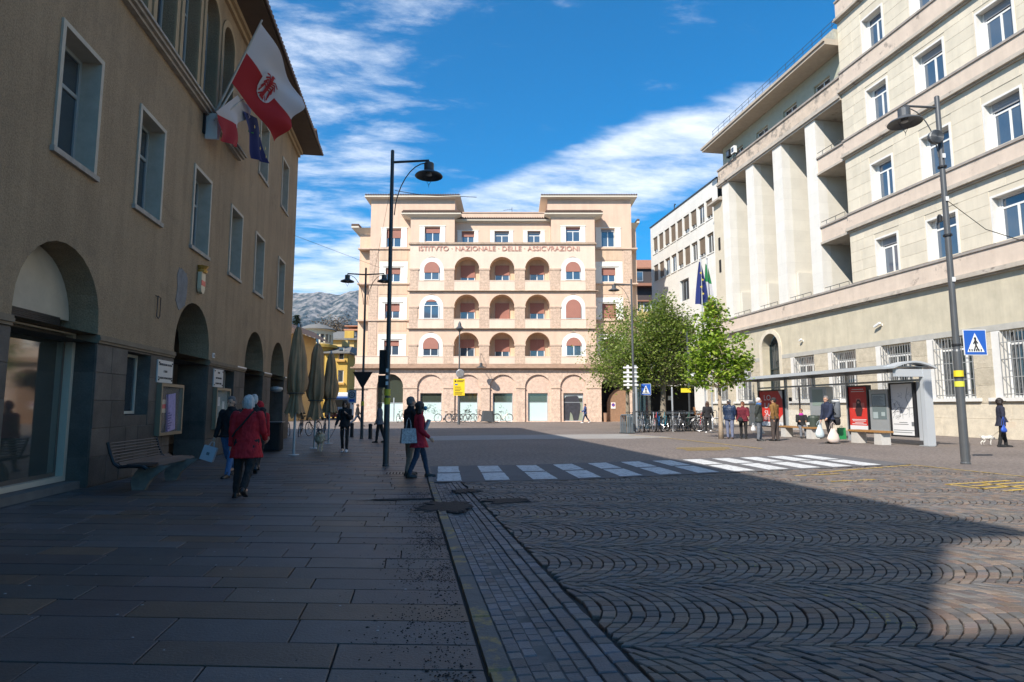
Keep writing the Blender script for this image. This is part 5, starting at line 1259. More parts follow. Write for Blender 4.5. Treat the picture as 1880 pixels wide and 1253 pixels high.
# ================================================================ folded cafe parasols
M_canvas = mat('taupe_canvas', (.36, .225, .12), .9, var=.1, vscale=5, bump=.2)
def parasol(label, x, y, zt, zb, seed):
    t = thing('folded_parasol', label, 'parasol', (x, y, 0), 0, 'folded cafe parasols along the stucco building')
    b = MB(); b.tube((0, 0, 0), (0, 0, zt), .04, .035, 12); b.lathe([(.16, 0), (.16, .02), (.05, .03)], 12); b.build('pole', M_steel, t)
    b = MB(); r = random.Random(seed); ph = r.uniform(0, 6)
    H = zt - zb
    def fn(u, v):
        a = 2 * pi * u
        rad = [.05, .13, .21, .27, .31, .33, .30, .22, .25, .31, .34][0]
        prof = ((0, .05), (.04, .12), (.15, .18), (.40, .235), (.62, .28), (.72, .25), (.79, .15), (.86, .19), (1.0, .27))
        for (v0, r0), (v1, r1) in zip(prof, prof[1:]):
            if v0 <= v <= v1: rad = r0 + (r1 - r0) * (v - v0) / (v1 - v0)
        f = 1 + (.16 * cos(8 * a + ph + 2.2 * v) + .14 * cos(3 * a - 4 * v + ph) + .06 * cos(17 * a + 5 * v)) * min(1, v * 2) + .22 * noise.noise(Vector((cos(a) * 2, sin(a) * 2, v * 4 + seed)))
        z = zt - .04 - H * v - (.10 * H * max(0, cos(4 * a + ph)) * max(0, v - .9) * 5) + .03 * sin(8 * a)
        return (rad * f * cos(a), rad * f * sin(a), z)
    b.grid(fn, 64, 34); c = b.build('canopy', M_canvas, t, smooth=True)
    b = MB(); zs = zt - .04 - H * .77; b.path([(.25 * cos(k * pi / 8), .25 * sin(k * pi / 8), zs) for k in range(16)], .02, 5, closed=True); b.build('strap', mat('dark_strap', (.10, .085, .07), .8), c)
    b = MB(); b.lathe([(.05, zt - .05), (.03, zt + .05), (.01, zt + .08)], 8); b.build('finial', M_steel, t)
parasol('nearest folded taupe parasol, against the corner of the stucco building', -3.61, 19.45, 3.95, 1.30, 1)
parasol('middle folded taupe parasol in the line of three', -3.46, 22.32, 3.72, 1.12, 2)
parasol('farthest folded taupe parasol in the line of three', -3.36, 25.14, 3.62, 1.28, 3)
t = thing('draped_table', 'cafe table wrapped in a black cover by the last pillar', 'table', (-4.9, 21.5, 0), .1)
b = MB()
b.grid(lambda u, v: ((.95 if abs(((u * 4) % 2) - 1) > .5 else .95) * 0 + .5 * max(-1, min(1, 1.35 * cos(2 * pi * u))) * (1 + .05 * cos(26 * pi * u) * v), .45 * max(-1, min(1, 1.35 * sin(2 * pi * u))) * (1 + .05 * cos(22 * pi * u) * v), .93 - .9 * v), 60, 4); b.build('cover', mat('black_fabric', (.012, .012, .013), .9), t)
b = MB(); b.box(-.55, .55, -.5, .5, .93, .96, ch=.01); b.build('table_top', M_iron, t)
t = thing('wall_lantern', 'white oval lamp fixed inside the last arch of the stucco building', 'lamp', (-5.95, 27.6, 2.2), 0)
b = MB(); b.M = Matrix.Scale(.6, 4, (0, 0, 1)); b.lathe([(.02, -.2), (.2, -.15), (.28, 0), (.26, .15), (.02, .22)], 14); b.build('lamp_glass', mat('opal_glass', (.45, .45, .43), .3), t); b = MB(); b.box(-.3, 0, -.04, .04, -.05, .05); b.build('bracket', M_iron, t)

# ================================================================ bench under the small window
M_slat = mat('dark_bench_slat', (.08, .075, .07), .5, metal=.3, var=.15)
M_cast = mat('weathered_cast_concrete', (.15, .135, .115), .8, var=.25, vscale=8, bump=.4)
t = thing('street_bench', 'dark slatted street bench with cast legs standing below the small window', 'bench', (-4.95, 12.7, 0), pi / 2)
def bcv(v):   # seat then backrest profile: (depth, height), front at -y
    P = [(-.42, .40), (-.36, .44), (-.15, .45), (.02, .44), (.10, .50), (.17, .68), (.22, .86)]
    x = v * (len(P) - 1); i = min(int(x), len(P) - 2); f = x - i
    return P[i][0] + (P[i + 1][0] - P[i][0]) * f, P[i][1] + (P[i + 1][1] - P[i][1]) * f
for k in range(21):
    v = (k + .5) / 21; y, z = bcv(v); 
    u0, u1 = (-1.15, 1.05)
    if z > .5: u0, u1 = -1.25, .70
    b = MB(); b.tube((u0, y, z), (u1, y, z), .013, .013, 6); b.build('slat', M_slat, t)
for u in (-.85, .60):
    b = MB()
    b.extr([(-.36, .43), (.05, .43), (-.02, .25), (-.06, .08), (.02, 0.02), (.05, 0), (-.30, 0), (-.27, .03), (-.22, .1), (-.24, .25)], -.001, .0)
    b = MB()
    pr = [(-.40, .42, .03), (-.28, .30, .07), (-.18, .16, .08), (-.16, .04, .09), (-.16, 0, .12)]
    for (y0, z0, w0), (y1, z1, w1) in zip(pr, pr[1:]):
        i = [b.p(u + sx * w_ * .6, y + sy * d, z) for (y, z, w_, d) in ((y0, z0, w0, .10 + z0 * .35), (y1, z1, w1, .10 + z1 * .35)) for sx, sy in ((-1, -1), (1, -1), (1, 1), (-1, 1))]
        for q in ((0, 1, 5, 4), (1, 2, 6, 5), (2, 3, 7, 6), (3, 0, 4, 7)): b.fi([i[k] for k in q])
    b.build('leg', M_cast, t)
b = MB(); b.path([(-1.27, bcv(v / 12)[0], bcv(v / 12)[1]) for v in range(13)], .03, 6); b.build('end_frame', M_darkiron, t)
b = MB(); b.lathe([(.02, .47), (.24, .47), (.24, .44), (.02, .44)], 18, c=(-1.0, -.25, 0), sx=1.1); b.build('end_pad', M_darkiron, t)
b = MB(); b.path([(.72, bcv(v / 12)[0], bcv(v / 12)[1]) for v in range(7, 13)], .022, 6); b.build('end_frame', M_darkiron, t)
# plaques, display cases, poster, coat of arms
M_plq = mat('white_marble_plaque', (.58, .56, .52), .5, var=.05)
M_ink = mat('engraved_black', (.03, .03, .03), .7)
def plaque(label, s0, s1, z0, z1, lines):
    t = thing('plaque', label, 'plaque', (LN, (s0 + s1) / 2, (z0 + z1) / 2), pi / 2); w = s1 - s0; h = z1 - z0
    b = MB(); b.box(-w / 2, w / 2, -.05, -.02, -h / 2, h / 2, ch=.006); b.build('slab', M_plq, t)
    for i, tx in enumerate(lines): text_obj('inscription', tx, .070, M_ink, t, (0, -.055, h * .30 - i * h * .30), TXR, .002)
    for x in (-w / 2 + .06, w / 2 - .06):
        for z in (-h / 2 + .06, h / 2 - .06): b = MB(); b.tube((x, -.065, z), (x, -.05, z), .018, .018, 8); b.build('bolt', M_darkiron, t)
plaque('white marble plaque with three lines of lettering above the display case holding a lilac poster', 14.92, 15.78, 2.02, 2.54, ['RIPARTIZIONE SCUOLA', 'E SEDE', '"CLAUDIO MONTEVERDI"'])
plaque('white marble plaque with three lines of lettering right of the large second arch', 18.85, 19.70, 2.04, 2.57, ['MUSIK', 'UND ORGANISTI', 'CONSERVATORIO'])
def case(label, s0, s1, z0, z1, fill):
    t = thing('display_case', label, 'display case', (LN, s0, z0), pi / 2); w, h = s1 - s0, z1 - z0
    b = MB(); frame_bars(b, w, h, .07, -.13, -.02); b.build('frame', mat('brass_brown_frame', (.26, .21, .14), .45, metal=.3), t)
    b = MB(); b.box(.07, w - .07, -.04, -.025, .07, h - .07); b.build('back_board', fill, t)
    b = MB(); b.box(.07, w - .07, -.105, -.10, .07, h - .07); b.build('pane', clearglass('case_glass', (.8, .85, .9), .05), t)
    return t
c1 = case('glazed wall display case holding a tilted lilac poster left of the second arch', 15.0, 16.36, .80, 2.0, mat('cork_board', (.10, .075, .05), .9, var=.1))
b = MB(); b.box(.28, .50, -.052, -.042, .52, .83); b.build('pinned_card', mat('cream_card', (.5, .42, .30), .7), c1); b = MB(); b.box(.28, .50, -.058, -.053, .62, .72); b.build('red_stripe', mat('sign_red', (.55, .03, .03)), c1)
t = thing('poster', 'tilted lilac paper poster leaning inside the left display case', 'poster', (LN + .07, 15.75, 1.33), pi / 2)
b = MB(); b.M = Matrix.Rotation(-.10, 4, 'Y'); b.grid(lambda u, v: (-.28 + .56 * u, -.02 * sin(u * 3), -.44 + .88 * v), 6, 6); b.build('sheet', mat('lilac_paper', (.33, .27, .52), .6, var=.2, vscale=9), t)
b = MB(); b.M = Matrix.Rotation(-.10, 4, 'Y'); b.box(-.28, -.22, -.03, -.022, -.44, .44)
for k in range(7): b.box(-.2, -.2 + .1 + .05 * (k % 3), -.03, -.022, -.38 + k * .06, -.35 + k * .06)
b.build('print', mat('deep_violet', (.10, .08, .25), .6), t)
c2 = case('glazed wall display case with pale notices right of the second arch', 18.95, 20.3, .80, 2.02, mat('grey_green_board', (.22, .25, .23), .8))
r = random.Random(8)
for k in range(5): b = MB(); x, z = .15 + .22 * k, .2 + r.uniform(0, .5); b.box(x, x + .19, -.05, -.041, z, z + .27); b.build('notice', M_plq, c2)
t = thing('coat_of_arms', 'small gilt and red heraldic shield hung on the stucco above the second arch', 'shield', (LN, 17.3, 4.52), pi / 2)
b = MB(); b.extr([(-.15, .12), (-.10, .02), (0, -.03), (.10, .02), (.15, .12), (.15, .56), (-.15, .56)], -.13, -.03); b.build('shield_body', mat('cream_enamel', (.62, .52, .35), .5), t)
b = MB(); b.box(-.151, .151, -.135, -.131, .2, .34); b.build('red_field', mat('sign_red', (.55, .03, .03)), t)
b = MB(); b.lathe([(.13, .56), (.15, .62), (.1, .64), (.17, .74), (.05, .7), (.02, .78)], 10, c=(0, -.08, 0)); b.build('crown', mat('gilt', (.55, .33, .08), .4, metal=.5), t)
b = MB(); b.tube((0, 0, .45), (0, -.05, .45), .02); b.build('bracket', M_iron, t)
t = thing('house_number', 'tiny white house number tile beside the large second arch', 'number plate', (LN, 18.85, 2.95), pi / 2); b = MB(); b.box(-.09, .09, -.02, 0, -.07, .07); b.build('tile', M_white, t); b = MB(); b.box(-.05, -.02, -.024, -.021, -.04, .04); b.box(.01, .05, -.024, -.021, -.04, .04); b.build('digits', M_ink, t)

# ================================================================ flags on the stucco building
def cloth(par, name, P, U, V, nu, nv, m, wave, seed, **kw):
    """P origin, U along the pole, V hanging direction, with folds"""
    b = MB(); P = Vector(P); U = Vector(U); V = Vector(V); N_ = U.cross(V).normalized()
    b.grid(lambda u, v: tuple(P + U * u + V * v + N_ * wave * sin(9 * u + 4 * v + seed) * v + U * (-.10 * sin(5 * v + seed) * v)), nu, nv); return b.build(name, m, par, smooth=True)
M_fred = mat('flag_red', (.35, .012, .02), .8, trans=.25); M_fwht = mat('flag_white', (.55, .55, .58), .8, trans=.25); M_fblu = mat('flag_blue', (.012, .025, .14), .8, trans=.2); M_fgrn = mat('flag_green', (.015, .20, .06), .8, trans=.25)
FB = Vector((-5.72, 17.25, 9.45)); FT = Vector((-4.50, 17.15, 12.45))
t = thing('flag', 'large white over red flag with a red eagle emblem slanting out from the stucco wall', 'flag', tuple(FB)); D = FT - FB
b = MB(); b.tube((0, 0, 0), tuple(D), .035, .025, 8); b.build('pole', mat('pale_timber_pole', (.42, .38, .32), .6), t)
U = D.normalized()
A = D * .97; HV = Vector((.80, 2.20, -.72))
def flag_part(name, u0, u1, m, v0=0, v1=1, off=0):
    b = MB()
    def fn(u, v):
        uu = u0 + (u1 - u0) * u; vv = v0 + (v1 - v0) * v
        p = A - U * 1.95 * uu + HV * vv + Vector((.16, -.10, -.02)) * sin(7 * vv + 2.5 * uu) * vv + Vector((.0, 0, -.35)) * vv * vv * (1 - uu) + Vector((.10, 0, 0)) * sin(13 * uu + 5 * vv) * vv
        return tuple(p + Vector((.02, -.02, 0)) * off)
    b.grid(fn, 14, 22); return b.build(name, m, t, smooth=True), fn
flag_part('white_field', 0, .5, M_fwht); flag_part('red_field', .5, 1, M_fred)
ob, fn = flag_part('emblem_disc', .0, 1.0, M_fwht)
bpy.data.objects.remove(ob)
def surf(u, v, o):
    p = A - U * 1.95 * u + HV * v + Vector((.16, -.10, -.02)) * sin(7 * v + 2.5 * u) * v + Vector((0, 0, -.35)) * v * v * (1 - u) + Vector((.10, 0, 0)) * sin(13 * u + 5 * v) * v
    return tuple(p + Vector((.03, -.035, 0)) * o)
b = MB()
for ring in range(4):
    for k in range(20):
        a0, a1 = 2 * pi * k / 20, 2 * pi * (k + 1) / 20; r0, r1 = ring / 4, (ring + 1) / 4
        b.face([surf(.5 + .24 * q[0] * cos(q[1]), .50 + .16 * q[0] * sin(q[1]), .6) for q in ((r0, a0), (r1, a0), (r1, a1), (r0, a1))])
b.build('emblem_disc', M_fwht, t)
b = MB()
def stroke(pts, w):
    for (u0, v0), (u1, v1) in zip(pts, pts[1:]):
        du, dv_ = u1 - u0, v1 - v0; l = hypot(du, dv_) or 1; nu_, nv_ = -dv_ / l * w, du / l * w
        b.face([surf(u0 + nu_, v0 + nv_, 1), surf(u1 + nu_, v1 + nv_, 1), surf(u1 - nu_, v1 - nv_, 1), surf(u0 - nu_, v0 - nv_, 1)])
stroke([(.32, .5), (.42, .5), (.66, .5)], .022); stroke([(.66, .5), (.71, .5)], .035)
for sgn in (-1, 1):
    for k in range(5): stroke([(.42 + .03 * k, .5), (.36 + .04 * k, .5 + sgn * .06), (.40 + .065 * k, .5 + sgn * (.115 - .008 * k))], .009)
    stroke([(.60, .5), (.70, .5 + sgn * .07)], .008)
stroke([(.32, .5), (.30, .52), (.31, .54)], .012)
b.build('eagle', M_fred, t)
t = thing('flag', 'furled green white and red flag hanging below the large flag', 'flag', (-5.55, 17.2, 9.35))
b = MB(); b.tube((0, -.3, -.1), (.35, .0, 1.0), .026); b.build('pole', mat('pale_timber_pole', (.42, .38, .32)), t)
cloth(t, 'white_field', (.10, -.5, .05), (.25, .95, 1.0), (.1, 1.25, .10), 10, 10, M_fwht, .07, 1)
cloth(t, 'red_field', (.12, -.45, .0), (.15, 1.15, .30), (.05, .25, -.62), 10, 8, M_fred, .06, 2)
cloth(t, 'green_field', (.34, 1.55, 1.05), (.1, .45, .05), (.05, .10, -.55), 6, 6, M_fgrn, .04, 3)
t = thing('flag', 'furled dark blue flag with gold stars hanging lowest on the stucco wall', 'flag', (-5.45, 17.6, 9.45))
b = MB(); b.tube((0, -.5, .0), (.3, .4, 1.0), .024); b.build('pole', mat('pale_timber_pole', (.42, .38, .32)), t)
cloth(t, 'blue_field', (.28, .55, .72), (.15, .95, .25), (.05, 1.25, -.95), 12, 14, M_fblu, .10, 4)
b = MB()
for k, (u, v) in enumerate(((.3, .3), (.55, .45), (.8, .7), (.35, .75), (.7, .9))):
    c = Vector((.28, .55, .72)) + Vector((.15, .95, .25)) * u + Vector((.05, 1.25, -.95)) * v + Vector((.13, -.10, 0))
    pts = [tuple(c + Vector((0.1, cos(pi / 2 + q * pi / 5), sin(pi / 2 + q * pi / 5))) * (.075 if q % 2 == 0 else .03)) for q in range(10)]; b.face(pts)
b.build('gold_stars', mat('star_gold', (.55, .42, .05), .6), t)
t = thing('flag_holder', 'pale conical flag holder bracket bolted to the stucco below the tall arched windows', 'bracket', (LN, 17.15, 9.1), pi / 2)
b = MB(); b.extr([(-.1, .42), (.32, .38), (.12, -.25), (-.05, -.3)], -.34, -.02); b.build('cone', M_plq, t); b = MB(); b.box(-.2, -.12, -.06, 0, -.2, .55); b.build('wall_plate', M_darkiron, t)

# flags in front of the office building
def hang(label, x, y, ztop, ln, cols, stars=False):
    t = thing('flag', label, 'flag', (x, y, 0), -YAW)
    b = MB(); b.tube((0, 0, 0), (0, 0, ztop), .06, .04, 8); b.lathe([(.04, ztop), (.07, ztop + .05), (.02, ztop + .12)], 8); b.build('pole', M_steel, t)
    r = random.Random(int(x * 10)); z = ztop - .25
    n = len(cols)
    for i, (nm, m) in enumerate(cols):
        b = MB()
        def fn(u, v, i=i):
            vv = (i + v) / n; a = u * 3.2 * pi
            w = .10 + .55 * vv ** .8
            return (-.05 + w * (u - .45) * 1.3 + (.15 * vv if n > 1 else 0), .14 * sin(a + 2 * vv) * min(1, .3 + vv), z - ln * vv - .25 * (u) * (1 - .3 * vv))
        b.grid(fn, 22, 10); b.build(nm, m, t, smooth=True)
    if stars:
        b = MB()
        for k in range(4):
            c = Vector((-.08 + .10 * (k % 2), -.2, z - ln * (.3 + .16 * k))); b.face([tuple(c + Vector((cos(pi / 2 + q * pi / 5), 0, sin(pi / 2 + q * pi / 5))) * (.10 if q % 2 == 0 else .04)) for q in range(10)])
        b.build('gold_stars', mat('star_gold', (.55, .42, .05)), t)
hang('limp blue flag with gold stars on the left pole before the office building', 18.6, 37.0, 11.35, 2.9, [('blue_field', M_fblu)], True)
hang('limp green white and red flag on the right pole before the office building', 19.05, 37.0, 11.2, 3.6, [('green_field', M_fgrn), ('white_field', M_fwht), ('red_field', M_fred)])

# ================================================================ bus shelter
SA = Vector((18.8, 31.1)); SL = 11.0; SR = -pi / 2
M_shel = mat('shelter_grey_metal', (.36, .38, .39), .4, metal=.35, var=.05)
M_shl2 = mat('shelter_light_edge', (.52, .55, .58), .35, metal=.3)
t = thing('bus_shelter', 'grey steel bus shelter with glass walls and curved roof end along the right pavement', 'bus shelter', (SA.x, SA.y, 0), SR)
SHR = t; RZ = 2.93; POSTS = (0.0, 2.5, 4.7, 7.0, SL)
for x in POSTS:
    b = MB(); b.box(x - .055, x + .055, -.055, .055, 0, RZ - .12); b.build('post', M_shel, t)
    b = MB(); b.extr([(x - .06, 0), (x - .06, .03), (x + .03, .34), (x + .07, .34), (x + .32, .0)], -.06, .06) if x < 9 else b.box(x - .16, x + .26, -.14, .14, 0, .03); b.build('foot', M_shel, t)
b = MB(); b.box(-.5, SL + .1, -1.22, .30, RZ, RZ + .04); b.build('roof_panel', mat('shelter_roof_glass', (.30, .33, .35), .3, metal=.2), t)
b = MB(); b.box(-.55, SL - .1, -1.34, -1.225, RZ - .05, RZ + .09); b.build('front_gutter', M_shl2, t)
b = MB(); b.box(-.05, SL, -.06, .06, RZ - .118, RZ - .002); b.build('beam', M_shel, t); b = MB(); b.box(0.06, SL - .06, -.035, .035, 2.42, 2.50); b.build('beam', M_shel, t)
for x in POSTS[:4] + (9.4,): b = MB(); b.box(x - .035, x + .035, -1.22, -.061, RZ - .12, RZ - .002); b.build('roof_arm', M_shel, t)
b = MB(); n = 16; ar = [(-1.40 + 1.80 * k / n, RZ - .06 + .22 * sin(pi * k / n)) for k in range(n + 1)]
for (y0, z0), (y1, z1) in zip(ar, ar[1:]):
    i = [b.p(x, y, z) for x, y, z in ((SL - .25, y0, z0), (SL + .30, y0, z0), (SL + .30, y1, z1), (SL - .25, y1, z1), (SL - .25, y0, z0 + .07), (SL + .30, y0, z0 + .07), (SL + .30, y1, z1 + .07), (SL - .25, y1, z1 + .07))]
    for q in ((0, 1, 2, 3), (7, 6, 5, 4), (0, 4, 5, 1), (3, 2, 6, 7), (1, 5, 6, 2), (0, 3, 7, 4)): b.fi([i[k] for k in q])
b.build('curved_end', M_shl2, t)
b = MB(); b.box(SL + .06, SL + .22, -1.25, -.14, RZ - .36, RZ - .08); b.box(SL + .06, SL + .24, -.139, .20, 0.03, RZ - .08); b.build('end_portal', M_shl2, t)
b = MB(); b.box(SL - .24, SL - .06, -.03, .03, .20, 2.41); b.build('side_panel', M_shl2, t)
cg = clearglass('shelter_glass', (.75, .8, .82), .14)
for x0, x1 in ((2.57, 3.55), (3.62, 4.60)): b = MB(); b.box(x0, x1, -.01, .0, .30, 2.36); b.build('pane', cg, t)
b = MB(); b.box(3.56, 3.61, -.03, .03, .2, 2.41); b.build('glazing_bar', mat('bronze_bar', (.16, .12, .10), .5), t)
b = MB(); b.box(2.75, 3.0, -.03, -.012, 1.72, 1.92); b.build('sticker', M_darkiron, t)
def lightbox(par, x0, x1, z0, z1, face, name='poster_case'):
    b = MB(); w, h = x1 - x0, z1 - z0; b.M = Matrix.Translation((x0, 0, z0)); frame_bars(b, w, h, .06, -.14, .06); f = b.build(name, mat('black_frame', (.012, .012, .015), .4), par)
    b = MB(); b.box(x0 + .06, x1 - .06, -.09, .05, z0 + .06, z1 - .06); b.build('poster', face, f); return f
M_pred = mat('poster_red', (.55, .035, .025), .5, var=.06); M_pwh = mat('poster_white', (.68, .68, .68), .5)
M_ink2 = mat('map_grey_ink', (.16, .17, .18), .6)
def PR(par, x0, x1, z0, z1, k=0): b = MB(); b.box(x0, x1, -.098 - k * .004, -.0905 - k * .004, z0, z1); return b
p1_ = lightbox(t, .15, 2.42, .38, 2.34, M_pred)
PR(0, .21, 2.36, .44, .66).build('white_footer', M_pwh, p1_)
for ch_, z in (('LO', 1.92), ('LA', 1.50), ('SU', 1.10)): text_obj('lettering', ch_, .40, M_pwh, p1_, (.95, -.10, z), TXR, .001, sx=1.3)
b = MB()
for k in range(4): b.box(.55, 1.45 - .15 * (k % 2), -.098, -.0915, .74 + k * .055, .765 + k * .055)
b.extr([(2.36, .67), (2.36, 1.10), (2.10, .92), (1.9, .67)], -.098, -.0915); b.extr([(1.95, 2.28), (2.36, 2.28), (2.36, 1.75), (2.2, 1.95)], -.098, -.0915); b.build('print', mat('print_cream', (.62, .55, .50), .5), p1_)
p2_ = lightbox(t, 7.12, 8.34, .34, 2.36, M_pred)
PR(0, 7.18, 8.28, .40, .66).build('white_footer', M_pwh, p2_)
b = MB(); b.extr([(7.40, 1.36), (8.08, 1.36), (8.08, 1.62), (7.87, 1.62), (7.87, 1.80), (7.60, 1.80), (7.60, 1.62), (7.40, 1.62)], -.0945, -.091); b.build('pale_cross', mat('poster_pink', (.60, .16, .13), .5), p2_)
b = MB(); b.extr([(7.60, 1.05), (7.88, 1.05), (7.98, 1.35), (7.88, 1.52), (7.89, 1.66), (7.81, 1.76), (7.68, 1.76), (7.61, 1.64), (7.62, 1.52), (7.52, 1.3)], -.098, -.095); b.build('printed_woman', mat('print_dark', (.05, .02, .02), .5), p2_)
b = MB(); b.M = Matrix.Translation((7.745, 0, 1.64)) @ Matrix.Diagonal((1.5, 1, 1, 1)); b.tube((0, -.101, 0), (0, -.0985, 0), .045, .045, 12); b.build('printed_face', mat('print_skin', (.5, .28, .2), .5), p2_)
b = MB()
for z, a in ((2.18, .34), (2.09, .40), (.90, .42), (.84, .38), (.76, .25), (.71, .42), (.54, .36)): b.box(7.73 - a, 7.73 + a, -.097, -.0925, z, z + .025)
b.build('print', M_pwh, p2_)
b = MB(); b.box(8.42, 9.42, -.12, .08, .50, 2.16); b.box(8.38, 9.45, -.15, .09, .47, .515); cab = b.build('info_cabinet', M_shel, t)
PR(0, 8.56, 9.32, .95, 1.98).v
b = MB(); b.box(8.56, 9.32, -.128, -.121, .95, 1.98); b.build('glass_front', mat('info_dark_green', (.13, .17, .18), .25), cab)
b = MB(); b.box(8.60, 9.28, -.134, -.129, 1.50, 1.95); b.box(8.60, 8.86, -.134, -.129, .98, 1.24); b.box(9.05, 9.24, -.134, -.129, 1.08, 1.24); b.build('timetable', mat('pale_timetable', (.33, .39, .40), .5), cab)
b = MB()
for k in range(8): b.box(8.64, 9.2 - .08 * (k % 3), -.138, -.1345, 1.55 + k * .045, 1.56 + k * .045)
b.build('timetable_lines', M_ink, cab)
b = MB(); b.box(8.5, 9.3, -.02, .0, 2.18, 2.40); b.build('pane', cg, t)
p3_ = lightbox(t, 9.50, 10.72, .30, 2.40, M_pwh, 'map_case')
b = MB(); rr = random.Random(4)
def ml(pts, w): b.path([(x, -.094, z) for x, z in pts], w, 4)
ml([(9.6, 1.2), (9.9, 1.42), (10.2, 1.40), (10.65, 1.42)], .010); ml([(9.8, 1.7), (10.0, 1.45), (10.1, 1.15), (10.1, 1.0)], .008); ml([(10.4, 2.2), (10.3, 1.8), (10.45, 1.4), (10.4, 1.05)], .008); ml([(9.6, 1.0), (9.75, 1.25), (10.0, 1.3), (10.0, 1.1), (9.75, 1.0)], .007)
for k in range(22):
    x, z = rr.uniform(9.6, 10.6), rr.uniform(1.0, 2.3); pts = [(x, z)]
    for q in range(4): x = min(10.64, max(9.58, x + rr.uniform(-.12, .12))); z = min(2.32, max(.95, z + rr.uniform(-.1, .1))); pts.append((x, z))
    ml(pts, .0035)
b.build('route_lines', M_ink2, p3_)
b = MB()
for z, a, c2_ in ((.84, 9.9, 10.3), (.77, 9.62, 10.35), (.54, 9.6, 10.6), (.46, 9.6, 10.5)): b.box(a, c2_, -.096, -.0905, z, z + .022)
b.box(10.5, 10.63, -.096, -.0905, .72, .88); b.build('print', M_ink2, p3_)
b = MB(); b.box(4.80, 6.0, -.30, .05, 1.05, 2.38, ch=.02); b.box(4.9, 5.1, -.1, .04, 0, 1.05); kb = b.build('ticket_cabinet', M_shel, t)
b = MB(); b.box(5.0, 5.75, -.306, -.3005, 1.5, 2.26); b.build('screen', mat('pale_green_screen', (.22, .28, .25), .3), kb)
t = thing('litter_bin', 'dark green litter bin under the ticket cabinet of the bus shelter', 'bin', (18.2, 25.7, 0), SR)
b = MB(); b.lathe([(.21, .12), (.25, .2), (.25, .95), (.2, 1.04), (.05, 1.07)], 16); b.build('bin_body', mat('bin_green', (.035, .05, .04), .5), t)
b = MB(); b.lathe([(.26, 0), (.26, .03), (.06, .05), (.06, .14)], 14); b.build('foot', M_iron, t); b = MB(); b.box(-.08, .08, -.265, -.252, .62, .74); b.build('sticker', M_pwh, t)
M_wood = mat('varnished_plank', (.33, .17, .06), .5, var=.2, vscale=12, coord='obj')
M_conc = mat('pale_concrete', (.48, .46, .43), .85, var=.08, vscale=6, bump=.2)
def pbench(label, x, y, ln):
    t = thing('plank_bench', label, 'bench', (x, y, 0), SR, 'timber benches at the bus shelter')
    for k in range(3): b = MB(); b.box(-ln / 2, ln / 2, -.24 + k * .16, -.085 + k * .16, .46, .53, ch=.008); b.build('plank', M_wood, t)
    for sx in (-1, 1):
        b = MB(); x0 = sx * (ln / 2 - .32); b.extr([(x0 - .20, 0), (x0 + .20, 0), (x0 + .17, .455), (x0 - .17, .455)], -.20, .20); b.build('support', M_conc, t)
pbench('timber bench on concrete feet in front of the map case', 17.85, 21.75, 1.9)
pbench('timber bench on concrete feet carrying the seated woman', 17.95, 26.4, 2.6)
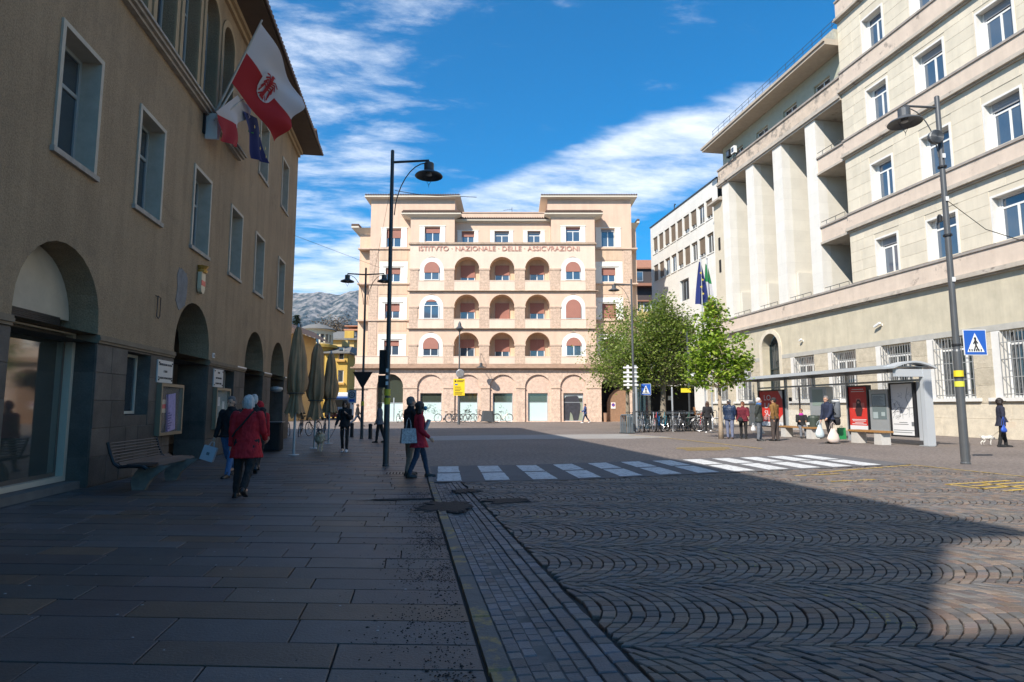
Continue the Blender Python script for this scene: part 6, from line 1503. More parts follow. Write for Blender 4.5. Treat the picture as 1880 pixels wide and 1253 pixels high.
# ================================================================ trees
def tree(label, x, y, trunk_h, tr, crown, n_br, leaf, nleaf, seed, m_leaf, m_bark, lean=(0, 0), group=None, name='street_tree', spread=.5, cat='tree'):
    """crown: list of (cx, cy, cz, rx, ry, rz) lobes relative to the base"""
    t = thing(name, label, cat, (x, y, 0), 0, group); r = random.Random(seed)
    b = MB(); top = max(c[2] + c[5] * .55 for c in crown); path = []; rad = []
    for i in range(11):
        v = i / 10; z = top * v; path.append((lean[0] * v + .06 * sin(5 * v + seed) * v, lean[1] * v + .05 * cos(4 * v), z)); rad.append(tr * (1.25 if i == 0 else 1) * (1 - .85 * v) + .008)
    b.path(path, rad, 8); b.build('trunk', m_bark, t, smooth=True)
    def tp(z):
        v = max(0, min(1, z / top)) * 10; i = min(9, int(v)); f = v - i; return Vector(path[i]).lerp(Vector(path[i + 1]), f)
    tips = []; b = MB(); vol = [c[3] * c[4] * c[5] for c in crown]
    for k in range(n_br):
        c = r.choices(crown, vol)[0]
        while True:
            d = Vector((r.uniform(-1, 1), r.uniform(-1, 1), r.uniform(-1, 1)))
            if .25 < d.length <= 1: break
        e = Vector((c[0] + d.x * c[3], c[1] + d.y * c[4], c[2] + d.z * c[5]))
        hz = max(trunk_h, min(top * .95, e.z - (Vector((e.x, e.y, 0)).length) * r.uniform(.5, 1.0))); s = tp(hz)
        m1 = s.lerp(e, .5) + Vector((r.uniform(-.15, .15), r.uniform(-.15, .15), -.05 * (e - s).length))
        rr0 = tr * .30 * (1 - hz / top * .6); b.path([s, s.lerp(m1, .5) + Vector((0, 0, .03)), m1, m1.lerp(e, .5), e], [rr0, rr0 * .8, rr0 * .55, rr0 * .35, .006], 5)
        tips += [(m1.lerp(e, q), c) for q in (.1, .45, .75, 1)]
        for q in range(3):
            a = m1.lerp(e, r.uniform(.1, .9)); e2 = a + Vector((r.gauss(0, 1), r.gauss(0, 1), r.gauss(.2, .8))) * (.22 * min(c[3:])); b.path([a, a.lerp(e2, .5), e2], [.012, .009, .004], 4); tips += [(e2, c), (a.lerp(e2, .6), c)]
    b.build('branches', m_bark, t, kind='stuff')
    b = MB()
    for k in range(nleaf):
        p, c = r.choice(tips); s = spread * min(c[3:]) * .5
        q = p + Vector((r.gauss(0, s), r.gauss(0, s), r.gauss(0, s * .8)))
        u = Vector((r.uniform(-1, 1), r.uniform(-1, 1), r.uniform(-.6, .6))).normalized(); w = u.cross(Vector((r.gauss(0, .5), r.gauss(0, .5), 1))).normalized()
        l = leaf * r.uniform(.6, 1.25); wd = l * .42; dr = Vector((0, 0, -.25 * l))
        b.face([tuple(q), tuple(q + u * l * .45 + w * wd), tuple(q + u * l + dr), tuple(q + u * l * .45 - w * wd)])
    b.build('crown', m_leaf, t, kind='stuff')
    return t
def leafmat(name, cols, tr=.45): return mat(name, cols[0], .55, palette=cols, island=.25, trans=tr)
ML1 = leafmat('bright_maple_leaf', [(.24, .36, .03), (.29, .41, .035), (.18, .29, .03), (.40, .50, .07), (.16, .27, .03)])
ML2 = leafmat('mid_green_leaf', [(.19, .27, .04), (.24, .32, .06), (.14, .21, .03), (.30, .35, .09)], .5)
MBK = mat('pale_young_bark', (.36, .28, .20), .9, var=.2, vscale=9, bump=.5, coord='obj')
MBK2 = mat('mottled_grey_bark', (.20, .17, .13), .9, var=.45, vscale=4, bump=.6, coord='obj')
tree('young maple with bright yellow green leaves and slim pale trunk beside the waiting passengers', 13.85, 26.1, 2.3, .10,
     [(-.9, 0, 3.0, .9, 1.0, .65), (.2, 0, 3.3, 1.0, 1.1, .8), (-.2, .1, 4.2, 1.35, 1.3, .9), (-.5, 0, 5.0, .95, .95, .9), (-.1, .1, 5.9, .65, .7, .7), (1.0, -.3, 3.9, .75, .6, .8), (-1.4, .2, 3.8, .6, .7, .6)], 74, .19, 4300, 3, ML1, MBK, (.0, .0))
tree('large bushy dark green tree with low branches behind the parked bicycles', 15.9, 37.5, 2.9, .22,
     [(-2.4, 0, 4.3, 1.8, 1.8, 1.5), (-1.0, .2, 6.0, 2.0, 1.9, 1.7), (.4, .5, 5.2, 2.0, 1.8, 2.0), (-.2, .3, 7.5, 1.7, 1.6, 1.3), (1.5, .6, 6.0, 1.5, 1.4, 1.6), (-2.7, 0, 3.4, 1.1, 1.3, .9), (-1.8, -.4, 3.0, .9, .9, .8), (-2.6, -.3, 4.6, 1.1, 1.2, 1.2), (2.0, .4, 4.4, 1.2, 1.1, 1.3), (2.6, .6, 5.6, 1.3, 1.2, 1.4), (1.2, .4, 7.2, 1.2, 1.2, 1.1), (2.3, .5, 6.6, 1.2, 1.1, 1.1), (3.0, .5, 4.4, 1.1, 1.1, 1.1), (2.5, .2, 3.6, 1.0, 1.0, .8)], 250, .16, 27000, 5, ML2, MBK2, (.2, .1), spread=.55)
tree('slender green tree half hidden behind the larger bushy tree', 15.5, 43.0, 2.6, .18,
     [(-1.6, 0, 5.0, 1.8, 1.7, 1.6), (-.5, 0, 7.4, 1.7, 1.7, 1.7), (1.2, 0, 4.2, 1.4, 1.4, 1.3)], 80, .17, 8000, 8, ML2, MBK2, spread=.6)
# bare and leafing trees far down the left street
ML3 = leafmat('winter_twig', [(.17, .125, .085), (.14, .105, .075), (.20, .14, .09)], .1)
for i, (px, Y, h, w, lab) in enumerate(((600, 190, 20, 9, 'bare brown tree behind the turreted villa roof'), (622, 205, 24, 9, 'tallest bare brown tree before the mountain'), (585, 230, 21, 10, 'hazy bare tree farthest to the left before the mountain'))):
    p = cf(xp(px, Y), Y); h0 = zp(572 + 6 * i, Y) - 1
    tree(lab, p[0], p[1], h0 * .3, .5, [(0, 0, h0 * .72, w * .62, w * .6, h0 * .27), (w * .4, 0, h0 * .62, w * .5, w * .5, h0 * .22)], 110, .55, 9000, 20 + i, ML3, MBK2, group='bare trees on the slope', spread=.5, name='bare_tree')
# ivy and shrubs hanging on the rock at the end of the street
tree('brownish shrubby growth covering the slope beside the peach building', cf(xp(645, 120), 120)[0], cf(xp(645, 120), 120)[1], 2, .3,
     [(0, 0, 8, 3, 2, 7), (1.2, 0, 4, 2.2, 2, 4), (-.6, 0, 12, 1.6, 2, 4)], 60, .45, 5000, 31, leafmat('dull_olive_twigs', [(.13, .10, .05), (.10, .09, .04), (.15, .12, .07)], .2), MBK2, name='shrub', cat='shrub')
t = thing('conifer', 'dark conifer top showing above the red roof beside the stucco building', 'tree', cf(xp(541, 84), 84), 0)
b = MB(); b.tube((0, 0, 0), (0, 0, zp(578, 84)), .25, .03); b.build('trunk', MBK2, t)
b = MB(); r = random.Random(5)
for k in range(1800):
    v = r.random() ** .7; z = 3 + (zp(578, 84) - 3) * v; R_ = (1 - v) * 2.4 + .15; a = r.uniform(0, 6.3); q = Vector((R_ * cos(a) * r.random() ** .4, R_ * sin(a) * r.random() ** .4, z)); u = Vector((cos(a), sin(a), -.25)).normalized() * .5; w = Vector((-sin(a), cos(a), 0)) * .14
    b.face([tuple(q - w), tuple(q + u), tuple(q + w)])
b.build('crown', mat('conifer_green', (.02, .045, .02), .8), t, kind='stuff')

# ================================================================ bicycles
def ring(b, c, r, w, n=26, ax='y'):
    b.path([(c[0] + r * cos(2 * pi * k / n), c[1], c[2] + r * sin(2 * pi * k / n)) for k in range(n)], w, 6, closed=True)
M_tyre = mat('black_rubber', (.015, .015, .016), .8); M_rim = mat('bright_rim', (.5, .5, .52), .3, metal=.7); M_sad = mat('black_saddle', (.02, .02, .02), .6)
BW = {}
def wheelmesh(k):
    if 'w' not in BW:
        b = MB(); ring(b, (0, 0, 0), .335, .02); BW['w'] = b.mesh('tyre', M_tyre)
        b = MB(); ring(b, (0, 0, 0), .312, .010); b.tube((0, -.04, 0), (0, .04, 0), .025, .025, 8)
        for k in range(14): a = 2 * pi * k / 14; b.tube((0, .02 if k % 2 else -.02, 0), (.31 * cos(a), 0, .31 * sin(a)), .003, .003, 3, caps=False)
        BW['r'] = b.mesh('rim', M_rim)
        b = MB(); b.lathe([(.02, -.05), (.10, -.03), (.12, 0), (.05, .02)], 10, sx=1.3, sy=.8); BW['s'] = b.mesh('saddle', M_sad)
        b = MB(); b.path([(0, -.30, .02), (.02, -.25, .03), (.0, -.12, .0), (0, .12, 0), (.02, .25, .03), (0, .30, .02)], .013, 6); b.tube((0, -.30, .02), (-.0, -.20, .03), .02, .02, 6); BW['h'] = b.mesh('handlebar', M_darkiron)
        b = MB(); 
        for z, s_ in ((0, .11), (.12, .13), (.24, .16)): b.path([(s_ * sx, s_ * sy, z) for sx, sy in ((-1, -1), (1, -1), (1, 1), (-1, 1))], .006, 4, closed=True)
        for k in range(16):
            a = 2 * pi * k / 16; sx, sy = max(-1, min(1, 1.4 * cos(a))), max(-1, min(1, 1.4 * sin(a))); b.tube((.11 * sx, .11 * sy, 0), (.16 * sx, .16 * sy, .24), .004, .004, 3)
        BW['b'] = b.mesh('basket', M_darkiron)
        b = MB(); b.box(-.22, .12, -.06, -.05, 0, .012); b.box(-.22, .12, .05, .06, 0, .012)
        for k in range(5): b.box(-.22 + .08 * k, -.21 + .08 * k, -.05, .05, 0, .011)
        b.tube((-.15, -.05, 0), (-.0, -.05, -.36), .006); b.tube((-.15, .05, 0), (0, .05, -.36), .006); BW['k'] = b.mesh('rear_rack', M_darkiron)
FR = {}
def bike(label, x, y, rot, m, lean=0.0, lady=True, basket=False, group='bicycles parked at the stands', rack=True, sc=1.0, scol=None):
    wheelmesh(0)
    t = thing('bicycle', label, 'bicycle', (x, y, 0), (lean, 0, rot), group); t.scale = (sc,) * 3
    key = (m.name, lady)
    if key not in FR:
        b = MB(); BBk = (.02, 0, .28); ST = (-.10, 0, .74); HT = (.40, 0, .84); HB = (.43, 0, .66); RA = (-.44, 0, .34); FA = (.56, 0, .34)
        b.tube(BBk, ST, .017); b.tube(HT, HB, .02)
        if lady: b.path([HB, (.22, 0, .46), BBk], .02, 6); b.path([(.42, 0, .72), (.2, 0, .52), (-.04, 0, .44)], .015, 6)
        else: b.tube(HB, BBk, .02); b.tube((.41, 0, .78), (-.10, 0, .72), .017)
        for sy in (-.05, .05):
            b.tube(BBk, (RA[0], sy, RA[2]), .010); b.tube((ST[0], sy * .3, ST[2] - .05), (RA[0], sy, RA[2]), .009); b.path([(HB[0], sy * .5, HB[2]), (.47, sy, .55), (FA[0], sy, FA[2])], .012, 5)
        b.tube(HT, (.37, 0, .98), .013); b.tube(ST, (-.125, 0, .84), .013)
        FR[key] = [b.mesh('frame', m)]
        b = MB(); b.path([(RA[0] + .37 * cos(a), 0, RA[2] + .37 * sin(a)) for a in [radians(q) for q in range(20, 190, 17)]], .016, 4); b.path([(FA[0] + .37 * cos(a), 0, FA[2] + .37 * sin(a)) for a in [radians(q) for q in range(40, 170, 18)]], .016, 4); FR[key].append(b.mesh('mudguard', M_darkiron if m.name != 'bike_white' else m))
        b = MB(); b.M = Matrix.Translation(BBk) @ Matrix.Rotation(pi / 2, 4, 'X'); b.lathe([(.09, -.05), (.09, -.04)], 14); b.M = Matrix.Identity(4); b.tube((.02, -.06, .28), (.14, -.06, .16), .009); b.tube((.02, .06, .28), (-.10, .06, .40), .009); b.box(.10, .20, -.13, -.06, .15, .17); b.box(-.15, -.05, .06, .13, .39, .41); FR[key].append(b.mesh('crank', M_darkiron))
    for me, nm in zip(FR[key], ('frame', 'mudguard', 'crank')): link(nm, me, t)
    for wx in (-.44, .56): w = link('wheel', BW['r'], t, (wx, 0, .355)); link('tyre', BW['w'], w)
    link('saddle', BW['s'], t, (-.14, 0, .88)); link('handlebar', BW['h'], t, (.36, 0, .99))
    if basket: link('basket', BW['b'], t, (.58, 0, .80))
    if rack: link('rear_rack', BW['k'], t, (-.40, 0, .72))
    return t
BC = {k: mat('bike_' + k, c, .35, metal=.1) for k, c in dict(white=(.68, .68, .68), blue=(.02, .16, .40), red=(.40, .02, .03), black=(.02, .02, .02), grey=(.20, .21, .22), cream=(.55, .50, .40), green=(.03, .12, .08), silver=(.42, .43, .44), teal=(.02, .22, .30)).items()}
# the long cycle stand below the bushy tree: bikes stand roughly nose to the viewer
r = random.Random(14)
row = [('black', 'black bicycle first in the row beside the grey rack panels', 0, 1), ('grey', 'grey bicycle second in the row beneath the signpost', 0, 0), ('white', 'white bicycle with red basket under the white signpost', 1, 1), ('silver', 'silver bicycle between the white and the blue ones', 0, 1), ('red', 'red framed bicycle left of the blue ones', 0, 0),
       ('blue', 'bright blue bicycle under the crossing sign', 0, 1), ('teal', 'teal bicycle leaning on the bright blue one', 0, 0), ('grey', 'plain grey bicycle beside the short grey post', 1, 1), ('black', 'black bicycle with rear rack right of the short grey post', 0, 1), ('white', 'white sloping framed bicycle in the middle of the row', 0, 0),
       ('black', 'black bicycle with basket in the dense middle of the row', 1, 1), ('green', 'dark green bicycle in the dense middle of the row', 0, 1), ('grey', 'grey bicycle with drop frame near the right end of the row', 0, 1), ('red', 'dark red bicycle near the right end of the row', 0, 0), ('black', 'black city bicycle third from the right end of the row', 1, 1)]
for i, (c, lb, bk, ld) in enumerate(row):
    f = i / (len(row) - 1); bike(lb, 12.55 + 4.7 * f + r.uniform(-.05, .05), 33.6 + 1.3 * f + r.uniform(-.25, .25), -pi / 2 - .35 + r.uniform(-.32, .32), BC[c], r.uniform(-.14, .14), bool(ld), bool(bk), sc=1.16)
bike('white bicycle seen side on with rear child seat at the right end', 17.15, 34.2, -.25, BC['white'], .06, True, False, sc=1.12)
bike('dark bicycle with wide tyres seen side on in front of the row', 15.9, 33.9, -.6, BC['black'], .1, False, False, sc=1.12)
t = thing('child_seat', 'brown padded child seat fixed on the white bicycle at the right end', 'child seat', (16.75, 34.3, .95), -.25)
b = MB(); b.box(-.17, .15, -.15, .15, 0, .08, ch=.02); b.M = Matrix.Rotation(-.15, 4, 'Y'); b.box(-.2, -.12, -.15, .15, .05, .5, ch=.02); b.build('shell', mat('brown_padding', (.28, .13, .05), .8), t); b = MB(); b.box(-.1, .12, -.12, .12, .081, .11, ch=.01); b.build('cushion', M_sad, t)
t = thing('cycle_rack', 'grey painted steel rack panels at the left end of the bicycle row', 'bike rack', (11.35, 32.1, 0), -YAW + .5, None)
for k in range(4):
    b = MB(); x = k * .11; b.path([(x, -.30, 0), (x, -.30, .9), (x, -.24, 1.0), (x, .24, 1.0), (x, .30, .9), (x, .30, 0)], .035, 6); b.build('hoop', mat('rack_blue_grey', (.13, .16, .18), .5, metal=.3), t)
b = MB(); b.box(-.1, .45, -.35, .35, 0.005, .04); b.build('base_rail', M_iron, t)
# pale hoops further back
t = thing('cycle_rack', 'pale metal hoops standing on the far pavement behind the bicycles', 'bike rack', (21.2, 44.5, 0), 0)
for k in range(6): b = MB(); x = k * .55; b.path([(x, 0, 0), (x, 0, 1.0), (x + .1, 0, 1.15), (x + .35, 0, 1.15), (x + .42, 0, 1.0), (x + .42, 0, 0)], .03, 6); b.build('hoop', M_steel, t)
# bicycles before the arcaded building
G2 = 'bicycles in front of the arcaded building'
def q3(X, Y, d): return cf(X, Y)[:2]
for X, Y, rt, c, lb in ((-6.2, 55.9, 2.9, 'silver', 'pale bicycle leaning left of the yellow sign post before the arcaded building'), (-4.7, 55.7, .2, 'black', 'black bicycle just right of the yellow sign post'), (-4.0, 56.1, 2.6, 'grey', 'grey bicycle tangled behind the black one by the sign post'), (-.9, 55.9, .1, 'cream', 'large cream bicycle before the third shop window'), (-2.5, 55.8, 3.0, 'black', 'black bicycle with covered box beside the large cream one'), (-10.4, 56.5, 1.4, 'silver', 'pale bicycle seen end on behind the couple'), (-5.4, 56.0, .6, 'grey', 'grey bicycle squeezed between the pale one and the post')):
    p = cf(X, Y); bike(lb, p[0], p[1], rt - YAW, BC[c], .05, True, c == 'black', G2, sc=1.12)
t = thing('bike_cover', 'dark draped cover over a cargo box between the bicycles', 'cover', cf(-2.2, 55.5), -YAW)
b = MB(); b.grid(lambda u, v: (.62 * max(-1, min(1, 1.3 * cos(2 * pi * u))) * (1 - .2 * (1 - v)), .35 * max(-1, min(1, 1.3 * sin(2 * pi * u))), 1.05 - v * .95 + .03 * sin(20 * u)), 40, 5); b.face([(-.5, -.3, 1.05), (.5, -.3, 1.05), (.5, .3, 1.05), (-.5, .3, 1.05)]); b.build('tarpaulin', mat('dark_tarpaulin', (.05, .055, .06), .6), t)
# bicycles in the shade beyond the parasols
for i, (x, y, rt, lb) in enumerate(((-6.3, 32.0, -1.2, 'dark bicycle in shade left of the first steel parasol pole'), (-5.6, 31.6, -1.5, 'dark bicycle in shade second from the left beyond the parasols'), (-5.0, 32.2, -1.9, 'dark bicycle in shade between the two nearer parasol poles'), (-4.5, 31.8, -1.4, 'dark bicycle in shade nearest the husky dog'))):
    bike(lb, x, y, rt, BC['black'], .08 * (-1) ** i, True, i == 1, 'dark bicycles parked in shade beyond the parasols')

# ================================================================ kiosk, notice pillar and city bus
t = thing('kiosk', 'dark glazed ticket kiosk with turquoise canopy under the bushy tree', 'kiosk', (17.6, 41.0, 0), -YAW)
b = MB(); b.box(-1.9, 2.0, -.2, 2.2, 0, 2.9); b.build('walls', M_dark, t)
b = MB(); 
def cano(u, v): return (-2.3 + 4.3 * u, -1.1 + 3.6 * v, 3.05 + .55 * sin(pi * u) + .1 * v)
b.grid(cano, 12, 4); b.grid(lambda u, v: (cano(u, 0)[0], -1.1, cano(u, 0)[2] - .3 * v), 12, 1); b.build('canopy', mat('turquoise_canvas', (.02, .22, .34), .6), t)
b = MB(); b.box(-1.8, 1.9, -.26, -.205, .95, 1.1); b.build('counter', M_steel, t)
for x in (-.6, .3): b = MB(); b.box(x, x + .5, -.24, -.205, .25, .85); b.build('poster', mat('grey_blue_paper', (.25, .28, .33), .6), t)
b = MB(); b.box(.1, .45, -.23, -.205, 1.9, 2.2); b.build('white_card', M_white, t)
t = thing('advertising_column', 'round glossy dark advertising column left of the ticket kiosk', 'column', (15.1, 38.8, 0), 0)
b = MB(); b.lathe([(.5, 0), (.5, 3.1)], 22); b.build('drum', glassmat('dark_reflecting_drum', (.03, .06, .075), .12), t); b = MB(); b.lathe([(.56, 3.1), (.58, 3.2), (.3, 3.42), (.03, 3.5)], 20); b.build('cap', mat('turquoise_canvas', (.02, .22, .34)), t)
t = thing('city_bus', 'white city bus with blue front band coming up the shaded street behind the woman', 'bus', cf(xp(628, 76), 76), -YAW)
Wd = mat('bus_white', (.62, .63, .65), .35); b = MB(); b.box(-1.25, 1.25, 0, 11, .35, 3.0, ch=0); b.build('body', Wd, t)
b = MB(); b.box(-1.1, 1.1, -.03, -.002, 1.15, 2.3); b.build('windscreen', M_glass, t); b = MB(); b.box(-1.15, 1.15, -.035, -.003, 2.34, 2.72); b.build('destination_sign', mat('bus_blue', (.05, .12, .35), .4), t)
b = MB(); b.box(-1.2, 1.2, -.04, -.003, .40, .62); b.build('bumper', M_iron, t)
for x in (-.95, .95): b = MB(); b.box(x - .16, x + .16, -.04, -.005, .75, .92); b.build('headlight', mat('headlight_glass', (.6, .6, .58), .2), t)
for x in (-1.05, 1.05):
    b = MB(); b.M = Matrix.Translation((x, 2.4, .48)) @ Matrix.Rotation(pi / 2, 4, 'Y'); b.lathe([(.3, -.16), (.48, -.14), (.48, .14), (.3, .16)], 18); b.build('wheel', M_tyre, t)
for x in (-1.45, 1.45): b = MB(); b.box(x - .08, x + .08, -.2, -.1, 1.7, 2.25); b.path([(x * .85, 0, 2.6), (x, -.15, 2.55), (x, -.15, 2.2)], .02, 5); b.build('mirror', M_darkiron, t)
b = MB(); b.box(-1.0, 1.0, .5, 9, 3.002, 3.22); b.build('roof_pod', Wd, t)
t = thing('parked_car', 'dark parked car partly hidden behind the farthest folded parasol', 'car', cf(xp(612, 70), 70), -YAW)
b = MB(); b.extr([(-.85, .25), (.85, .25), (.88, .8), (.70, .88), (.58, 1.40), (-.58, 1.40), (-.70, .88), (-.88, .8)], 0, 4.1); b.build('body', mat('car_dark_red', (.10, .02, .03), .3), t)
b = MB(); b.extr([(-.66, .90), (.66, .90), (.55, 1.34), (-.55, 1.34)], -.02, -.004); b.build('windscreen', M_glass, t)
for x in (-.65, .65): b = MB(); b.box(x - .14, x + .14, -.03, -.004, .6, .74); b.build('headlight', mat('headlight_glass', (.6, .6, .58)), t)
for x in (-.78, .78):
    for yy in (.8, 3.2): b = MB(); b.M = Matrix.Translation((x, yy, .31)) @ Matrix.Rotation(pi / 2, 4, 'Y'); b.lathe([(.18, -.12), (.31, -.1), (.31, .1), (.18, .12)], 14); b.build('wheel', M_tyre, t)
t = thing('street_cable', 'thin overhead cable crossing the gap above the distant mountain', 'cable', (-5.86, 29.5, 9.6), 0)
b = MB(); b.path([(0, 0, 0), (3, 12, 1.4), (5, 26, 3.5)], .009, 4); b.build('wire', M_darkiron, t)
t = thing('red_roof_house', 'dark red roofed low house just past the stucco building corner', 'house', cf(xp(541, 60), 60), -YAW)
b = MB(); b.box(-9, -.6, 0, 8, 0, zp(606, 60)); b.build('wall', M_yel2, t); b = MB(); b.face([(-9, -.6, zp(590, 60)), (-1.2, -.6, zp(590, 60)), (.75, -.6, zp(614, 60)), (.75, 9, zp(614, 60)), (-1.2, 9, zp(590, 60)), (-9, 9, zp(590, 60))]); b.face([(-9, -.6, zp(590, 60)), (-1.2, -.6, zp(590, 60)), (.75, -.6, zp(614, 60)), (-9, -.6, zp(614, 60))]); b.build('roof', M_tile, t)
# ================================================================ people and dogs
def remesh(mb, name, m, parent, vox, smooth_it=3):
    crinkle = {'coat': .011, 'trousers': .010, 'hair': .012, 'scarf': .008, 'hood': .006, 'dog': .012}.get(name, 0); seedc = len(bpy.data.meshes) * .37
    me = mb.mesh('tmp', m); o = bpy.data.objects.new('tmp', me); COL.objects.link(o)
    md = o.modifiers.new('r', 'REMESH'); md.mode = 'VOXEL'; md.voxel_size = vox
    sm = o.modifiers.new('s', 'SMOOTH'); sm.factor = .6; sm.iterations = smooth_it
    dg = bpy.context.evaluated_depsgraph_get(); dg.update(); me2 = bpy.data.meshes.new_from_object(o.evaluated_get(dg)); bpy.data.objects.remove(o)
    me2.polygons.foreach_set('use_smooth', [True] * len(me2.polygons)); me2.name = name
    if crinkle:
        vs = me2.vertices; nn = [v.normal.copy() for v in vs]
        for v, n_ in zip(vs, nn):
            c = v.co; v.co = c + n_ * (crinkle * noise.noise(Vector((c.x * 16 + seedc, c.y * 16, c.z * 9 + c.x * 6))) + crinkle * .6 * noise.noise(Vector((c.x * 34, c.y * 34 + seedc, c.z * 22))))
    if not me2.materials: me2.materials.append(m)
    return me2
def ball(b, c, r, sx=1, sy=1, sz=1, n=10):
    prof = [(max(.0005, r * sin(pi * k / n)), -r * cos(pi * k / n) * sz) for k in range(n + 1)]
    b.lathe(prof, 12, c=tuple(c), sx=sx, sy=sy)
def limb(b, a, c, r0, r1):
    a = Vector(a); c = Vector(c); b.tube(a, c, r0, r1, 12); ball(b, a, r0); ball(b, c, r1)
def loft(b, secs, n=20):   # (cx, cy, z, rx, ry)
    rings = [[b.p(s[0] + s[3] * cos(2 * pi * k / n), s[1] + s[4] * sin(2 * pi * k / n), s[2]) for k in range(n)] for s in secs]
    for A, B in zip(rings, rings[1:]):
        for k in range(n): l = (k + 1) % n; b.fi((A[k], A[l], B[l], B[k]))
    b.fi(rings[0][::-1]); b.fi(rings[-1])
def cmat(name, rgb, rough=.85, **k): return mat('cloth_' + name, rgb, rough, var=.12, vscale=10, bump=.35, bscale=14, coord='obj', **k)
SKIN = mat('skin', (.48, .27, .18), .5, coord='obj')
def person(label, x, y, face, h, top, bottom, shoes, hair, legs=((.25, .05), (-.25, .25)), arms=((-.2, .08, .3), (.2, .08, .3)), coat=0.80, vox=.014,
           wide=1.0, hairlen=0, hairvol=1.0, seat=None, bend=0.0, head=(0, 0), collar=True, flare=1.08, hat=None, hood=None, group=None, trs=1.0, skirt=None, puffy=0, scarf=None, neck=None):
    """local front is -y. legs/arms: (swing forward, knee/elbow bend[, abduction]) in radians; coat = hem height above ground as a fraction of 1.75"""
    k = h / 1.75; W = wide
    hip = .93 if not seat else seat + .06
    H = {}
    # legs
    def dirv(a, side=0): return Vector((side, -sin(a), -cos(a)))
    for i, (sw, kn) in enumerate(legs[:2]):
        s = 1 if i == 0 else -1
        hp = Vector((s * .09 * W, 0, hip)); kneep = hp + dirv(sw).normalized() * .43; an = kneep + dirv(sw - kn).normalized() * .42
        H['hip', i], H['knee', i], H['ank', i] = hp, kneep, an
    dz = .075 - min(H['ank', 0].z, H['ank', 1].z)
    for q in H: H[q].z += dz
    hipz = hip + dz
    bv = Vector((0, -sin(bend), cos(bend)))
    def T(zrel, yo=0): return Vector((0, 0, hipz)) + bv * zrel + Vector((0, cos(bend) * yo, sin(bend) * yo))
    sh = T(.50)
    for i, a in enumerate(arms):
        s = 1 if i == 0 else -1; sw, ab, el = a[:3]
        sp = sh + Vector((s * .165 * W, 0, -.04)); d = Vector((s * sin(ab), -sin(sw) * cos(ab), -cos(sw) * cos(ab))); e = sp + d * .28
        inw = a[3] if len(a) > 3 else 0
        d2 = Vector((s * sin(ab - inw), -sin(sw + el) * cos(ab - inw), -cos(sw + el) * cos(ab - inw))); w = e + d2 * .245
        H['sh', i], H['el', i], H['wr', i], H['hd', i] = sp, e, w, d2
    root_rot = face
    body = MB(); body.M = Matrix.Scale(k, 4)
    for i in (0, 1):
        limb(body, H['hip', i], H['knee', i], .078 * W, .052); limb(body, H['knee', i], H['ank', i], .050, .036)
        s = 1 if i == 0 else -1
        a = H['ank', i]; limb(body, a + Vector((0, .01, -.03)), a + Vector((0, -.14, -.045)), .038, .03)
        limb(body, H['sh', i], H['el', i], .046, .038); limb(body, H['el', i], H['wr', i], .036, .026)
        d2 = H['hd', i]; wpt = H['wr', i]; side = Vector((s, 0, 0)); pn = d2.cross(side).normalized(); fw = d2.cross(pn).normalized()
        pc = wpt + d2 * .05; limb(body, wpt, pc + d2 * .02, .026, .032)
        for q in range(4):
            o = pn * ((q - 1.5) * .017); b0 = pc + d2 * .03 + o; l = (.030, .036, .034, .026)[q]; cu = -side * .012
            limb(body, b0, b0 + d2 * l + cu, .0095, .009); limb(body, b0 + d2 * l + cu, b0 + d2 * (l + .028) + cu * 2.6, .009, .008)
        limb(body, pc - pn * .025, pc - pn * .048 + d2 * .035, .011, .009)
    loft(body, [(0, T(-.06).y, T(-.06).z, .135 * W, .10), (0, T(.05).y, T(.05).z, .15 * W, .105), (0, T(.2).y, T(.2).z, .125 * W, .09), (0, T(.38).y, T(.38).z, .155 * W, .105), (0, T(.50).y, T(.50).z, .15 * W, .08), (0, T(.545).y, T(.545).z, .06, .055)])
    nk = T(.53); hc = T(.685) + Vector((head[0] * .02, -.02 - .03 * sin(bend), 0)); limb(body, nk, hc - Vector((0, 0, .06)), .052, .048)
    hr = Matrix.Translation(hc) @ Matrix.Rotation(head[0], 4, 'Z') @ Matrix.Rotation(head[1], 4, 'X')
    sv = body.M; body.M = sv @ hr
    ball(body, (0, .012, .02), .088, .86, 1.05, 1.08); ball(body, (0, -.02, -.05), .062, .85, 1.0, 1.0)
    limb(body, (0, -.085, .005), (0, -.105, -.022), .010, .014)
    for s in (-1, 1): ball(body, (s * .076, .01, -.01), .018, .5, 1, 1.4, 6)
    ball(body, (0, -.075, -.055), .018, 1.5, .7, .5, 6); ball(body, (0, -.06, -.09), .025, 1, .9, .7, 6)
    body.M = sv
    t = link('person', remesh(body, 'person', SKIN, None, vox * .8), None, (x, y, 0), root_rot)
    t['label'] = label; t['category'] = 'person'
    if group: t['group'] = group
    e = MB(); e.M = sv @ hr
    for s in (-1, 1): ball(e, (s * .032, -.078, .012), .011, 1.3, .6, .8, 6)
    e.build('eyes', mat('dark_eye', (.02, .015, .012), .3), t, smooth=True)
    # trousers
    b = MB(); b.M = Matrix.Scale(k, 4)
    for i in (0, 1): limb(b, H['hip', i], H['knee', i], .098 * W * trs, .072 * trs); limb(b, H['knee', i], H['ank', i] + Vector((0, 0, .0)), .070 * trs, .055 * trs)
    loft(b, [(0, 0, hipz - .10, .15 * W, .11), (0, 0, hipz + .0, .165 * W, .125), (0, T(.12).y, T(.12).z, .15 * W, .115)]); link('trousers', remesh(b, 'trousers', bottom, None, vox), t)
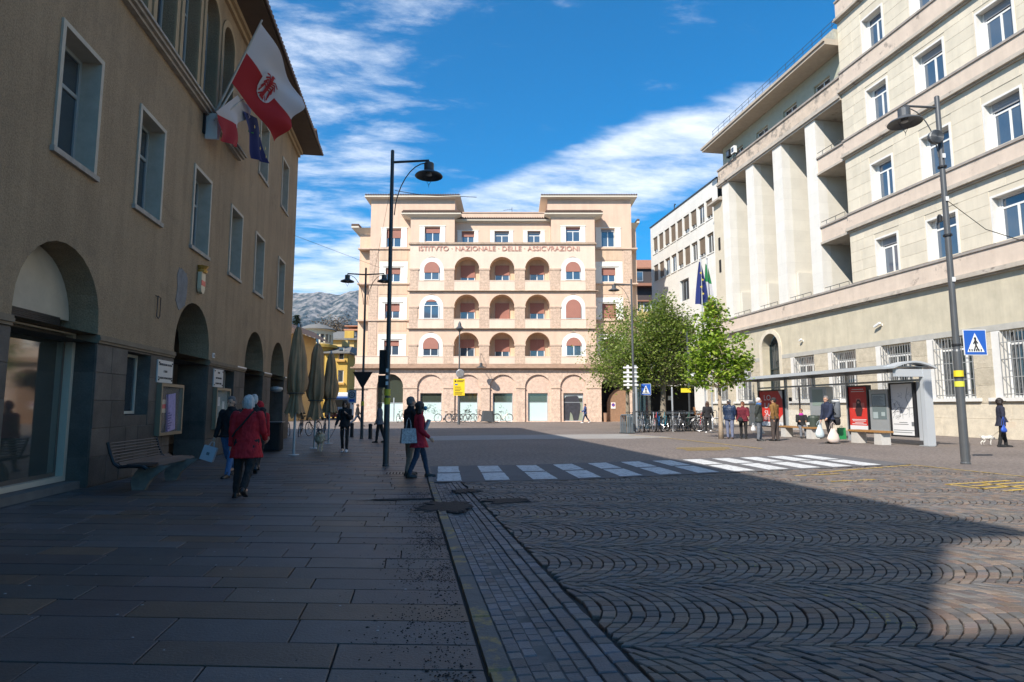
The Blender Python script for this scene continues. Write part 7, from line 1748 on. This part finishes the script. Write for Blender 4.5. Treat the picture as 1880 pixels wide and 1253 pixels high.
    # shoes
    for i in (0, 1):
        b = MB(); b.M = Matrix.Scale(k, 4); a = H['ank', i]; pit = legs[i][0] - legs[i][1]
        R_ = Matrix.Translation(a) @ Matrix.Rotation(max(-.7, min(.5, -pit * .7)) if a.z > .09 else 0, 4, 'X'); b.M = b.M @ R_
        limb(b, (0, .03, -.035), (0, -.06, -.04), .046, .044); limb(b, (0, -.06, -.045), (0, -.17, -.052), .044, .032); b.box(-.042, .042, -.19, .07, -.078, -.055); limb(b, (0, .0, .02), (0, .01, -.03), .048, .05); link('shoe', remesh(b, 'shoe', shoes, None, vox * .8), t)
    # jacket or coat
    b = MB(); b.M = Matrix.Scale(k, 4); pz = puffy * .02
    hem = coat
    secs = []
    if hem < hipz - .02 and not seat:
        spread_ = max(abs(legs[0][0]), abs(legs[1][0])) * (hipz - hem) * .8
        secs += [(0, 0, hem, .212 * W * flare, .150 * flare + spread_ * .95), (0, 0, (hem + hipz) / 2, .205 * W * (1 + (flare - 1) * .5), .150 + spread_ * .55)]
    secs += [(0, T(-.02).y, T(-.02).z, .195 * W + pz, .145 + pz), (0, T(.18).y, T(.18).z, .160 * W + pz, .125 + pz), (0, T(.36).y, T(.36).z, .185 * W + pz, .130 + pz), (0, T(.46).y, T(.46).z, .185 * W + pz, .115 + pz), (0, T(.53).y, T(.53).z, .10 * W, .085), (0, T(.575).y, T(.575).z, .068, .068)]
    loft(b, secs, 28)
    for i in (0, 1): limb(b, H['sh', i], H['el', i], .078 * (.6 + .4 * W) + pz, .064 + pz); limb(b, H['el', i], H['el', i].lerp(H['wr', i], .93), .062 + pz, .044 + pz * .5)
    if collar: loft(b, [(0, T(.53).y, T(.53).z, .09, .088), (0, T(.60).y - .01, T(.60).z, .075, .078)])
    if seat: loft(b, [(0, -.12, hipz - .05, .19 * W, .18), (0, -.06, hipz + .10, .17 * W, .15)])
    link('coat' if coat < .75 else 'jacket', remesh(b, 'coat', top, None, vox), t)
    if puffy:
        b = MB(); b.M = Matrix.Scale(k, 4)
        for q in range(7): zr = .02 + q * .065; c = T(zr); f = .178 if q < 1 or q > 3 else .168; b.path([(c.x + (f * W + pz + .004) * cos(2 * pi * j / 24), c.y + (.133 + pz + .003) * sin(2 * pi * j / 24), c.z) for j in range(24)], .004, 4, closed=True)
        b.build('quilting_seams', mat('dark_seam', (.01, .012, .02), .8), t)
    if scarf: b = MB(); b.M = Matrix.Scale(k, 4); loft(b, [(0, T(.50).y - .01, T(.50).z, .11, .10), (0, T(.56).y - .015, T(.56).z, .105, .105), (0, T(.61).y - .015, T(.61).z, .08, .085)]); link('scarf', remesh(b, 'scarf', scarf, None, vox), t)
    if hair:
        b = MB(); b.M = sv @ hr; hv = hairvol
        ball(b, (0, .025, .040), .094 * hv, .90, 1.04, 1.02); ball(b, (0, .05, -.005), .085 * hv, .95, .85, 1.0)
        if hairlen: loft(b, [(0, .05, -.10 - hairlen, .05 + .02 * hv, .035), (0, .055, -.06 - hairlen * .5, .085 * hv, .05), (0, .05, .0, .088 * hv, .065)]); [limb(b, (s * .07, .03, .02), (s * .072 * hv, .01, -.05 - hairlen * .7), .035, .028) for s in (-1, 1)]
        link('hair', remesh(b, 'hair', hair, None, vox * .8, 2), t)
    if hat: b = MB(); b.M = sv @ hr; ball(b, (0, .015, .055), .101, .9, 1.05, .85); loft(b, [(0, .01, .02, .094, .106), (0, .01, .05, .096, .108)]); link('hat', remesh(b, 'hat', hat, None, vox * .8), t)
    if hood: b = MB(); b.M = sv @ hr; ball(b, (0, .03, .02), .118, .95, 1.0, 1.15); limb(b, (0, .06, -.06), (0, .08, -.13), .08, .07); link('hood', remesh(b, 'hood', hood, None, vox), t)
    t['_h'] = k
    del t['_h']
    Rz = Matrix.Rotation(root_rot, 4, 'Z'); 
    return t, {q: Vector((x, y, 0)) + (Rz @ (v * k)) for q, v in H.items() if q[0] != 'hd'}
HG = mat('hair_white_grey', (.50, .48, .47), .7, coord='obj', bump=.4, bscale=60); HD = mat('hair_dark', (.018, .012, .01), .45, coord='obj', bump=.4, bscale=60); HB = mat('hair_brown', (.06, .03, .018), .5, coord='obj', bump=.4, bscale=60)
HGR = mat('hair_short_grey', (.16, .14, .13), .8, coord='obj'); HAU = mat('hair_auburn', (.20, .07, .03), .6, coord='obj', bump=.4, bscale=60); HBL = mat('hair_dark_blond', (.16, .10, .05), .6, coord='obj')
C_red = cmat('red_wool', (.42, .010, .018)); C_dred = cmat('dark_red', (.42, .012, .030)); C_blk = cmat('black', (.012, .012, .014)); C_navy = cmat('navy', (.015, .022, .05)); C_jean = cmat('blue_denim', (.07, .14, .28)); C_dj = cmat('dark_denim', (.025, .045, .08))
C_blkt = cmat('black_trouser', (.013, .013, .014)); C_bshoe = mat('black_shoe', (.012, .012, .012), .4); C_wsh = mat('white_trainer', (.62, .62, .62), .6); C_beige = cmat('grey_beige', (.22, .20, .17)); C_gry = cmat('mid_grey', (.13, .14, .16)); C_grn = cmat('dark_green_wax', (.03, .035, .03)); C_brn = cmat('rust_brown', (.20, .10, .025)); C_brt = cmat('brown_trouser', (.06, .045, .04)); C_mar = cmat('maroon', (.13, .01, .022)); C_gb = cmat('grey_tweed', (.11, .12, .14)); C_lav = cmat('grey_blue_trouser', (.14, .16, .24))
WALK = ((.38, .10), (-.30, .38)); STAND = ((.04, .03), (-.04, .03)); AD = ((.05, .12, .15), (-.05, .12, .15))
# facing: local front is -y; rot 0 looks towards the camera
P = {}
P['red'] = person('person with white hair in a long red coat walking away, dark strap across back', -2.74, 10.72, pi - .1, 1.67, C_red, C_blkt, C_bshoe, HG, ((-.08, .05), (-.26, .42)), ((-.12, .13, .35), (.18, .20, .75, .3)), coat=.66, vox=.011, wide=1.22, hairvol=1.06, hairlen=.02, flare=1.06, trs=1.02)
P['bag'] = person('person in black zip jacket and blue jeans walking towards the viewer', -3.85, 13.75, -.28, 1.72, C_blk, C_jean, C_bshoe, HGR, ((.30, .08), (-.22, .50)), ((-.15, .12, .2), (.08, .22, .12)), coat=.84, vox=.011, wide=1.18, head=(-.1, .15), hairvol=.97)
P['gh'] = person('person with grey hair in black coat walking away beyond the red coated one', -3.60, 14.55, pi + .2, 1.80, C_blk, C_blkt, C_bshoe, HG, WALK, AD, coat=.8, wide=1.05, hairvol=1.0)
P['hood'] = person('person in red hooded jacket walking away, half hidden behind the red coat', -3.66, 15.3, pi, 1.64, C_red, C_blkt, C_bshoe, None, WALK, AD, coat=.82, hood=C_red, wide=1.05)
P['girl'] = person('person in black top and leggings with white trainers, holding phone and dog lead', -2.25, 20.58, -.05, 1.68, C_blk, C_blkt, C_wsh, HB, ((.10, .08), (-.10, .20)), ((.35, .10, 1.95, .45), (.15, .22, .35)), coat=.85, vox=.013, wide=.96, hairlen=.16, hairvol=1.12, trs=.84, collar=False)
P['tweed'] = person('person in grey tweed coat and black trousers sideways behind the dark lamp post', -1.42, 25.6, -pi / 2 - .2, 1.66, C_gb, C_blkt, C_bshoe, HBL, ((.14, .05), (-.22, .10)), ((.0, .1, .45), (.0, .1, .4)), coat=.78, wide=.98, hairlen=.06)
P['cm'] = person('person in long black coat and grey beige trousers standing behind the red coated companion', -.09, 13.45, pi / 2 + .45, 1.70, C_blk, C_beige, C_bshoe, HGR, ((.06, .02), (-.10, .05)), ((.0, .08, .15), (.1, .08, .2)), coat=.72, vox=.012, wide=1.1, hairvol=.97)
P['cw'] = person('person in dark red coat and jeans with a patterned shoulder bag stepping to the crossing', .10, 12.95, pi / 2 + .15, 1.60, C_dred, C_dj, C_bshoe, HD, ((.30, .08), (-.18, .22)), ((.0, .06, .55), (.05, .1, .75)), coat=.68, vox=.011, wide=1.0, hairlen=.12, hairvol=1.16, flare=1.12, trs=.9)
P['wl'] = person('person in dark jacket and jeans striding right beyond the bollards', -4.2, 46.5, pi / 2, 1.76, C_blk, C_dj, C_bshoe, HD, ((.5, .1), (-.5, .45)), ((-.4, .1, .2), (.4, .1, .4)), coat=.84, vox=.02)
P['mid'] = person('person in blue hooded jacket walking left past the arcaded building', 15.02, 52.7, -pi / 2 - YAW, 1.76, cmat('blue_jacket', (.03, .055, .16)), C_dj, C_wsh, HD, ((.35, .1), (-.3, .35)), ((.3, .1, .9), (.3, .1, 1.0)), coat=.82, vox=.02, head=(0, .25))
P['lh'] = person('person with very long brown hair in black walking away by the maple trunk', 16.23, 32.1, pi - .35, 1.76, C_blk, C_blkt, C_wsh, HB, ((.12, .05), (-.28, .30)), ((-.15, .25, .3), (.1, .28, .5)), coat=.84, hairlen=.34, hairvol=1.1, vox=.014, wide=1.05, trs=1.15)
P['nv'] = person('person with white hair in navy quilted jacket and grey blue trousers beside the maple trunk', 14.24, 26.05, -.75, 1.80, cmat('navy_quilt', (.012, .03, .075), .5), C_lav, cmat('brown_shoe', (.09, .06, .05)), HG, STAND, ((-.2, .06, -.1, .4), (-.2, .06, -.1, .4)), coat=.84, vox=.013, wide=1.15, hairvol=.98, puffy=1, head=(-.6, 0))
P['mr'] = person('person with auburn hair in maroon quilted jacket holding a small white bag', 14.85, 25.95, -.6, 1.70, C_mar, C_blkt, C_bshoe, HAU, STAND, ((.2, .1, 1.1), (.1, .14, .3)), coat=.82, vox=.013, wide=1.15, hairvol=1.1, puffy=1, head=(-.5, .1))
P['gg'] = person('person with grey hair in dark green waxed coat facing the one in rust brown', 14.62, 24.25, .95, 1.86, C_grn, C_gry, C_bshoe, HG, STAND, ((-.3, .05, .2, .5), (-.3, .05, .2, .5)), coat=.76, vox=.013, wide=1.12, scarf=cmat('blue_scarf', (.04, .12, .30)))
P['br'] = person('person in rust brown jacket and dark knit cap seen from behind at the red poster', 15.28, 24.15, pi + .5, 1.86, C_brn, C_brt, C_bshoe, HD, STAND, ((-.2, .12, .2, .3), (.0, .10, .3)), coat=.90, vox=.013, wide=1.2, hat=cmat('knit_black', (.02, .02, .022)), hairvol=.9, trs=1.12)
P['sit'] = person('person sitting on the timber bench in black jacket and grey trousers with magenta scarf', 17.98, 26.25, -pi / 2 + 1.1, 1.68, C_blk, C_gry, C_bshoe, HAU, ((1.38, 1.25), (1.34, 1.22)), ((.5, .10, 1.1, .3), (.5, .10, 1.1, .3)), coat=.84, vox=.013, seat=.54, scarf=cmat('magenta_scarf', (.45, .03, .30)), wide=1.1, hairvol=1.05, head=(0, .15))
P['bp'] = person('person in dark jacket carrying a tall grey backpack and shopping bags', 16.5, 22.3, -pi / 2 + .1, 1.92, C_navy, C_blkt, C_bshoe, HGR, ((.15, .05), (-.12, .10)), ((.25, .1, .5), (.1, .12, .1)), coat=.86, vox=.013, wide=1.1, bend=.12, hairvol=.97, head=(.1, .2))
P['dw'] = person('person in sunglasses and dark coat walking a small white dog at the far right', 21.2, 19.26, pi / 2 - .55, 1.78, cmat('dark_navy_coat', (.016, .018, .035)), C_blkt, C_bshoe, HD, ((.16, .05), (-.12, .08)), ((.0, .14, .5, .3), (.0, .12, .45)), coat=.74, vox=.012, wide=1.05, hairvol=1.22, hairlen=.04, flare=1.15, head=(.35, 0))
for nm, s_, i, X_, Y_ in (('strap', 'red', 0, 0, 0),):
    t = P['red'][0]; b = MB(); k = 1.67 / 1.75; b.M = Matrix.Scale(k, 4); b.path([(-.12, .05, 1.47), (-.09, .13, 1.40), (.02, .16, 1.25), (.14, .15, 1.12), (.22, .08, 1.02)], .016, 5); b.build('bag_strap', C_blk, t)
def bag(name, label, p, rot, w, h, d, m, handle=.14, m2=None, cat='bag', taper=1.0, tilt=0, soft=0):
    t = thing(name, label, cat, tuple(p), (0, tilt, rot)); b = MB(); z0 = -handle - h
    a = [(-w / 2 * taper, -d / 2), (w / 2 * taper, -d / 2), (w / 2 * taper, d / 2), (-w / 2 * taper, d / 2)]; c = [(-w / 2, -d / 2 * .7), (w / 2, -d / 2 * .7), (w / 2, d / 2 * .7), (-w / 2, d / 2 * .7)]
    if soft:
        loft(b, [(0, 0, z0, w * .26, d * .3), (w * .03, 0, z0 + h * .10, w * .45, d * .48), (-w * .02, 0, z0 + h * .32, w * .50, d * .5), (w * .02, .01, z0 + h * .58, w * .40, d * .36), (0, 0, z0 + h * .82, w * .24, d * .16), (0, 0, z0 + h, w * .18, d * .06)], 18)
    else:
        lo = [b.p(x, y, z0) for x, y in a]; hi = [b.p(x, y, -handle) for x, y in c]
        for i in range(4): b.fi((lo[i], lo[(i + 1) % 4], hi[(i + 1) % 4], hi[i]))
        b.fi(lo)
    o = b.build('bag_body', m, t, smooth=bool(soft)); b = MB()
    for y in (-d * .3, d * .3): b.path([(-w * .2, y, -handle - .01), (-w * .12, y * .4, -handle * .3), (0, 0, 0), (w * .12, y * .4, -handle * .3), (w * .2, y, -handle - .01)], .006, 5)
    b.build('handle', m2 or m, t); return t
hd = P['bag'][1]; t = bag('paper_bag', 'white paper carrier bag with small grey motif held by the black jacketed walker', hd['wr', 1] + Vector((-.02, -.02, -.09)), -.1, .27, .30, .10, mat('white_paper', (.48, .48, .52), .6), .12, tilt=.3)
b = MB(); b.box(-.03, .03, -.056, -.048, -.30, -.24); b.build('motif', mat('print_grey_small', (.15, .17, .2), .6), t)
c = P['cw'][1]['sh', 0]
t = bag('shoulder_bag', 'white and grey patterned tote bag hanging from the shoulder of the dark red coat', Vector((-.12, 12.76, 1.24)), 0.3, .28, .30, .12, mat('woven_white_grey', (.36, .36, .37), .8, var=.6, vscale=30, coord='obj'), .22, taper=1.2)
t = thing('face_mask', 'pale blue face mask worn by the one in the dark red coat', 'mask', (.22, 12.93, 1.43), pi / 2 + .15); b = MB(); ball(b, (0, 0, 0), .055, 1.1, .7, .9, 8); b.build('mask_cloth', mat('mask_blue', (.12, .35, .45), .7), t, smooth=True)
t = thing('papers', 'folded pale papers tucked under the arm of the dark red coat', 'papers', (.26, 12.85, 1.10), .3); b = MB(); b.M = Matrix.Rotation(.4, 4, 'Y'); b.box(-.02, .02, -.08, .08, -.12, .10); b.build('sheets', mat('pale_paper', (.40, .42, .42), .6), t)
h2 = P['mr'][1]; t = bag('plastic_bag', 'small white plastic bag held by the one in maroon', Vector((15.22, 25.75, .72)), 0, .24, .28, .12, mat('white_plastic', (.62, .62, .63), .4), .1, soft=1)
t = bag('handbag', 'black handbag across the front of the one in maroon', Vector((14.60, 25.75, 1.08)), -.3, .28, .2, .12, C_blk, .1, soft=1)
t = bag('shopping_bag', 'pale blue shopping bag at the feet of the backpacker', Vector((15.95, 22.15, .92)), .2, .40, .52, .25, mat('pale_blue_bag', (.52, .60, .62), .6), .18, soft=1)
t = bag('tote_bag', 'cream cloth tote bag hanging lower than the pale blue one', Vector((16.35, 21.9, .86)), .0, .52, .56, .26, mat('cream_cloth', (.66, .54, .47), .8, coord='obj', bump=.3, bscale=12), .26, soft=1)
t = bag('green_bag', 'green plastic bag standing behind the cream tote', Vector((17.25, 22.6, .68)), .0, .30, .46, .18, mat('green_plastic', (.02, .22, .07), .4), .08, taper=.95)
t = thing('backpack', 'tall grey backpack with white band worn by the one with shopping bags', 'backpack', (16.80, 22.25, 1.42), -pi / 2 + .1)
b = MB(); loft(b, [(0, 0, -.42, .12, .11), (0, 0, -.36, .17, .15), (0, 0, .1, .17, .15), (0, 0, .30, .15, .13), (0, 0, .36, .10, .09)], 18); b.build('pack_body', cmat('pack_grey', (.12, .13, .145)), t, smooth=True); b = MB(); loft(b, [(0, 0, .24, .158, .138), (0, 0, .29, .155, .135)], 18); b.build('white_band', M_white, t, smooth=True)
b = MB(); loft(b, [(0, 0, -.70, .10, .10), (0, 0, -.62, .14, .13), (0, 0, -.45, .14, .13), (0, 0, -.42, .1, .1)], 16); b.build('lower_roll', C_blk, t, smooth=True); b = MB(); [b.path([(s_ * .1, -.12, .2), (s_ * .14, -.30, .15), (s_ * .14, -.34, -.05), (s_ * .12, -.14, -.25)], .018, 5) for s_ in (-1, 1)]; b.build('straps', C_blk, t)
t = bag('shoulder_bag', 'bright blue shoulder bag on the hip of the dog walker', Vector((20.98, 18.98, 1.10)), .2, .28, .26, .14, mat('bright_blue_bag', (.02, .08, .42), .5), .30, soft=1)
t = bag('handbag', 'cream rectangular handbag in front of the dog walker', Vector((21.28, 18.98, 1.02)), .15, .36, .20, .10, mat('cream_leather', (.60, .50, .38), .5), .12, taper=1.0)
t = thing('phone', 'dark phone held up by the one in black leggings', 'phone', tuple(P['girl'][1]['wr', 0] + Vector((0, -.06, .09))), 0); b = MB(); b.box(-.035, .035, -.005, .005, -.06, .08, ch=.002); b.build('case', M_darkiron, t); b = MB(); b.box(-.03, .03, .0055, .007, -.05, .07); b.build('screen', M_glass, t)
# sunglasses
t = thing('sunglasses', 'dark sunglasses worn by the dog walker', 'sunglasses', (21.29, 19.2, 1.66), pi / 2 - .2); b = MB(); [ball(b, (s_ * .036, -.06, 0), .026, 1, .4, .8, 6) for s_ in (-1, 1)]; b.tube((-.02, -.07, .005), (.02, -.07, .005), .004); b.build('lenses', M_darkiron, t, smooth=True)

def dog(label, x, y, rot, h, L, coatm, dark, head_down=0, fluffy=1.0, vox=.012, stride=.25, long_fur=False, patch=None):
    """h = shoulder height; front is -y"""
    b = MB(); k = h
    ch = Vector((0, -L * .30, h * .80)); rp = Vector((0, L * .32, h * .82))
    loft_ = [(ch + Vector((0, -.10 * k, .02 * k)), .16), (ch, .24), (Vector((0, 0, h * .80)), .19), (rp, .20), (rp + Vector((0, .08 * k, .0)), .13)]
    for (p0, r0), (p1, r1) in zip(loft_, loft_[1:]): limb(b, p0, p1, r0 * k * fluffy, r1 * k * fluffy)
    if long_fur: limb(b, ch + Vector((0, -.04, -.04)), ch + Vector((0, -.06 * k, -.18 * k)), .19 * k, .12 * k)
    nk = ch + Vector((0, -.16 * k, .12 * k)); hc = nk + Vector((0, -.16 * k, (.22 - .5 * head_down) * k)); limb(b, ch, nk, .20 * k * fluffy, .15 * k * fluffy); limb(b, nk, hc, .14 * k * fluffy, .12 * k)
    ball(b, hc, .145 * k, 1, 1.05, .95); limb(b, hc + Vector((0, -.10 * k, -.03 * k)), hc + Vector((0, -.25 * k, -.06 * k)), .075 * k, .05 * k)
    for s_ in (-1, 1): limb(b, hc + Vector((s_ * .09 * k, .02 * k, .10 * k)), hc + Vector((s_ * .12 * k, .03 * k, .20 * k)), .045 * k, .015 * k)
    for s_ in (-1, 1):
        sw = stride * s_
        sh = ch + Vector((s_ * .10 * k, 0, -.08 * k)); el = Vector((sh.x, sh.y + .03 * k - sw * .2 * k, h * .48)); wr = Vector((sh.x, el.y - sw * .25 * k - .02 * k, h * .20)); pw = Vector((sh.x, wr.y - .02 * k - sw * .1 * k, .035))
        limb(b, sh, el, .085 * k, .055 * k); limb(b, el, wr, .05 * k, .036 * k); limb(b, wr, pw, .036 * k, .034 * k); limb(b, pw, pw + Vector((0, -.06 * k, -.008)), .036 * k, .03 * k)
        hp = rp + Vector((s_ * .10 * k, .02 * k, -.05 * k)); kn = Vector((hp.x, hp.y - .10 * k + sw * .15 * k, h * .50)); hk = Vector((hp.x, hp.y + .14 * k + sw * .25 * k, h * .30)); pw = Vector((hp.x, hk.y - .04 * k, .035))
        limb(b, hp, kn, .12 * k, .075 * k); limb(b, kn, hk, .065 * k, .038 * k); limb(b, hk, pw, .036 * k, .033 * k); limb(b, pw, pw + Vector((0, -.06 * k, -.008)), .036 * k, .03 * k)
    tl = rp + Vector((0, .12 * k, .04 * k)); limb(b, tl, tl + Vector((0, .18 * k, .12 * k)), .045 * k * fluffy, .035 * k * fluffy); limb(b, tl + Vector((0, .18 * k, .12 * k)), tl + Vector((0, .26 * k, .26 * k)), .035 * k * fluffy, .015 * k)
    t = link('dog', remesh(b, 'dog', coatm, None, vox, 2), None, (x, y, 0), rot); t['label'] = label; t['category'] = 'dog'
    b = MB(); ball(b, hc + Vector((0, -.29 * k, -.05 * k)), .032 * k, n=6); [ball(b, hc + Vector((s_ * .06 * k, -.13 * k, .03 * k)), .016 * k, n=6) for s_ in (-1, 1)]; b.build('nose_and_eyes', M_darkiron, t)
    if patch:
        b = MB(); ball(b, hc + Vector((0, .0, .03 * k)), .150 * k, 1.02, 1.0, .95)
        for s_ in (-1, 1): limb(b, hc + Vector((s_ * .09 * k, .02 * k, .10 * k)), hc + Vector((s_ * .125 * k, .03 * k, .21 * k)), .047 * k, .018 * k)
        link('head_patch', remesh(b, 'head_patch', patch, None, vox, 1), t)
    b = MB(); b.path([tuple(nk + Vector((cos(a) * .155 * k * fluffy, sin(a) * .10 * k, sin(a) * .12 * k))) for a in [q * pi / 8 for q in range(16)]], .012 * max(.5, k), 5, closed=True); b.build('collar', C_blk, t)
    Rz = Matrix.Rotation(rot, 4, 'Z'); return t, Vector((x, y, 0)) + Rz @ nk
F_tan = mat('shaggy_tan_fur', (.55, .44, .31), .9, var=.45, vscale=9, bump=1, bscale=50, coord='obj'); F_wh = mat('white_fur', (.62, .60, .56), .9, var=.1, bump=.8, bscale=60, coord='obj')
d1 = dog('shaggy tan and white dog with dark face trotting towards the viewer on a lead', -3.03, 20.7, .10, .58, .66, F_tan, None, 0, 1.30, .013, .3, True, patch=mat('dark_grey_fur', (.06, .055, .055), .9, var=.3, vscale=8, coord='obj'))
d2 = dog('small white dog with grey head sniffing the pavement beside the lamp post', 21.43, 20.1, pi / 2 - .1, .36, .46, F_wh, None, .75, 1.0, .010, .2, patch=mat('mid_grey_fur', (.20, .17, .15), .9, coord='obj'))
def lead(label, a, c, sag, m):
    a, c = Vector(a), Vector(c); t = thing('dog_lead', label, 'lead', tuple(a), 0); b = MB(); b.path([tuple((c - a) * (i / 12) + Vector((0, 0, -sag * sin(pi * i / 12)))) for i in range(13)], .007, 5); b.build('cord', m, t)
lead('dark slack lead between the shaggy dog and its walker', P['girl'][1]['wr', 1] + Vector((0, -.05, -.06)), d1[1], .28, M_darkiron)
lead('thin pale lead between the small white dog and its walker', P['dw'][1]['wr', 1] + Vector((0, 0, -.03)), d2[1], .02, mat('pale_cord', (.35, .28, .2), .7))

# ================================================================ air
hz = MB(); hz.box(-9400, 9400, -9400, 9400, -3, 1150)
hm = bpy.data.materials.new('hazy_air'); hm.use_nodes = True; hm.node_tree.nodes.clear()
ho = hm.node_tree.nodes.new('ShaderNodeOutputMaterial'); hv_ = hm.node_tree.nodes.new('ShaderNodeVolumePrincipled')
hv_.inputs['Color'].default_value = (.50, .72, 1.0, 1); hv_.inputs['Density'].default_value = 6e-5; hv_.inputs['Anisotropy'].default_value = .2
hm.node_tree.links.new(hv_.outputs[0], ho.inputs['Volume'])
ho_ = hz.build('haze', hm); ho_['kind'] = 'stuff'; ho_['label'] = 'thin bluish air over the square and the distant mountain'; ho_['category'] = 'haze'
